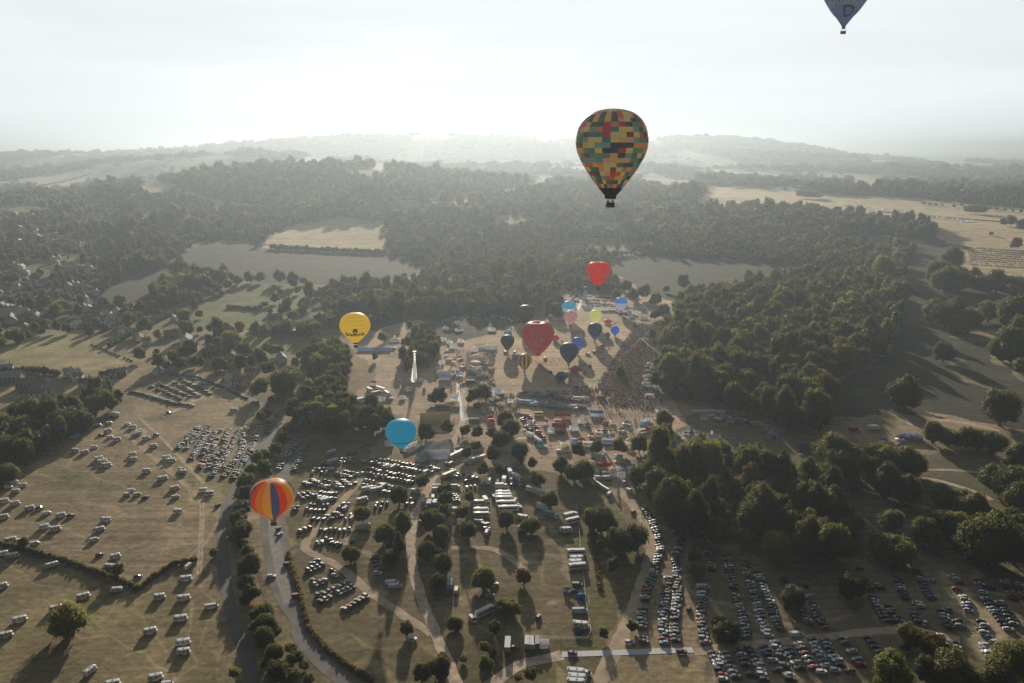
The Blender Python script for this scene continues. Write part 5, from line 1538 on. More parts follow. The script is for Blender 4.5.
# display vans and lorries below the show ground
BIGS = [
    ('L', 780, 510, 10, 'lorry', 'white lorry parked at the gate at the top of the camper field', 8, None),
    ('TC', 180, 156, -38, 'lorry', 'long white lorry beside the round tree, slanting toward the clearing', 15, None), ('TC', 208, 232, -45, 'lorry', 'white box lorry directly below the round tree', 8.5, None),
    ('TC', 248, 268, -35, 'lorry', 'blue-sided lorry at the lower end of the lorry line', 9, 'pale blue'), ('TC', 345, 272, 28, 'lorry', 'grey-white lorry next to the fence, upper of two', 9, 'silver'),
    ('TC', 353, 296, 28, 'coach', 'white coach next to the fence, lower of two', 9, None), ('TC', 322, 338, 5, 'motorhome', 'white motorhome near the fence with a car beside it', 7, None),
    ('TC', 372, 450, 4, 'coach', 'topmost white coach in the stack of four by the wire fence', 9.5, None), ('TC', 376, 478, 4, 'motorhome', 'second white motorhome down in the stack by the wire fence', 7.4, None),
    ('TC', 370, 497, 6, 'motorhome', 'third white motorhome down in the stack by the wire fence', 7.2, None), ('TC', 378, 520, 12, 'coach', 'lowest white coach in the stack of four by the wire fence', 9, None),
    ('TC', 818, 246, -38, 'trailer', 'long pale flat-sided trailer in the shade by the dark wood', 14.5, 'silver'), ('TC', 770, 236, -30, 'trailer', 'small dark trailer in front of the long pale one', 5, 'grey'),
    ('TC', 603, 105, -70, 'van', 'white van on the dirt track near the green ride', 6, None), ('TC', 535, 160, 60, 'van', 'white van at the end of the angled barrier', 6, None), ('TC', 632, 145, -45, 'van', 'small white van at the wood edge by the dirt track', 5, None),
    ('S', 785, 350, -38, 'trailer', 'white trailer just left of the long white lorry', 6, None),
    ('S', 372, 134, 38, 'trailer', 'very long white trailer slanting between the round trees', 17, None), ('S', 248, 98, 55, 'trailer', 'long white trailer beside the big white marquee', 15, None),
    ('S', 195, 236, 50, 'trailer', 'silver trailer slanting beside the clay track', 10, 'silver'), ('S', 190, 150, 60, 'van', 'yellowish van at the corner of the marquee, left of two', 5.5, 'silver'), ('S', 213, 154, 60, 'van', 'yellowish van at the corner of the marquee, right of two', 5.5, 'silver'),
    ('S', 567, 365, 3, 'coach', 'topmost white coach in the tight stack of coaches', 9, None), ('S', 570, 384, 3, 'coach', 'second coach in the tight stack of coaches', 10, None), ('S', 573, 402, 3, 'coach', 'third coach in the tight stack of coaches', 10, None),
    ('S', 586, 433, 4, 'coach', 'fourth coach in the tight stack, slightly set apart', 11.5, None), ('S', 605, 468, 5, 'coach', 'lowest coach in the tight stack of coaches', 12, None), ('S', 652, 405, 80, 'van', 'red van beside the tight stack of coaches', 5.5, 'red'),
    ('S', 508, 388, -70, 'van', 'dark van left of the tight stack of coaches', 5.2, 'grey'), ('S', 427, 280, 85, 'van', 'first pale van in the upright row of five', 5.8, None), ('S', 470, 282, 88, 'lorry', 'second van-like lorry in the upright row', 7, None),
    ('S', 528, 278, 88, 'van', 'third white van in the upright row', 5.8, None), ('S', 576, 270, 85, 'lorry', 'fourth white lorry in the upright row', 7, None), ('S', 557, 180, -45, 'lorry', 'pale blue-white lorry alone under the tall round tree', 8, 'pale blue'),
    ('S', 615, 228, -80, 'lorry', 'white lorry above the last of the upright row', 8, None), ('S', 622, 266, -80, 'van', 'white van tucked under the lorry by the upright row', 6, None), ('S', 664, 258, -55, 'lorry', 'white lorry at the end of the upright row', 8.5, None),
    ('S', 557, 317, 5, 'lorry', 'white lorry lying across below the upright row', 7.5, None), ('S', 400, 430, 5, 'coach', 'white coach at the top of the middle stack', 9, None), ('S', 450, 420, -70, 'lorry', 'white lorry leaning beside the middle stack', 8, None),
    ('S', 415, 482, 3, 'coach', 'white coach second in the middle stack', 9, None), ('S', 420, 512, 3, 'coach', 'white coach third in the middle stack', 9, None), ('S', 408, 550, -15, 'van', 'white van fourth in the middle stack', 6.5, None),
    ('S', 445, 574, -40, 'van', 'silver van below the middle stack', 5.5, 'silver'), ('S', 457, 622, 80, 'van', 'white van at the bottom under the middle stack', 6, None), ('S', 706, 526, -20, 'motorhome', 'white motorhome between the trees near the lorry line', 7, None),
    ('S', 697, 590, 60, 'motorhome', 'white motorhome half behind the tree by the long shadow', 7, None), ('S', 64, 438, 88, 'lorry', 'blue-white van left of a pair by the clay track', 7, 'pale blue'), ('S', 104, 432, 86, 'lorry', 'blue-white van right of a pair by the clay track', 7, 'pale blue'),
    ('S', 88, 390, -85, 'van', 'cream van above the pair by the clay track', 6, None), ('S', 120, 308, 3, 'van', 'white van crosswise by the clay track, upper', 6.5, None), ('S', 114, 330, 3, 'van', 'white van crosswise by the clay track, lower', 5.5, None),
    ('S', 198, 480, 3, 'trailer', 'pale flat trailer below the brown tree', 9, 'silver'), ('S', 240, 310, 0, 'van', 'silver van right of the brown-topped tree', 6, 'silver'), ('S', 20, 552, 60, 'motorhome', 'white motorhome at the lower end of the clay track vans', 7, None),
    ('T7', 720, 257, 10, 'van', 'white van alone on the grass, upper of two side by side', 6.4, None), ('T7', 733, 272, 10, 'van', 'white van alone on the grass, lower of two side by side', 6.4, None),
    ('T7', 600, 28, 28, 'lorry', 'white lorry slanting at the right of the middle car park', 8.5, None), ('T3', 440, 484, 30, 'van', 'white van in the midst of the fifth line', 6, None), ('T3', 620, 484, 35, 'motorhome', 'white camper right of the slanting track', 7.4, None),
    ('T3', 473, 252, 45, 'motorhome', 'white camper at the top of the middle car park, upper of two', 7.5, None), ('T3', 477, 297, 40, 'motorhome', 'white camper at the top of the middle car park, lower of two', 8, None),
    ('T3', 645, 430, 28, 'motorhome', 'white camper in the third long line, left of two', 7.5, None), ('T3', 690, 434, 28, 'motorhome', 'white camper in the third long line, right of two', 8, None), ('T3', 740, 320, 30, 'van', 'white van in the first long line, left', 6, None),
    ('T3', 772, 322, 60, 'van', 'white van in the first long line, right', 6, None), ('T3', 728, 412, 60, 'van', 'white van in the ragged end of the third line', 6, None), ('T3', 880, 438, -10, 'van', 'white van by the round tree near the clay track', 6, None),
    ('T3', 933, 345, 60, 'van', 'white van at the right end of the first long line', 6, None), ('T3', 540, 522, 80, 'van', 'pale van right of the slanting track', 5.6, 'silver'), ('T3', 571, 570, 80, 'van', 'pale van at the foot of the slanting track cars', 5.6, 'silver'),
    ('T3', 425, 480, 20, 'van', 'silver van at the left of the white one in the fifth line', 5.6, 'silver'), ('T3', 990, 415, 5, 'van', 'white van by the clay track below the marquee', 6, None), ('T3', 948, 505, 85, 'lorry', 'pale van left of two standing upright by the track', 7, None),
    ('T6', 96, 213, 88, 'lorry', 'pale blue lorry standing upright in the tree shade', 8, 'pale blue'), ('T6', 126, 232, 88, 'van', 'cream van right of the shaded pale blue lorry', 5.6, None), ('T6', 258, 343, 42, 'coach', 'white coach parked aslant in the shade of the broad tree', 9.5, None),
    ('T6', 305, 320, -30, 'van', 'small white van above the slanted coach', 5, None), ('T6', 203, 372, -60, 'van', 'small pale van on the fence line left of the slanted coach', 5, None), ('T6', 371, 502, 88, 'trailer', 'grey flat trailer under the scrubby trees', 8, 'silver'),
    ('T6', 466, 492, 88, 'trailer', 'leftmost of three grey trailers along the lower fence', 6.5, 'silver'), ('T6', 488, 494, 88, 'trailer', 'middle one of three grey trailers along the lower fence', 6.5, 'silver'), ('T6', 509, 492, 88, 'trailer', 'rightmost of three grey trailers along the lower fence', 6, 'grey'),
    ('T6', 715, 330, 3, 'van', 'pale blue van near the fence bend', 7, 'pale blue'), ('T6', 723, 402, -10, 'motorhome', 'white motorhome with a blue awning near the fence corner', 7.2, None), ('T6', 703, 208, 0, 'van', 'grey van below the stack of four by the fence', 5, 'grey'),
    ('T6', 700, 628, -8, 'motorhome', 'white motorhome below the trackway, uppermost of three', 7.5, None), ('T6', 705, 655, -8, 'motorhome', 'white motorhome below the trackway, middle of three', 7.5, None), ('T6', 700, 678, -6, 'motorhome', 'white motorhome cut by the bottom edge below the trackway', 7.5, None),
    ('T6', 740, 630, -20, 'van', 'white van right of the three motorhomes below the trackway', 5.5, None), ('T4', 283, 248, 0, 'van', 'white box van at the head of the row below the round tree', 6.5, None), ('T4', 277, 295, 0, 'van', 'grey-blue van just below the white box van', 5.6, 'silver'),
    ('T4', 700, 460, 6, 'van', 'white van at the foot of the broken row', 6, None), ('T12', 278, 104, -5, 'trailer', 'white fairground trailer, first of the line under the wood', 11, None), ('T12', 328, 102, -5, 'trailer', 'white fairground trailer, second of the line under the wood', 8, None),
    ('T12', 375, 105, -5, 'trailer', 'white fairground trailer, third of the line under the wood', 7, None), ('T12', 330, 120, -5, 'caravan', 'caravan just below the second fairground trailer', 6.5, None), ('T12', 364, 136, -5, 'caravan', 'caravan below the third fairground trailer', 6, None),
    ('T12', 400, 131, -5, 'lorry', 'pale blue lorry in the fairground line', 8, 'pale blue'), ('T12', 437, 138, -5, 'caravan', 'brownish caravan in the fairground line', 6.5, 'silver'), ('T12', 470, 144, -5, 'lorry', 'white-blue lorry right of the brownish caravan', 8, 'pale blue'),
    ('T12', 510, 156, -8, 'van', 'grey van near the right end of the fairground line', 6, 'grey'), ('T12', 542, 160, 0, 'lorry', 'grey-white lorry ending the fairground line', 7.5, 'silver'),
    ('T13', 158, 636, 4, 'lorry', 'red lorry on the dusty road below the open slope', 9, 'red'), ('T13', 243, 628, 6, 'lorry', 'white lorry right of the red one on the dusty road', 9, None),
    ('M', 690, 115, 40, 'lorry', 'white lorry in the yard behind the wood, lower left', 9, None), ('M', 740, 60, -50, 'lorry', 'white lorry in the yard behind the wood, top', 10, None), ('M', 770, 75, 40, 'trailer', 'dark trailer in the yard behind the wood', 8, 'grey'),
    ('M', 720, 95, 20, 'van', 'white van in the crowded yard', 6, None), ('M', 745, 100, 70, 'lorry', 'blue lorry in the crowded yard', 7, 'pale blue'), ('M', 800, 50, -45, 'trailer', 'long white trailer along the right side of the yard', 12, None),
    ('M', 835, 75, -60, 'trailer', 'pale trailer at the right corner of the yard', 9, 'silver'), ('M', 705, 125, 30, 'van', 'white van at the bottom of the yard', 6, None),
]
for zk, x, y, a, k, lab, L, tint in BIGS:
    big(zk, x, y, a, k, lab, L, tint)

# ------------------------------------------------------------------ tents, stalls, marquees
TINTS = {'white': (.84, .85, .87), 'pale blue': (.50, .64, .80), 'blue': (.06, .2, .5), 'red': (.45, .04, .04), 'yellow': (.6, .42, .06), 'purple': (.20, .17, .34), 'teal': (.12, .45, .45), 'cream': (.62, .56, .42), 'grey': (.3, .31, .33), 'green': (.1, .25, .08), 'orange': (.6, .22, .05)}


def canv(c):
    return cloth('canvas_' + c.replace(' ', '_'), TINTS[c])


TC = {}


def tent(x, y, rz, kind, w, d, c, label, group='stalls and tents of the show ground', second='white', cat=None):
    z = float(T(x, y))
    key = (kind, w, d, c, second)
    if key not in TC:
        parts = []
        m, m2 = canv(c), canv(second)
        if kind == 'gazebo':   # square frame, four legs, pyramid canopy with valance
            h = 2.3
            r = MB().add([(-w / 2, -d / 2, h), (w / 2, -d / 2, h), (w / 2, d / 2, h), (-w / 2, d / 2, h), (0, 0, h + w * .28), (-w / 2, -d / 2, h - .3), (w / 2, -d / 2, h - .3), (w / 2, d / 2, h - .3), (-w / 2, d / 2, h - .3)],
                         [(0, 1, 4), (1, 2, 4), (2, 3, 4), (3, 0, 4), (5, 6, 1, 0), (6, 7, 2, 1), (7, 8, 3, 2), (8, 5, 0, 3)])
            parts.append(('canopy', r.mesh('canopy', [m])))
            for sx in (-1, 1):
                for sy in (-1, 1):
                    parts.append(('leg', MB().cyl((sx * (w / 2 - .1), sy * (d / 2 - .1), 0), (sx * (w / 2 - .1), sy * (d / 2 - .1), h), .05, .05, 5).mesh('leg', [METAL])))
            parts.append(('counter', MB().box((0, -d / 2 + .3, .5), (w * .8, .5, 1.0)).mesh('counter', [m2])))
            parts.append(('back_panel', MB().box((0, d / 2 - .2, 1.1), (w * .9, .1, 2.1)).mesh('back_panel', [m2])))
        elif kind == 'stall':   # long market stall / food trailer: body, hatch opening, awning
            b = MB().loft([(.35, -w / 2, w / 2, d / 2 * .8), (2.5, -w / 2, w / 2, d / 2 * .8), (2.8, -w / 2 + .2, w / 2 - .2, d / 2 * .6)], 0, .12)
            parts.append(('body', b.mesh('body', [m])))
            parts.append(('serving_hatch', MB().box((0, -d / 2 * .8, 1.7), (w * .7, .08, .9)).mesh('serving_hatch', [DARK])))
            aw = MB().add([(-w * .42, -d / 2 * .8, 2.5), (w * .42, -d / 2 * .8, 2.5), (w * .42, -d / 2 - .9, 2.15), (-w * .42, -d / 2 - .9, 2.15), (-w * .42, -d / 2 - .9, 1.95), (w * .42, -d / 2 - .9, 1.95)], [(0, 1, 2, 3), (3, 2, 5, 4)])
            parts.append(('awning', aw.mesh('awning', [m2])))
        elif kind == 'marquee':   # gabled marquee with bays
            h, rdg = 2.8, 2.8 + d * .28
            r = MB()
            nb = max(2, int(w / 4))
            for i in range(nb):
                x0, x1 = -w / 2 + i * w / nb, -w / 2 + (i + 1) * w / nb
                s = .12 if i % 2 else 0
                r.add([(x0, -d / 2, h - s), (x1, -d / 2, h - s), (x1, 0, rdg - s), (x0, 0, rdg - s), (x0, d / 2, h - s), (x1, d / 2, h - s)], [(0, 1, 2, 3), (3, 2, 5, 4)])
            parts.append(('roof', r.mesh('roof', [m])))
            wl = MB().add([(-w / 2, -d / 2, 0), (w / 2, -d / 2, 0), (w / 2, -d / 2, h - .12), (-w / 2, -d / 2, h - .12), (-w / 2, d / 2, 0), (w / 2, d / 2, 0), (w / 2, d / 2, h - .12), (-w / 2, d / 2, h - .12), (-w / 2, 0, rdg - .12), (w / 2, 0, rdg - .12)],
                          [(0, 1, 2, 3), (5, 4, 7, 6), (4, 0, 3, 8, 7), (1, 5, 6, 9, 2)])
            parts.append(('side_wall', wl.mesh('side_wall', [m2])))
            fr = MB()
            for i in range(nb + 1):
                x0 = -w / 2 + i * w / nb
                fr.cyl((x0, -d / 2 - .03, 0), (x0, -d / 2 - .03, h), .07, .07, 4).cyl((x0, -d / 2, h + .04), (x0, 0, rdg + .04), .07, .07, 4).cyl((x0, d / 2, h + .04), (x0, 0, rdg + .04), .07, .07, 4)
            parts.append(('frame', fr.mesh('frame', [METAL])))
        elif kind == 'dome':   # camping dome / inflatable
            pr = [(w / 2 * math.cos(a), w * .42 * math.sin(a)) for a in np.linspace(0, pi / 2 * .985, 8)]
            r = MB().lathe(pr, 14)
            r.f.append(tuple(range(7 * 14, 8 * 14)))
            r.m.append(0)
            parts.append(('shell', r.mesh('shell', [m])))
            parts.append(('doorway', MB().add([(-w * .12, -w * .505, .02), (w * .12, -w * .505, .02), (w * .10, -w * .46, w * .24), (-w * .10, -w * .46, w * .24)], [(0, 1, 2, 3)]).mesh('doorway', [DARK])))
        elif kind == 'bell':   # tall peaked tent with several peaks
            r = MB()
            n = 16
            pr = [(w / 2, 2.2), (w * .33, 2.9), (w * .16, 4.2), (w * .04, 6.2)]
            r.lathe(pr, n).cyl((0, 0, 6.0), (0, 0, 6.9), .06, .03, 5)
            parts.append(('canopy', r.mesh('canopy', [m])))
            parts.append(('side_wall', MB().lathe([(w * .47, 0), (w * .47, 2.25)], 12).mesh('side_wall', [m2])))
        elif kind == 'tunnel':   # long barrel vault
            r = MB()
            n = 9
            for s_ in (0,):
                pts = [(-w / 2, d / 2 * math.cos(a), d * .42 * math.sin(a)) for a in np.linspace(0, pi, n)]
                pts2 = [(w / 2, p[1], p[2]) for p in pts]
                r.add(pts + pts2, [(i + 1, i, n + i, n + i + 1) for i in range(n - 1)] + [tuple(range(n)), tuple(range(2 * n - 1, n - 1, -1))])
            parts.append(('cover', r.mesh('cover', [m])))
            hp = MB()
            for i in range(int(w / 2.5) + 1):
                xx = -w / 2 + i * w / int(w / 2.5)
                for a0, a1 in zip(np.linspace(0, pi, 9)[:-1], np.linspace(0, pi, 9)[1:]):
                    hp.cyl((xx, d * .505 * math.cos(a0), d * .425 * math.sin(a0)), (xx, d * .505 * math.cos(a1), d * .425 * math.sin(a1)), .07, .07, 4)
            parts.append(('hoops', hp.mesh('hoops', [m2])))
        TC[key] = parts
    nm = {'gazebo': 'gazebo', 'stall': 'market_stall', 'marquee': 'marquee', 'dome': 'dome_tent', 'bell': 'peaked_tent', 'tunnel': 'long_marquee'}[kind]
    e = empty(nm, (x, y, z), rz, label=label, cat=cat or {'stall': 'stall', 'gazebo': 'gazebo'}.get(kind, 'tent'), group=group)
    for n_, q in TC[key]:
        obj(n_, q, e)
    return e


def tp(zk, x, y, a, kind, w, d, c, label, second='white', group='stalls and tents of the show ground', hz_=1.5):
    px, py = zz(zk, [(x, y)])[0]
    wx, wy = gt(px, py)
    k = hz_ / EYE
    wx, wy = wx * (1 - k), wy * (1 - k)
    return tent(wx, wy, math.radians(a), kind, w, d, c, label, group, second)


# two long stall rows across the arena
for i, (x, y, w, c) in enumerate([(118, 128, 4, 'cream'), (136, 131, 5, 'red'), (160, 133, 5, 'grey'), (182, 137, 6, 'pale blue'), (212, 136, 6, 'grey'), (243, 137, 7, 'white'), (272, 140, 5, 'cream'), (296, 146, 6, 'red'), (320, 149, 5, 'pale blue'), (345, 150, 6, 'pale blue'), (378, 155, 5, 'white'), (402, 160, 5, 'cream'), (443, 160, 8, 'white'), (488, 163, 6, 'white')]):
    tp('T9', x, y, -4, 'gazebo' if i % 3 else 'stall', w, 4.5, c, f'{c} stall in the far arena row, {ordw(i)} from the left', group='far row of arena stalls')
for i, (x, y, w, c) in enumerate([(98, 172, 5, 'white'), (120, 178, 7, 'pale blue'), (152, 180, 6, 'pale blue'), (182, 184, 6, 'pale blue'), (212, 190, 5, 'white'), (236, 194, 5, 'pale blue'), (262, 194, 5, 'white'), (285, 200, 6, 'teal'), (312, 203, 6, 'pale blue'), (346, 205, 4, 'cream'), (372, 207, 7, 'white'), (402, 207, 7, 'white'), (432, 209, 6, 'white'), (460, 209, 5, 'blue'), (480, 212, 4, 'grey')]):
    tp('T9', x, y, -4, 'stall' if i % 3 else 'gazebo', w, 4.5, c, f'{c} stall in the near arena row, {ordw(i)} from the left', group='near row of arena stalls')
ST = [('T9', 220, 247, 0, 'stall', 7, 4, 'cream', 'cream stall standing by itself below the two stall rows', 'red'), ('T9', 352, 266, 0, 'marquee', 12, 6, 'red', 'red-roofed long stall in the dusty middle of the arena', 'cream'),
      ('T9', 328, 290, 0, 'stall', 6, 4, 'white', 'small white stall under the red-roofed one', 'grey'), ('T9', 335, 326, 0, 'marquee', 10, 7, 'red', 'second red-roofed stall further down the arena', 'grey'), ('T9', 345, 348, 0, 'gazebo', 6, 5, 'grey', 'grey stall below the second red-roofed one', 'grey'),
      ('T9', 548, 250, 0, 'marquee', 10, 6, 'blue', 'blue and white stall alone at the crowd edge', 'white'), ('T9', 497, 312, 0, 'gazebo', 4, 4, 'blue', 'small dark blue tent alone on the bare ground', 'grey'),
      ('T9', 365, 428, 0, 'gazebo', 6, 5, 'white', 'white gazebo left of the tall round tree', 'white'), ('T9', 380, 446, 0, 'gazebo', 5, 5, 'cream', 'cream gazebo just below the white one by the tall tree', 'white'), ('T9', 333, 447, 0, 'gazebo', 3.5, 3.5, 'white', 'tiny white gazebo left of the tree row', 'white'),
      ('T9', 500, 420, 0, 'stall', 7, 5, 'white', 'white stall in the gap between the first two row trees', 'white'), ('T9', 612, 404, 0, 'stall', 8, 5, 'pale blue', 'pale blue stall peeping over the row of trees', 'white'), ('T9', 735, 432, 60, 'gazebo', 5, 5, 'white', 'white gazebo between the row trees', 'white'),
      ('T9', 735, 405, 60, 'gazebo', 5, 5, 'cream', 'cream gazebo above the gap in the tree row', 'white'), ('T9', 155, 268, -60, 'gazebo', 5, 4, 'red', 'red gazebo at the top of the left stall line', 'white'), ('T9', 172, 296, -60, 'gazebo', 4.5, 4, 'white', 'white gazebo second in the left stall line', 'white'),
      ('T9', 187, 320, -60, 'gazebo', 4.5, 4, 'cream', 'cream gazebo third in the left stall line', 'white'), ('T9', 170, 366, -60, 'stall', 6, 4, 'white', 'white stall low in the left stall line', 'white'), ('T9', 222, 372, -60, 'gazebo', 5, 4, 'red', 'red gazebo low in the left stall line', 'white'),
      ('T9', 218, 400, -60, 'stall', 6, 4, 'white', 'white stall near the bottom of the left stall line', 'red'), ('T9', 236, 422, -60, 'gazebo', 6, 5, 'teal', 'teal gazebo closing the left stall line', 'white'), ('T9', 150, 330, -60, 'gazebo', 4, 4, 'grey', 'grey gazebo behind the left stall line', 'white'),
      ('T9', 115, 245, -40, 'tunnel', 9, 4, 'grey', 'grey long tent over the left stall line', 'grey'), ('T9', 850, 146, 0, 'stall', 7, 4, 'white', 'white stall in the trees right of the crowd', 'white'), ('T9', 893, 233, 0, 'gazebo', 3, 3, 'white', 'tiny white gazebo at the edge of the trees right of the crowd', 'white'),
      ('T9', 568, 150, 0, 'bell', 6, 6, 'white', 'small white peaked tent inside the crowd', 'red'), ('T9', 567, 68, 0, 'gazebo', 4, 4, 'teal', 'teal gazebo on the corner of the balloon field', 'white'),
      ('T9', 825, 300, 20, 'stall', 8, 5, 'pale blue', 'pale blue stall in the cluster right of the arena', 'white'), ('T9', 845, 285, 20, 'gazebo', 5, 4, 'white', 'white gazebo topping the cluster right of the arena', 'white'), ('T9', 850, 318, 20, 'gazebo', 5, 5, 'grey', 'grey gazebo in the cluster right of the arena', 'white'),
      ('T9', 835, 338, 20, 'gazebo', 5, 5, 'red', 'red gazebo in the cluster right of the arena', 'white'), ('T9', 808, 345, 20, 'stall', 6, 4, 'white', 'white stall at the foot of the cluster right of the arena', 'purple'), ('T9', 868, 330, 20, 'gazebo', 5, 5, 'cream', 'cream gazebo right in the cluster beside the arena', 'white'),
      ('T12', 617, 207, 0, 'dome', 8.5, 8.5, 'pale blue', 'pale blue dome tent by the dark wood', 'white'), ('T12', 175, 214, 0, 'dome', 4.5, 4.5, 'pale blue', 'small pale dome left of the purple ride', 'white'), ('T12', 206, 276, -40, 'gazebo', 5, 5, 'grey', 'grey gazebo below the purple ride', 'white'),
      ('T12', 235, 298, -40, 'stall', 7, 4, 'white', 'white stall at the lower end of the sunlit strip', 'white'), ('T12', 322, 262, 0, 'gazebo', 6, 5, 'orange', 'orange-brown gazebo below the white ride', 'red'), ('T12', 772, 272, 0, 'marquee', 12, 7, 'blue', 'dark blue marquee in the shadows of the garden corner', 'grey'),
      ('T12', 750, 294, 0, 'dome', 3.5, 3.5, 'pale blue', 'tiny pale dome below the dark blue marquee', 'white'), ('T12', 818, 272, 0, 'dome', 3.5, 3.5, 'white', 'tiny white dome right of the dark blue marquee', 'white'),
      ('E', 215, 200, 20, 'gazebo', 6, 5, 'purple', 'purple gazebo in the garden corner cluster', 'white'), ('E', 262, 190, 10, 'marquee', 10, 6, 'white', 'white marquee on top of the garden corner cluster', 'purple'), ('E', 294, 199, -20, 'marquee', 8, 5, 'white', 'white marquee at the right of the garden corner cluster', 'purple'),
      ('E', 75, 240, 0, 'dome', 4.5, 4.5, 'purple', 'violet dome tent left in the garden corner', 'white'), ('E', 108, 248, 0, 'gazebo', 6, 5, 'white', 'white gazebo low in the garden corner', 'white'), ('E', 213, 231, 0, 'dome', 5, 5, 'purple', 'violet dome tent right in the garden corner', 'white'), ('E', 124, 213, 0, 'gazebo', 4, 3, 'blue', 'small blue gazebo in the garden corner', 'white'),
      ('E', 160, 238, 0, 'gazebo', 5, 4, 'red', 'red gazebo between the violet domes', 'white'), ('E', 240, 205, 0, 'gazebo', 4, 4, 'blue', 'blue gazebo between the purple and white ones', 'white'),
      ('T6', 687, 236, 0, 'dome', 3.5, 3.5, 'blue', 'small blue dome tent above the larger blue one near the fence', 'white'), ('T6', 723, 262, 0, 'dome', 5, 5, 'blue', 'larger blue and white dome tent near the fence', 'white'), ('T6', 655, 236, 40, 'gazebo', 3, 3, 'grey', 'grey frame gazebo left of the small blue dome', 'grey'),
      ('T6', 712, 425, 0, 'dome', 4, 4, 'blue', 'blue awning tent beside the motorhome by the fence corner', 'white'), ('T6', 541, 493, 0, 'gazebo', 5, 3.5, 'white', 'bright white gazebo right of the three grey trailers', 'white'), ('T1', 215, 300, 0, 'dome', 2.6, 2.6, 'blue', 'little blue tent beside the motorhome on the zigzag hedge', 'white'),
      # show ground west
      ('T11', 93, 312, 0, 'tunnel', 33, 8, 'pale blue', 'very long blue marquee behind the yellow balloon', 'white'), ('T11', 222, 255, 0, 'bell', 12, 12, 'white', 'white peaked tent on the pale slope', 'white'), ('T11', 213, 298, 0, 'gazebo', 6, 5, 'pale blue', 'pale gazebo below the white peaked tent', 'white'),
      ('T11', 545, 490, 0, 'marquee', 10, 14, 'pale blue', 'big blue-roofed marquee beside the yellow inflatable', 'white'), ('T11', 497, 480, 80, 'tunnel', 7, 3, 'yellow', 'yellow inflatable tunnel left of the blue-roofed marquee', 'yellow'), ('T11', 505, 462, 0, 'gazebo', 5, 4, 'white', 'white gazebo above the yellow inflatable', 'white'),
      ('T11', 840, 302, 0, 'tunnel', 11, 9, 'white', 'white rounded marquee at the edge of the camp site', 'white'), ('T11', 780, 306, 0, 'tunnel', 7, 6, 'pale blue', 'pale blue rounded marquee left of the white one', 'white'), ('T11', 718, 488, 0, 'marquee', 7, 8, 'grey', 'grey marquee with solid sides near the white hall', 'white'),
      ('T11', 752, 478, 0, 'marquee', 8, 7, 'white', 'white marquee just below the ribbed white hall', 'white'), ('T11', 705, 520, 0, 'stall', 8, 5, 'grey', 'grey cabin below the grey marquee', 'grey'), ('T11', 780, 520, 15, 'tunnel', 18, 3, 'cream', 'long cream canopy curving under the white hall', 'white'),
      ('T11', 690, 445, 90, 'tunnel', 14, 2.5, 'white', 'narrow white canopy along the left of the ribbed hall', 'white'), ('T11', 730, 318, 30, 'bell', 6, 6, 'white', 'white peaked tent above the ribbed hall', 'white'), ('T11', 572, 385, 0, 'stall', 8, 4, 'cream', 'cream stall at the top of the arena lane', 'white'),
      ('T11', 315, 572, 0, 'gazebo', 6, 6, 'pale blue', 'blue-white gazebo below the tall white ride', 'white'), ('T11', 270, 625, 0, 'gazebo', 5, 5, 'white', 'white gazebo on the dusty lane left of the ride', 'white'), ('T11', 410, 572, 0, 'gazebo', 2.5, 2.5, 'grey', 'tiny grey kiosk right of the tall white ride', 'grey'),
      ('T11', 880, 585, -40, 'marquee', 8, 6, 'pale blue', 'pale blue marquee right of the arena island trees', 'white'), ('T11', 900, 610, 0, 'dome', 6, 6, 'purple', 'lilac dome beside the pale blue marquee', 'white'), ('T11', 855, 625, 0, 'bell', 8, 8, 'white', 'white star-shaped tent beside the lilac dome', 'white'),
      ('T11', 1000, 370, 0, 'marquee', 8, 5, 'white', 'white tent beside the striped balloon', 'pale blue'), ('T11', 558, 322, 80, 'tunnel', 8, 5, 'pale blue', 'pale blue tent at the foot of the camp lane', 'white'), ('T11', 552, 350, 80, 'tunnel', 6, 4, 'white', 'white tent just below the camp lane', 'white'),
      ('T10', 480, 183, 8, 'marquee', 22, 13, 'cream', 'large cream-striped marquee behind the shady trees', 'grey'), ('T10', 528, 105, 5, 'stall', 12, 5, 'pale blue', 'pale blue cabin under the arena island trees', 'yellow'), ('T10', 580, 95, 20, 'gazebo', 7, 5, 'yellow', 'yellow gazebo right of the pale blue cabin', 'white'),
      ('T10', 730, 190, 0, 'stall', 8, 4, 'grey', 'grey stall right of the trackway pad', 'white'), ('T10', 748, 100, 0, 'gazebo', 6, 5, 'blue', 'blue gazebo under the arena island trees', 'red'), ('T10', 832, 178, 0, 'gazebo', 6, 5, 'red', 'red gazebo beside the trees south of the arena, upper', 'white'), ('T10', 838, 205, 0, 'gazebo', 6, 5, 'red', 'red gazebo beside the trees south of the arena, lower', 'white'),
      # big white marquee cluster beside the blue balloon
      ('T10', 450, 395, 75, 'marquee', 17, 9, 'white', 'big white marquee, left part of the cluster by the blue balloon', 'white'), ('T10', 500, 415, 5, 'marquee', 16, 9, 'white', 'big white marquee crossing the middle of the cluster', 'pale blue'), ('T10', 515, 355, 10, 'marquee', 12, 8, 'white', 'white marquee at the top right of the cluster', 'white'),
      ('T10', 455, 355, 5, 'marquee', 9, 7, 'white', 'white marquee at the top left of the cluster', 'white'), ('T10', 395, 438, 60, 'marquee', 6, 5, 'pale blue', 'pale blue tent at the lower left of the cluster', 'white'),
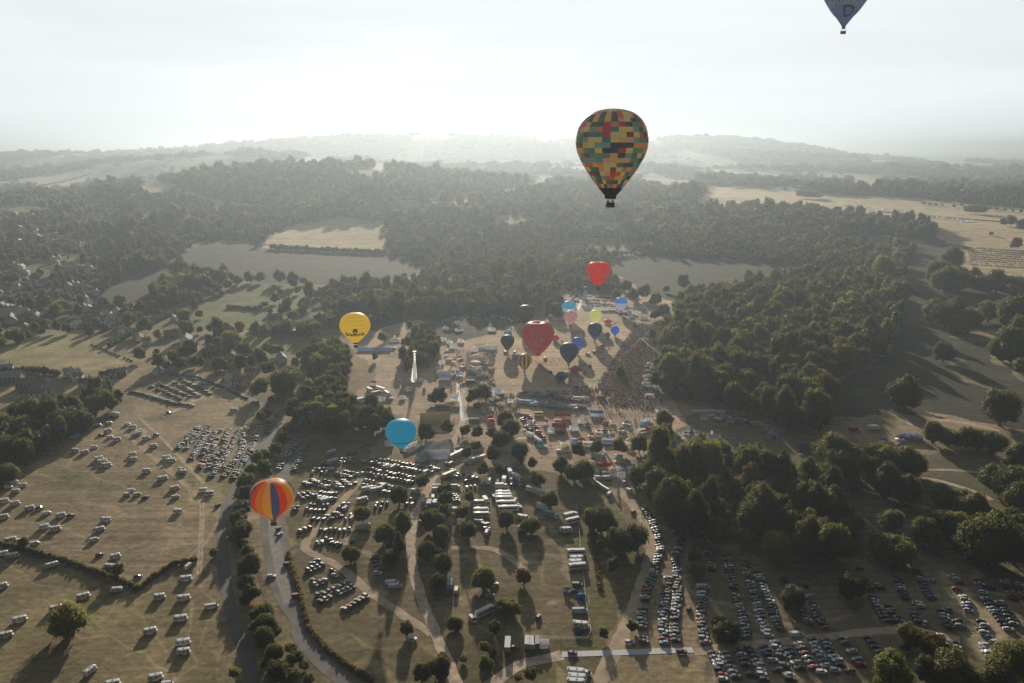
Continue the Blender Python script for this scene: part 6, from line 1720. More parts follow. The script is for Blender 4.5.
      ('T10', 345, 350, 50, 'tunnel', 10, 7, 'white', 'white inflatable tent right behind the blue balloon', 'white'), ('T10', 320, 372, 50, 'tunnel', 8, 6, 'white', 'white inflatable tent touching the blue balloon', 'white'), ('T10', 632, 382, 50, 'gazebo', 5, 5, 'blue', 'bright blue gazebo at the head of the long white trailer', 'white'),
      ('T10', 382, 342, 0, 'gazebo', 4, 4, 'white', 'small white gazebo right of the inflatable tents', 'white'), ('T10', 185, 343, 10, 'marquee', 6, 4, 'white', 'white tent left of the blue balloon mouth', 'white'),
      # behind the balloon field
      ('T15', 55, 260, -5, 'tunnel', 12, 7, 'pale blue', 'pale domed tent behind the yellow-green balloon', 'white'), ('T15', 170, 268, -6, 'marquee', 30, 6, 'white', 'long white marquee behind the balloon field, left half', 'white'), ('T15', 290, 280, -8, 'marquee', 16, 6, 'cream', 'long pale marquee behind the balloon field, right half', 'white'),
      ('T15', 432, 325, 0, 'tunnel', 10, 8, 'white', 'white rounded tent at the far corner of the crowd', 'white'), ('T15', 385, 298, -10, 'marquee', 12, 6, 'white', 'white marquee left of the rounded tent', 'white'), ('T15', 360, 272, -10, 'marquee', 8, 6, 'grey', 'grey marquee behind the white one', 'white'),
      ('T15', 770, 250, 15, 'tunnel', 8, 5, 'pale blue', 'pale blue tent in the gap above the rounded wood', 'white'), ('T15', 880, 220, 30, 'stall', 9, 4, 'pale blue', 'pale vehicle stall at the edge of the rounded wood', 'white'), ('T15', 632, 362, 10, 'marquee', 9, 6, 'pale blue', 'pale blue marquee heading the line right of the crowd', 'white')]
for t in ST:
    zk, x, y, a, k, w_, d_, c, lab, sec = t
    tp(zk, x, y, a, k, w_, d_, c, lab, sec)
# line of stalls down the right side of the crowd
for i, (x, y) in enumerate([(617, 385), (614, 402), (612, 418), (622, 432), (608, 448), (612, 465), (600, 478), (592, 492), (603, 505), (590, 520), (603, 532), (592, 548), (600, 566), (610, 582), (592, 595), (612, 605), (622, 620)]):
    tp('T15', x, y, 85, rnd.choice(['gazebo', 'stall', 'gazebo']), 5, 4.5, ['white', 'white', 'pale blue', 'white', 'cream', 'white', 'grey'][i % 7], f'{["white","white","pale blue","white","cream","white","grey"][i % 7]} stall in the line right of the crowd, {ordw(i)} from the top', group='stall line right of the crowd')
for i, (x, y) in enumerate([(828, 40), (846, 34), (836, 58), (856, 62), (828, 74), (846, 82), (868, 78), (826, 94), (850, 98), (872, 96), (890, 104)]):
    tp('T9', x, y, rnd.uniform(0, 40), ['gazebo', 'stall'][i % 2], 4.5, 4, ['white', 'pale blue', 'white', 'grey'][i % 4], f'{["white","pale blue","white","grey"][i % 4]} stall huddled at the lower right of the crowd, {ordw(i)} from the top', group='stall huddle below right of the crowd')
for i, (x, y) in enumerate([(475, 640), (465, 660), (492, 668), (470, 690), (505, 650)]):
    tp('T15', x, y, 20, 'gazebo', 4.5, 4.5, ['white', 'cream'][i % 2], f'{["white", "cream"][i % 2]} gazebo inside the crowd, {ordw(i)} of the little group', group='gazebos inside the crowd')
# ring of camping tents in the shade
for i, (x, y, w_, c) in enumerate([(545, 132, 6, 'pale blue'), (562, 124, 4, 'white'), (605, 108, 6, 'pale blue'), (650, 120, 4, 'pale blue'), (652, 112, 4, 'white'), (686, 108, 4, 'white'), (702, 108, 4, 'cream'), (732, 116, 4, 'white'), (768, 112, 5, 'pale blue'), (762, 128, 5, 'cream'), (805, 121, 5, 'pale blue'), (852, 108, 7, 'pale blue'), (880, 114, 5, 'blue'), (915, 120, 7, 'pale blue'), (955, 132, 8, 'blue'), (975, 140, 6, 'blue')]):
    tp('T11', x, y, 0, 'dome', w_ * 1.1, w_, c, f'{c} dome tent in the far camp ring, {ordw(i)} from the left', group='ring of camping tents')
for i, (x, y, w_, c) in enumerate([(550, 182, 5, 'white'), (588, 187, 7, 'cream'), (634, 190, 8, 'grey'), (615, 148, 9, 'white'), (842, 190, 7, 'white'), (946, 203, 9, 'pale blue'), (645, 264, 5, 'white'), (570, 248, 4, 'cream'), (533, 254, 5, 'white'), (545, 264, 5, 'white'), (576, 272, 4, 'white'), (580, 290, 5, 'white'), (590, 300, 5, 'white')]):
    tp('T11', x, y, rnd.uniform(-50, 50), ['marquee', 'dome'][i % 2], w_, 5, c, f'{c} tent inside the shaded camp, {ordw(i)} of the scattered ones', group='scattered tents inside the camp')
# tents among the cars of the distant plateau
for i in range(26):
    x, y = 120 + i * 26, 130 + i * 2.6 + rnd.uniform(-3, 3)
    if x > 440:
        y += 14
    tp('T14', x, y, rnd.uniform(0, 90), 'marquee', rnd.choice([8, 10, 14]), 6, ['white', 'white', 'pale blue'][i % 3], f'{["white", "white", "pale blue"][i % 3]} tent on the distant plateau, {ordw(i)} from the left', group='tents on the distant plateau')

ex = random.Random(21)
EXTRA = [('between the hall and the balloon field', 'T11', [(800, 470), (850, 520), (830, 560), (790, 545), (840, 430), (810, 400)]),
         ('along the arena side of the island trees', 'T10', [(600, 60), (610, 90), (880, 60), (900, 90), (960, 70), (985, 100), (840, 120), (790, 130)]),
         ('on the dusty arena above the tree row', 'T9', [(260, 300), (290, 345), (420, 330), (455, 290), (520, 370), (640, 300), (690, 340), (420, 400), (600, 300), (720, 300), (560, 385), (460, 400)]),
         ('in the row behind the rides', 'T9', [(670, 505), (690, 520), (700, 545), (705, 575), (520, 530), (640, 590), (690, 600), (530, 560)]),
         ('beside the yard behind the wood', 'M', [(650, 130), (668, 120), (760, 110), (815, 95), (850, 95), (780, 35), (760, 20), (800, 110)]),
         ('at the top of the arena lane', 'T11', [(600, 400), (610, 440), (595, 470), (640, 370), (660, 420), (640, 480), (660, 520), (520, 400), (500, 430)]),
         ('among the fairground trailers', 'T12', [(300, 130), (345, 150), (420, 150), (490, 155), (580, 170), (600, 180), (640, 180), (150, 250), (190, 260), (250, 270), (280, 250)]),
         ('behind the balloon field marquees', 'T15', [(20, 240), (110, 240), (210, 250), (320, 255), (340, 300), (410, 310), (350, 320), (-20, 200), (-60, 160), (-40, 250)])]
for wh, zk, L_ in EXTRA:
    cn_ = {}
    for (x, y) in sorted(L_):
        c = ex.choice(['white', 'white', 'cream', 'pale blue', 'red', 'grey', 'yellow'])
        k_ = ex.choice(['gazebo', 'gazebo', 'stall', 'marquee'])
        w_ = ex.choice([4, 5, 6])
        i = cn_[(c, k_)] = cn_.get((c, k_), -1) + 1
        tp(zk, x, y, ex.uniform(-25, 25), k_, w_, 4.5, c, f'small {c} {k_} {wh}, {ordw(i)} of its colour', group='small stalls ' + wh)

# ribbed white hall, tall white ride, round rides, barriers
def place(zk, x, y, z=0):
    px, py = zz(zk, [(x, y)])[0]
    return gp(px, py, z)


x, y = place('T11', 740, 432, 0)
e = empty('exhibition_hall', (x, y, 0), 0, label='ribbed white stage hall with big hooped roof in the arena', cat='hall')
rf = MB()
n = 9
for (y0, y1, s) in ((-8, 6, 1), (6, 20, .86)):
    pts = [(8.5 * s * math.cos(a), y0, 2.5 + 6.5 * s * math.sin(a)) for a in np.linspace(0, pi, n)]
    rf.add(pts + [(p[0], y1, p[2]) for p in pts], [(i, i + 1, n + i + 1, n + i) for i in range(n - 1)])
obj('roof', rf.mesh('roof', [canv('cream')]), e)
obj('wall', MB().box((-8.3, 6, 1.3), (.3, 27, 2.6)).box((8.3, 6, 1.3), (.3, 27, 2.6)).box((0, 19.8, 3), (13, .3, 6)).mesh('wall', [canv('white')]), e)
for yy in (-8, -3, 2, 6.5, 12, 19):
    rb = MB()
    aa = np.linspace(0, pi, 11)
    for a0, a1 in zip(aa[:-1], aa[1:]):
        rb.cyl((8.8 * math.cos(a0), yy, 2.5 + 6.8 * math.sin(a0)), (8.8 * math.cos(a1), yy, 2.5 + 6.8 * math.sin(a1)), .25, .25, 5)
    obj('roof_rib', rb.mesh('roof_rib', [METAL]), e)
obj('front_canopy', MB().box((0, -11, 4), (15, 5, .5)).box((-7, -13, 2), (.4, .4, 4)).box((7, -13, 2), (.4, .4, 4)).box((0, -9.5, 1), (14, 3, 2)).mesh('front_canopy', [canv('white')]), e)

x, y = place('T11', 350, 520, 0)
e = empty('fairground_tower', (x, y, 0), 0, label='tall white fairground slide tower with a flared base', cat='ride')
mb = MB()
for sx in (-1, 1):
    for sy in (-1, 1):
        mb.cyl((sx * 1.3, sy * 1.3 + 6, 0), (sx * 1.2, sy * 1.2 + 6, 36), .22, .18, 5)
for k in range(18):
    z0 = 1 + k * 2
    mb.box((0, 6, z0), (2.7, 2.7, .22))
    mb.cyl((-1.2, 4.75, z0), (1.2, 4.75, z0 + 2), .12, .12, 4).cyl((1.2, 7.25, z0), (-1.2, 7.25, z0 + 2), .12, .12, 4)
mb.box((0, 6, 37), (3.6, 3.6, 1.8))
e.scale = (.8, .8, .68)
obj('mast', mb.mesh('mast', [WHITE]), e)
obj('slide', MB().add([(-1.5, 4.5, 24), (1.5, 4.5, 24), (3.4, -6, 3), (-3.4, -6, 3), (-3.4, -6, 2), (3.4, -6, 2)], [(0, 3, 2, 1), (3, 4, 5, 2)]).mesh('slide', [canv('white')]), e)
for sx in (-1, 1):
    obj('stay', MB().cyl((sx * 6.5, -2, 0), (sx * 1.2, 5, 22), .25, .2, 5).mesh('stay', [METAL]), e)
obj('base_platform', MB().box((0, 0, .6), (17, 14, 1.2)).mesh('base_platform', [METAL]), e)
for sx, c in ((-6.5, 'white'), (7, 'white'), (2, 'cream')):
    obj('booth', MB().loft([(1.2, sx - 2, sx + 2, 1.8), (3.6, sx - 2, sx + 2, 1.8), (4.8, sx - .6, sx + .6, .5)], 0, .1).mesh('booth', [canv(c)]), e)


def ride(zk, x, y, rad, c, c2, label):
    wx, wy = place(zk, x, y, 1)
    e = empty('fairground_ride', (wx, wy, 0), 0, label=label, cat='ride', group='round fairground rides')
    obj('platform', MB().lathe([(0, .5), (rad * .97, .5), (rad, .4), (rad, 0)], 24).mesh('platform', [METAL]), e)
    obj('hub', MB().lathe([(0, 5.5), (.5, 5), (.9, 2.5), (1.4, .5)], 10).mesh('hub', [canv(c)]), e)
    for k in range(10):
        a = k * 2 * pi / 10
        px, py = math.cos(a) * rad * .75, math.sin(a) * rad * .75
        obj('arm', MB().cyl((0, 0, 3.2), (px, py, 1.8), .14, .1, 5).mesh('arm', [WHITE]), e)
        cc = c if k % 2 else c2
        obj('gondola', MB().loft([(.9, px - .9, px + .9, .7), (1.5, px - 1.1, px + 1.1, .9), (1.7, px - .8, px + .8, .6)], 0, .3).mesh('gondola', [canv(cc)]), e)
        e.children[-1].data.transform(Matrix.Translation((0, py, 0)))
    fb = MB()
    for k in range(24):
        a, b_ = k * 2 * pi / 24, (k + 1) * 2 * pi / 24
        fb.cyl((math.cos(a) * rad * 1.05, math.sin(a) * rad * 1.05, 1.1), (math.cos(b_) * rad * 1.05, math.sin(b_) * rad * 1.05, 1.1), .09, .09, 4)
        fb.cyl((math.cos(a) * rad * 1.05, math.sin(a) * rad * 1.05, 0), (math.cos(a) * rad * 1.05, math.sin(a) * rad * 1.05, 1.1), .06, .06, 4)
    obj('railing', fb.mesh('railing', [WHITE]), e)
    bt = MB()
    for k in range(12):
        a = k * 2 * pi / 12
        bt.cyl((math.cos(a) * rad, math.sin(a) * rad, 0), (math.cos(a) * rad, math.sin(a) * rad, 3.2), .1, .1, 4)
    obj('light_posts', bt.mesh('light_posts', [canv(c2)]), e)


ride('T12', 240, 200, 6, 'purple', 'blue', 'purple round fairground ride below the wood trailers')
ride('T12', 333, 216, 6, 'white', 'cream', 'white round fairground ride right of the purple one')
ride('T9', 762, 568, 7, 'green', 'pale blue', 'green round fairground ride below the tree row')
ride('T9', 597, 348, 6.5, 'grey', 'yellow', 'dark round fairground ride on the dusty arena')
x, y = place('T9', 590, 565, 0)
e = empty('swing_ride', (x, y, 0), 0, label='pirate-ship swing ride in a triangular frame below the tree row', cat='ride')
fr = MB()
for sy in (-2.5, 2.5):
    fr.cyl((-8, sy, 0), (0, sy, 12), .35, .3, 6).cyl((8, sy, 0), (0, sy, 12), .35, .3, 6)
fr.cyl((0, -2.8, 12), (0, 2.8, 12), .4, .4, 6)
obj('frame', fr.mesh('frame', [METAL]), e)
obj('boat', MB().loft([(2.2, -4, 4, 1.0), (3.4, -5.6, 5.6, 1.4), (4.6, -6.6, 6.6, 1.3)], 0, .8).mesh('boat', [canv('red')]), e)
obj('boat_hangers', MB().cyl((-4, 0, 4.5), (0, 0, 12), .15, .15, 5).cyl((4, 0, 4.5), (0, 0, 12), .15, .15, 5).mesh('boat_hangers', [WHITE]), e)
for k, (xx, yy, rr_) in enumerate([(-6, -8, 0), (6, -8, 0), (0, -9.5, 0), (-9, -4, .6), (9, -4, -.6)]):
    obj('booth', MB().box((xx, yy, 1.3), (4, 3, 2.6), 0, rr_).box((xx, yy, 2.75), (4.4, 3.4, .3), 0, rr_).mesh('booth', [canv(['white', 'cream'][k % 2])]), e)


def barrier(pts, h, label, zk='TC', w=1.2, name='queue_barrier'):
    mb = MB()
    P_ = [Vector(place(zk, *p)) for p in pts]
    for a, b_ in zip(P_[:-1], P_[1:]):
        n_ = max(1, int((b_ - a).length / 3))
        d = (b_ - a) / n_
        for i in range(n_):
            c = a + d * (i + .5)
            mb.box((c.x, c.y, h / 2 + .05 * (i % 2)), (d.length * .96, w, h), 0, math.atan2(d.y, d.x))
    obj(name, mb.mesh(name, [WHITE]), label=label, cat='barrier')


barrier([(458, 92), (500, 94), (552, 92)], 2.2, 'white canopy barrier along the back of the swing ride yard')
barrier([(458, 100), (462, 112), (500, 140), (530, 158)], 2.2, 'white angled barrier leading down to a white van')
barrier([(515, 496), (600, 494)], 2.0, 'white banner fence above the swing ride', 'T9')
barrier([(650, 497), (700, 500)], 2.0, 'short white banner fence left of the green ride', 'T9')


def fence(pts, label, h=1.5, sp=4.5, m=None, name='wire_fence'):
    e = None
    P_ = [Vector(gp(*p)) for p in pts]
    e = empty(name, (P_[0].x, P_[0].y, 0), 0, label=label, cat='fence')
    rl, ps = MB(), []
    for a, b_ in zip(P_[:-1], P_[1:]):
        n_ = max(1, int((b_ - a).length / sp))
        for i in range(n_ + 1):
            q = a.lerp(b_, i / n_) - P_[0]
            ps.append(q)
        for z_ in (.4, .8, 1.2, 1.45):
            A_, B_ = a - P_[0], b_ - P_[0]
            rl.cyl((A_.x, A_.y, z_ * h / 1.5), (B_.x, B_.y, z_ * h / 1.5), .035, .035, 4)
    obj('rails', rl.mesh('rails', [m or METAL]), e)
    pm = MB().cyl((0, 0, 0), (0, 0, h), .09, .08, 5).mesh('post', [m or METAL])
    for q in ps[:100]:
        obj('post', pm, e, (q.x, q.y, 0))


fence([(577, 505), (580, 540), (586, 603), (591, 632), (588, 640), (560, 639), (526, 638)], 'pale wire fence running down and turning left above the trackway', 1.4)
fence([(463, 575), (472, 610), (474, 640)], 'thin fence beside the shaded van and the scrub', 1.0, 6, mat('grey_post', (.2, .19, .17), .9))
fence([(545, 438), (511, 440), (510, 460), (508, 480)], 'fence between the trees south of the arena')
WOODM = mat('weathered_wood', (.22, .18, .13), .9, .2)
fence([(290, 551), (295, 568), (303, 599), (311, 627), (326, 646), (347, 663), (376, 681)], 'wooden fence beside the curving pale road', 1.3, 6, WOODM, 'wooden_fence')
fence([(252, 545), (262, 575), (270, 605)], 'wooden fence on the left verge of the wide road', 1.3, 6, WOODM, 'wooden_fence')

# ------------------------------------------------------------------ houses
ROOFS = [mat('clay_roof_tiles', (.26, .14, .09), .85, .2, .2, 2), mat('slate_roof', (.28, .29, .31), .85, .12, .15, 2), mat('brown_roof_tiles', (.20, .14, .10), .85, .2, .2, 2), mat('pale_roof_sheet', (.5, .52, .55), .85, .12, .06, .5)]
WALLS = [mat('white_render', (.72, .72, .71), .95, .05, .05), mat('cream_render', (.55, .49, .38), .85, .2, .08), mat('grey_stone', (.32, .29, .25), .9, .2, .2, 2), mat('red_brick', (.30, .15, .10), .9, .2, .15, 3)]
HC = {}


def house(px, py, wpx, a, label, wall=0, roof=0, ratio=.55, kind='house', group='houses of the village', h=5.0, detail=True, steep=.42):
    x, y = gt(px, py)
    z = float(T(x, y))
    d = math.sqrt(x * x + y * y + (EYE - z) ** 2)
    Lm = max(7, wpx * d / F)
    Wm = max(5.5, min(Lm * ratio, 14))
    Lm, Wm = round(Lm / 2) * 2, round(Wm)
    key = (Lm, Wm, wall, roof, h, detail, steep)
    if key not in HC:
        l, w_ = Lm / 2, Wm / 2
        rh = Wm * steep
        b = MB().add([(-l, -w_, 0), (l, -w_, 0), (l, w_, 0), (-l, w_, 0), (-l, -w_, h), (l, -w_, h), (l, w_, h), (-l, w_, h), (-l, 0, h + rh * .97), (l, 0, h + rh * .97)],
                     [(0, 1, 5, 4), (1, 2, 6, 9, 5), (2, 3, 7, 6), (3, 0, 4, 8, 7)])
        r = MB()
        o_ = .4
        t_ = rh / w_ * o_
        for s in (-1, 1):
            q = [(-l - o_, s * (w_ + o_), h - t_), (l + o_, s * (w_ + o_), h - t_), (l + o_, 0, h + rh), (-l - o_, 0, h + rh)]
            r.add(q + [(p[0], p[1], p[2] + .2) for p in q], [(0, 1, 2, 3)[::-s], (4, 5, 6, 7)[::s], (0, 4, 5, 1), (1, 5, 6, 2), (3, 7, 4, 0)])
        ch = MB().box((l * .6, .0, h + rh + .5), (.9, .7, 2.0)).mesh('chimney', [WALLS[3]])
        wn = []
        if detail:
            nn_ = max(2, int(Lm / 3.2))
            for i in range(nn_):
                for zz_ in ((1.6, 4.0) if h >= 4.8 else (1.6,)):
                    for s in (-1, 1):
                        wn.append(MB().box((-l + (i + .5) * Lm / nn_, s * w_, zz_), (1.1, .12, 1.2)).mesh('window', [GLASS]))
        dr = MB().box((.2, -w_, 1.05), (1.0, .14, 2.1)).mesh('door', [mat('painted_door', (.08, .10, .12), .5)])
        HC[key] = (b.mesh('wall', [WALLS[wall]]), r.mesh('roof', [ROOFS[roof]]), ch, wn, dr)
    b, r, ch, wn, dr = HC[key]
    e = empty(kind, (x, y, z), math.radians(a), label=label, cat=kind.replace('_', ' '), group=group)
    obj('wall', b, e)
    ro = obj('roof', r, e)
    obj('chimney', ch, ro)
    obj('door', dr, e)
    for q in wn:
        obj('window', q, e)


for zk, x, y, w_, a, wl, rf_, lab in HS:
    if zk in ('T17', 'T16') and w_ < 90:   # turned so that one wall catches the low sun
        a = rnd.choice([22, -65]) + rnd.uniform(-8, 8)
    px, py = zz(zk, [(x, y)])[0]
    house(px, py + 1, w_ / Z[zk][2], a, lab, wl, rf_)
# three-gabled white row beside the village car park
# long steep roof of the church-like barn
px, py = zz('L', [(375, 345)])[0]
house(px, py + 3, 14, 80, 'steep grey-roofed long building like a church in the wood', 2, 1, .5, 'church', None, 5, False, .95)
# greenhouses
GL = mat('greenhouse_glass', (.66, .72, .78), .3, .7, .04)
for (x, y, w_, d_, a, lab) in ((787, 235, 9, 24, -35, 'glasshouse at the upper end of the nursery'), (705, 302, 9, 28, -35, 'glasshouse at the lower end of the nursery'), (690, 350, 18, 9, 0, 'white polytunnel beside the hedge of the nursery')):
    px, py = zz('T16', [(x, y)])[0]
    X_, Y_ = gt(px, py)
    e = empty('greenhouse', (X_, Y_, float(T(X_, Y_))), math.radians(a), label=lab, cat='greenhouse', group='nursery glasshouses')
    r = MB()
    for k in range(3):
        x0 = -w_ / 2 + k * w_ / 3
        x1 = x0 + w_ / 3
        r.add([(x0, -d_ / 2, 2.2), (x0, d_ / 2, 2.2), ((x0 + x1) / 2, d_ / 2, 3.4), ((x0 + x1) / 2, -d_ / 2, 3.4), (x1, -d_ / 2, 2.2), (x1, d_ / 2, 2.2)], [(0, 3, 2, 1), (3, 4, 5, 2)])
    obj('glass_roof', r.mesh('glass_roof', [GL]), e)
    obj('wall', MB().box((0, 0, 1.1), (w_, d_, 2.18)).mesh('wall', [GL]), e)
# suburb: individually built small houses on their own streets
k = 0
for px, py, nm, i, a in SUB:
    wl = rs.choices([0, 1, 2, 3], [8, 2, .6, .8])[0]
    rf_ = rs.choices([0, 1, 2, 3], [1, 5, 1, 4])[0]
    house(px, py, rs.choice([4.5, 5.5, 7]), rs.choice([22, 22, -65]) + rs.uniform(-12, 12), f'{["white", "cream", "grey stone", "brick"][wl]} house on the {nm}, {ordw(i)} from its left end', wl, rf_, .6, 'house', 'houses of the suburb', 5, False)

# ------------------------------------------------------------------ people
def person_mesh(name, pose, top, leg, seed):
    me = bpy.data.meshes.new(name + '_skeleton')
    st, ar = pose
    v = [(0, 0, .95), (0, 0, 1.15), (0, 0, 1.42), (0, .01, 1.52), (0, .02, 1.66), (0, .02, 1.76),
         (.11, 0, .90), (.12, st * .5, .50), (.12, st, .06), (.12, st + .14, .03), (-.11, 0, .90), (-.12, -st * .5, .50), (-.12, -st, .06), (-.12, -st + .14, .03),
         (.20, 0, 1.40), (.27, -ar * .5, 1.12), (.26, -ar + .1, .86), (-.20, 0, 1.40), (-.27, ar * .5, 1.12), (-.26, ar + .12, .88)]
    ed = [(0, 1), (1, 2), (2, 3), (3, 4), (4, 5), (0, 6), (6, 7), (7, 8), (8, 9), (0, 10), (10, 11), (11, 12), (12, 13), (2, 14), (14, 15), (15, 16), (2, 17), (17, 18), (18, 19)]
    rad = [.15, .14, .16, .06, .11, .08, .10, .07, .05, .045, .10, .07, .05, .045, .075, .05, .04, .075, .05, .04]
    me.from_pydata(v, ed, [])
    o = bpy.data.objects.new(name, me)
    col.objects.link(o)
    md = o.modifiers.new('skin', 'SKIN')
    for i, s in enumerate(me.skin_vertices[0].data):
        s.radius = (rad[i], rad[i])
        s.use_root = (i == 0)
    dg = bpy.context.evaluated_depsgraph_get()
    m2 = bpy.data.meshes.new_from_object(o.evaluated_get(dg))
    bpy.data.objects.remove(o)
    m2.name = name
    m2.materials.clear()
    for q in (mat('shirt_' + str(seed), top, .9, .1), mat('trousers_' + str(seed), leg, .9, .1), mat('skin', (.45, .28, .20), .6, .3), mat('hair_' + str(seed % 3), [(.04, .025, .015), (.12, .07, .03), (.02, .02, .02)][seed % 3], .8, .2)):
        m2.materials.append(q)
    for p in m2.polygons:
        z_ = p.center.z
        r_ = abs(p.center.x)
        p.material_index = 3 if z_ > 1.72 or (z_ > 1.6 and p.center.y < -.02) else 2 if z_ > 1.5 else 2 if (r_ > .21 and z_ < 1.05) else 0 if z_ > .93 else 1 if z_ > .1 else 3
    return m2


PCOL = [((.80, .80, .80), (.12, .14, .20), 'white top'), ((.04, .05, .09), (.04, .04, .045), 'navy top'), ((.35, .06, .05), (.06, .07, .11), 'red top'), ((.10, .10, .11), (.10, .09, .08), 'dark clothes'),
        ((.15, .26, .42), (.08, .08, .09), 'blue top'), ((.62, .50, .34), (.05, .06, .09), 'tan top'), ((.20, .22, .18), (.30, .27, .2), 'green top'), ((.75, .60, .56), (.35, .32, .3), 'pale pink top')]
PM = [person_mesh('person', [(.12, .08), (0.02, .02), (.2, .16)][i % 3], c[0], c[1], i) for i, c in enumerate(PCOL)]

AREAS = [  # polygon in px, number, words
    ([(505, 400), (560, 412), (600, 430), (640, 436), (655, 428), (660, 410), (640, 400), (600, 402), (585, 410), (545, 408)], 95, 'on the dusty arena above the tree row'),
    ([(460, 360), (478, 400), (470, 424), (440, 420), (448, 380)], 55, 'along the white trackway in the arena'),
    ([(520, 420), (545, 425), (560, 455), (538, 458), (528, 440)], 28, 'on the bare ground behind the left stall line'),
    ([(608, 452), (616, 452), (655, 540), (648, 545), (620, 492)], 16, 'walking on the dirt track past the rides'),
    ([(390, 350), (400, 350), (404, 395), (385, 395)], 8, 'on the dusty lane left of the tall white ride'),
    ([(446, 458), (462, 440), (465, 425), (450, 450)], 10, 'on the clay track below the trackway pad'),
    ([(140, 405), (160, 395), (200, 415), (160, 420)], 5, 'in the dusty opening of the car field'),
    ([(90, 435), (180, 450), (200, 500), (100, 520)], 10, 'among the campers of the upper field'),
    ([(655, 560), (668, 570), (664, 640), (655, 640)], 6, 'between the curved and straight car rows'),
    ([(685, 560), (698, 570), (705, 640), (690, 640)], 6, 'in the aisle right of the straight car row'),
    ([(420, 480), (440, 470), (500, 480), (520, 500), (470, 515), (430, 500)], 18, 'among the vans below the show ground'),
    ([(500, 365), (540, 350), (590, 345), (600, 375), (560, 388), (505, 388)], 43, 'on the balloon launch field')]
for poly, n_, wh in AREAS:
    pts = [gp(*p) for p in poly]
    xs, ys = [p[0] for p in pts], [p[1] for p in pts]
    c_ = 0
    L = []
    while c_ < n_:
        x, y = rnd.uniform(min(xs), max(xs)), rnd.uniform(min(ys), max(ys))
        if inpoly(np.array([x]), np.array([y]), pts)[0]:
            L.append((x, y))
            c_ += 1
    L.sort()
    cn = {}
    for x, y in L:
        i = rnd.randrange(8)
        cn[i] = cn.get(i, 0) + 1
        o = obj('person', PM[i], None, (x, y, 0.03), label=f'person in a {PCOL[i][2]} {wh}'.replace('a dark clothes', 'dark clothes'), cat='person', group=f'people in {PCOL[i][2]} {wh}')
        o.rotation_euler = (0, 0, rnd.uniform(0, 6.28))
# the dense crowd, one mass
CROWD = [([(600, 300), (628, 322), (650, 325), (662, 320), (672, 335), (664, 360), (655, 385), (664, 400), (660, 412), (630, 408), (600, 404), (600, 385), (612, 362), (622, 345), (634, 328)], .42), ([(596, 378), (612, 362), (640, 330), (655, 335), (650, 370), (640, 400), (600, 402)], .30),
         ([(478, 388), (500, 395), (600, 388), (598, 402), (500, 402), (478, 398)], .26), ([(484, 350), (496, 352), (492, 392), (478, 400), (474, 380)], .2), ([(455, 350), (474, 352), (476, 385), (450, 392), (448, 370)], .07), ([(478, 400), (520, 405), (520, 425), (485, 412)], .1),
         ([(505, 404), (560, 414), (600, 432), (640, 436), (655, 420), (640, 408), (600, 404)], .045), ([(560, 300), (575, 300), (580, 330), (565, 345), (545, 340)], .12), ([(590, 302), (630, 308), (640, 320), (612, 312), (590, 310)], .2), ([(500, 330), (540, 330), (560, 310), (558, 300), (520, 320)], .1), ([(655, 330), (668, 338), (660, 380), (650, 380)], .2)]
CP = []
for poly, dn in CROWD:
    pts = [gp(*p) for p in poly]
    xs, ys = np.array([p[0] for p in pts]), np.array([p[1] for p in pts])
    n_ = int((xs.max() - xs.min()) * (ys.max() - ys.min()) * dn * 1.45)
    X_, Y_ = nr.uniform(xs.min(), xs.max(), n_), nr.uniform(ys.min(), ys.max(), n_)
    m_ = inpoly(X_, Y_, pts) & (vnoise(X_, Y_, 6, 77) + .5 * vnoise(X_, Y_, 18, 78) > nr.uniform(.1, .7, n_))
    # two worn paths stay open through the crowd
    px_, py_ = proj(X_, Y_, 0 * X_)
    m_ &= (seg_dist(px_, py_, [(618, 360), (650, 330)]) > 1.0) & (seg_dist(px_, py_, [(640, 338), (662, 356)]) > .8)
    m_ &= ~inpoly(px_, py_, [(520, 345), (560, 305), (612, 312), (634, 325), (600, 380), (510, 388), (498, 365)])
    CP.append(np.stack([X_[m_], Y_[m_], X_[m_] * 0 + .02], 1))
CP = np.concatenate(CP)
print('crowd', len(CP))
n_ = len(CP)
s_ = nr.uniform(.9, 1.08, n_)
scatter('crowd', CP, nr.uniform(0, 6.28, n_), np.stack([s_, s_, s_], 1), nr.choice(8, n_, p=[.32, .08, .10, .08, .12, .12, .04, .14]), PM, label='dense crowd of spectators filling the arena beside the balloon field', cat='crowd')

# ------------------------------------------------------------------ balloons
PROF = [(0, .46), (.06, .459), (.12, .452), (.20, .437), (.28, .408), (.36, .357), (.42, .292), (.465, .205), (.49, .115), (.5, .03), (.495, -.05), (.475, -.125), (.44, -.21), (.395, -.295), (.345, -.375), (.29, -.455), (.235, -.53), (.18, -.60), (.125, -.67), (.085, -.715)]


HEART = [(0, .345), (.07, .37), (.15, .395), (.24, .40), (.33, .375), (.40, .32), (.46, .235), (.492, .15), (.5, .06), (.485, -.03), (.462, -.12), (.418, -.215), (.362, -.31), (.298, -.405), (.222, -.495), (.14, -.57), (.07, -.625)]
POINTED = PROF[:-3] + [(.155, -.61), (.09, -.70), (.035, -.775)]


def prof_r(z, prof):
    zs = [p[1] for p in prof][::-1]
    rs_ = [p[0] for p in prof][::-1]
    return float(np.interp(z, zs, rs_))


FAB = attr_mat('balloon_fabric', .45, .35, .78)
FAB2 = attr_mat('dark_balloon_fabric', .5, .3, .62)


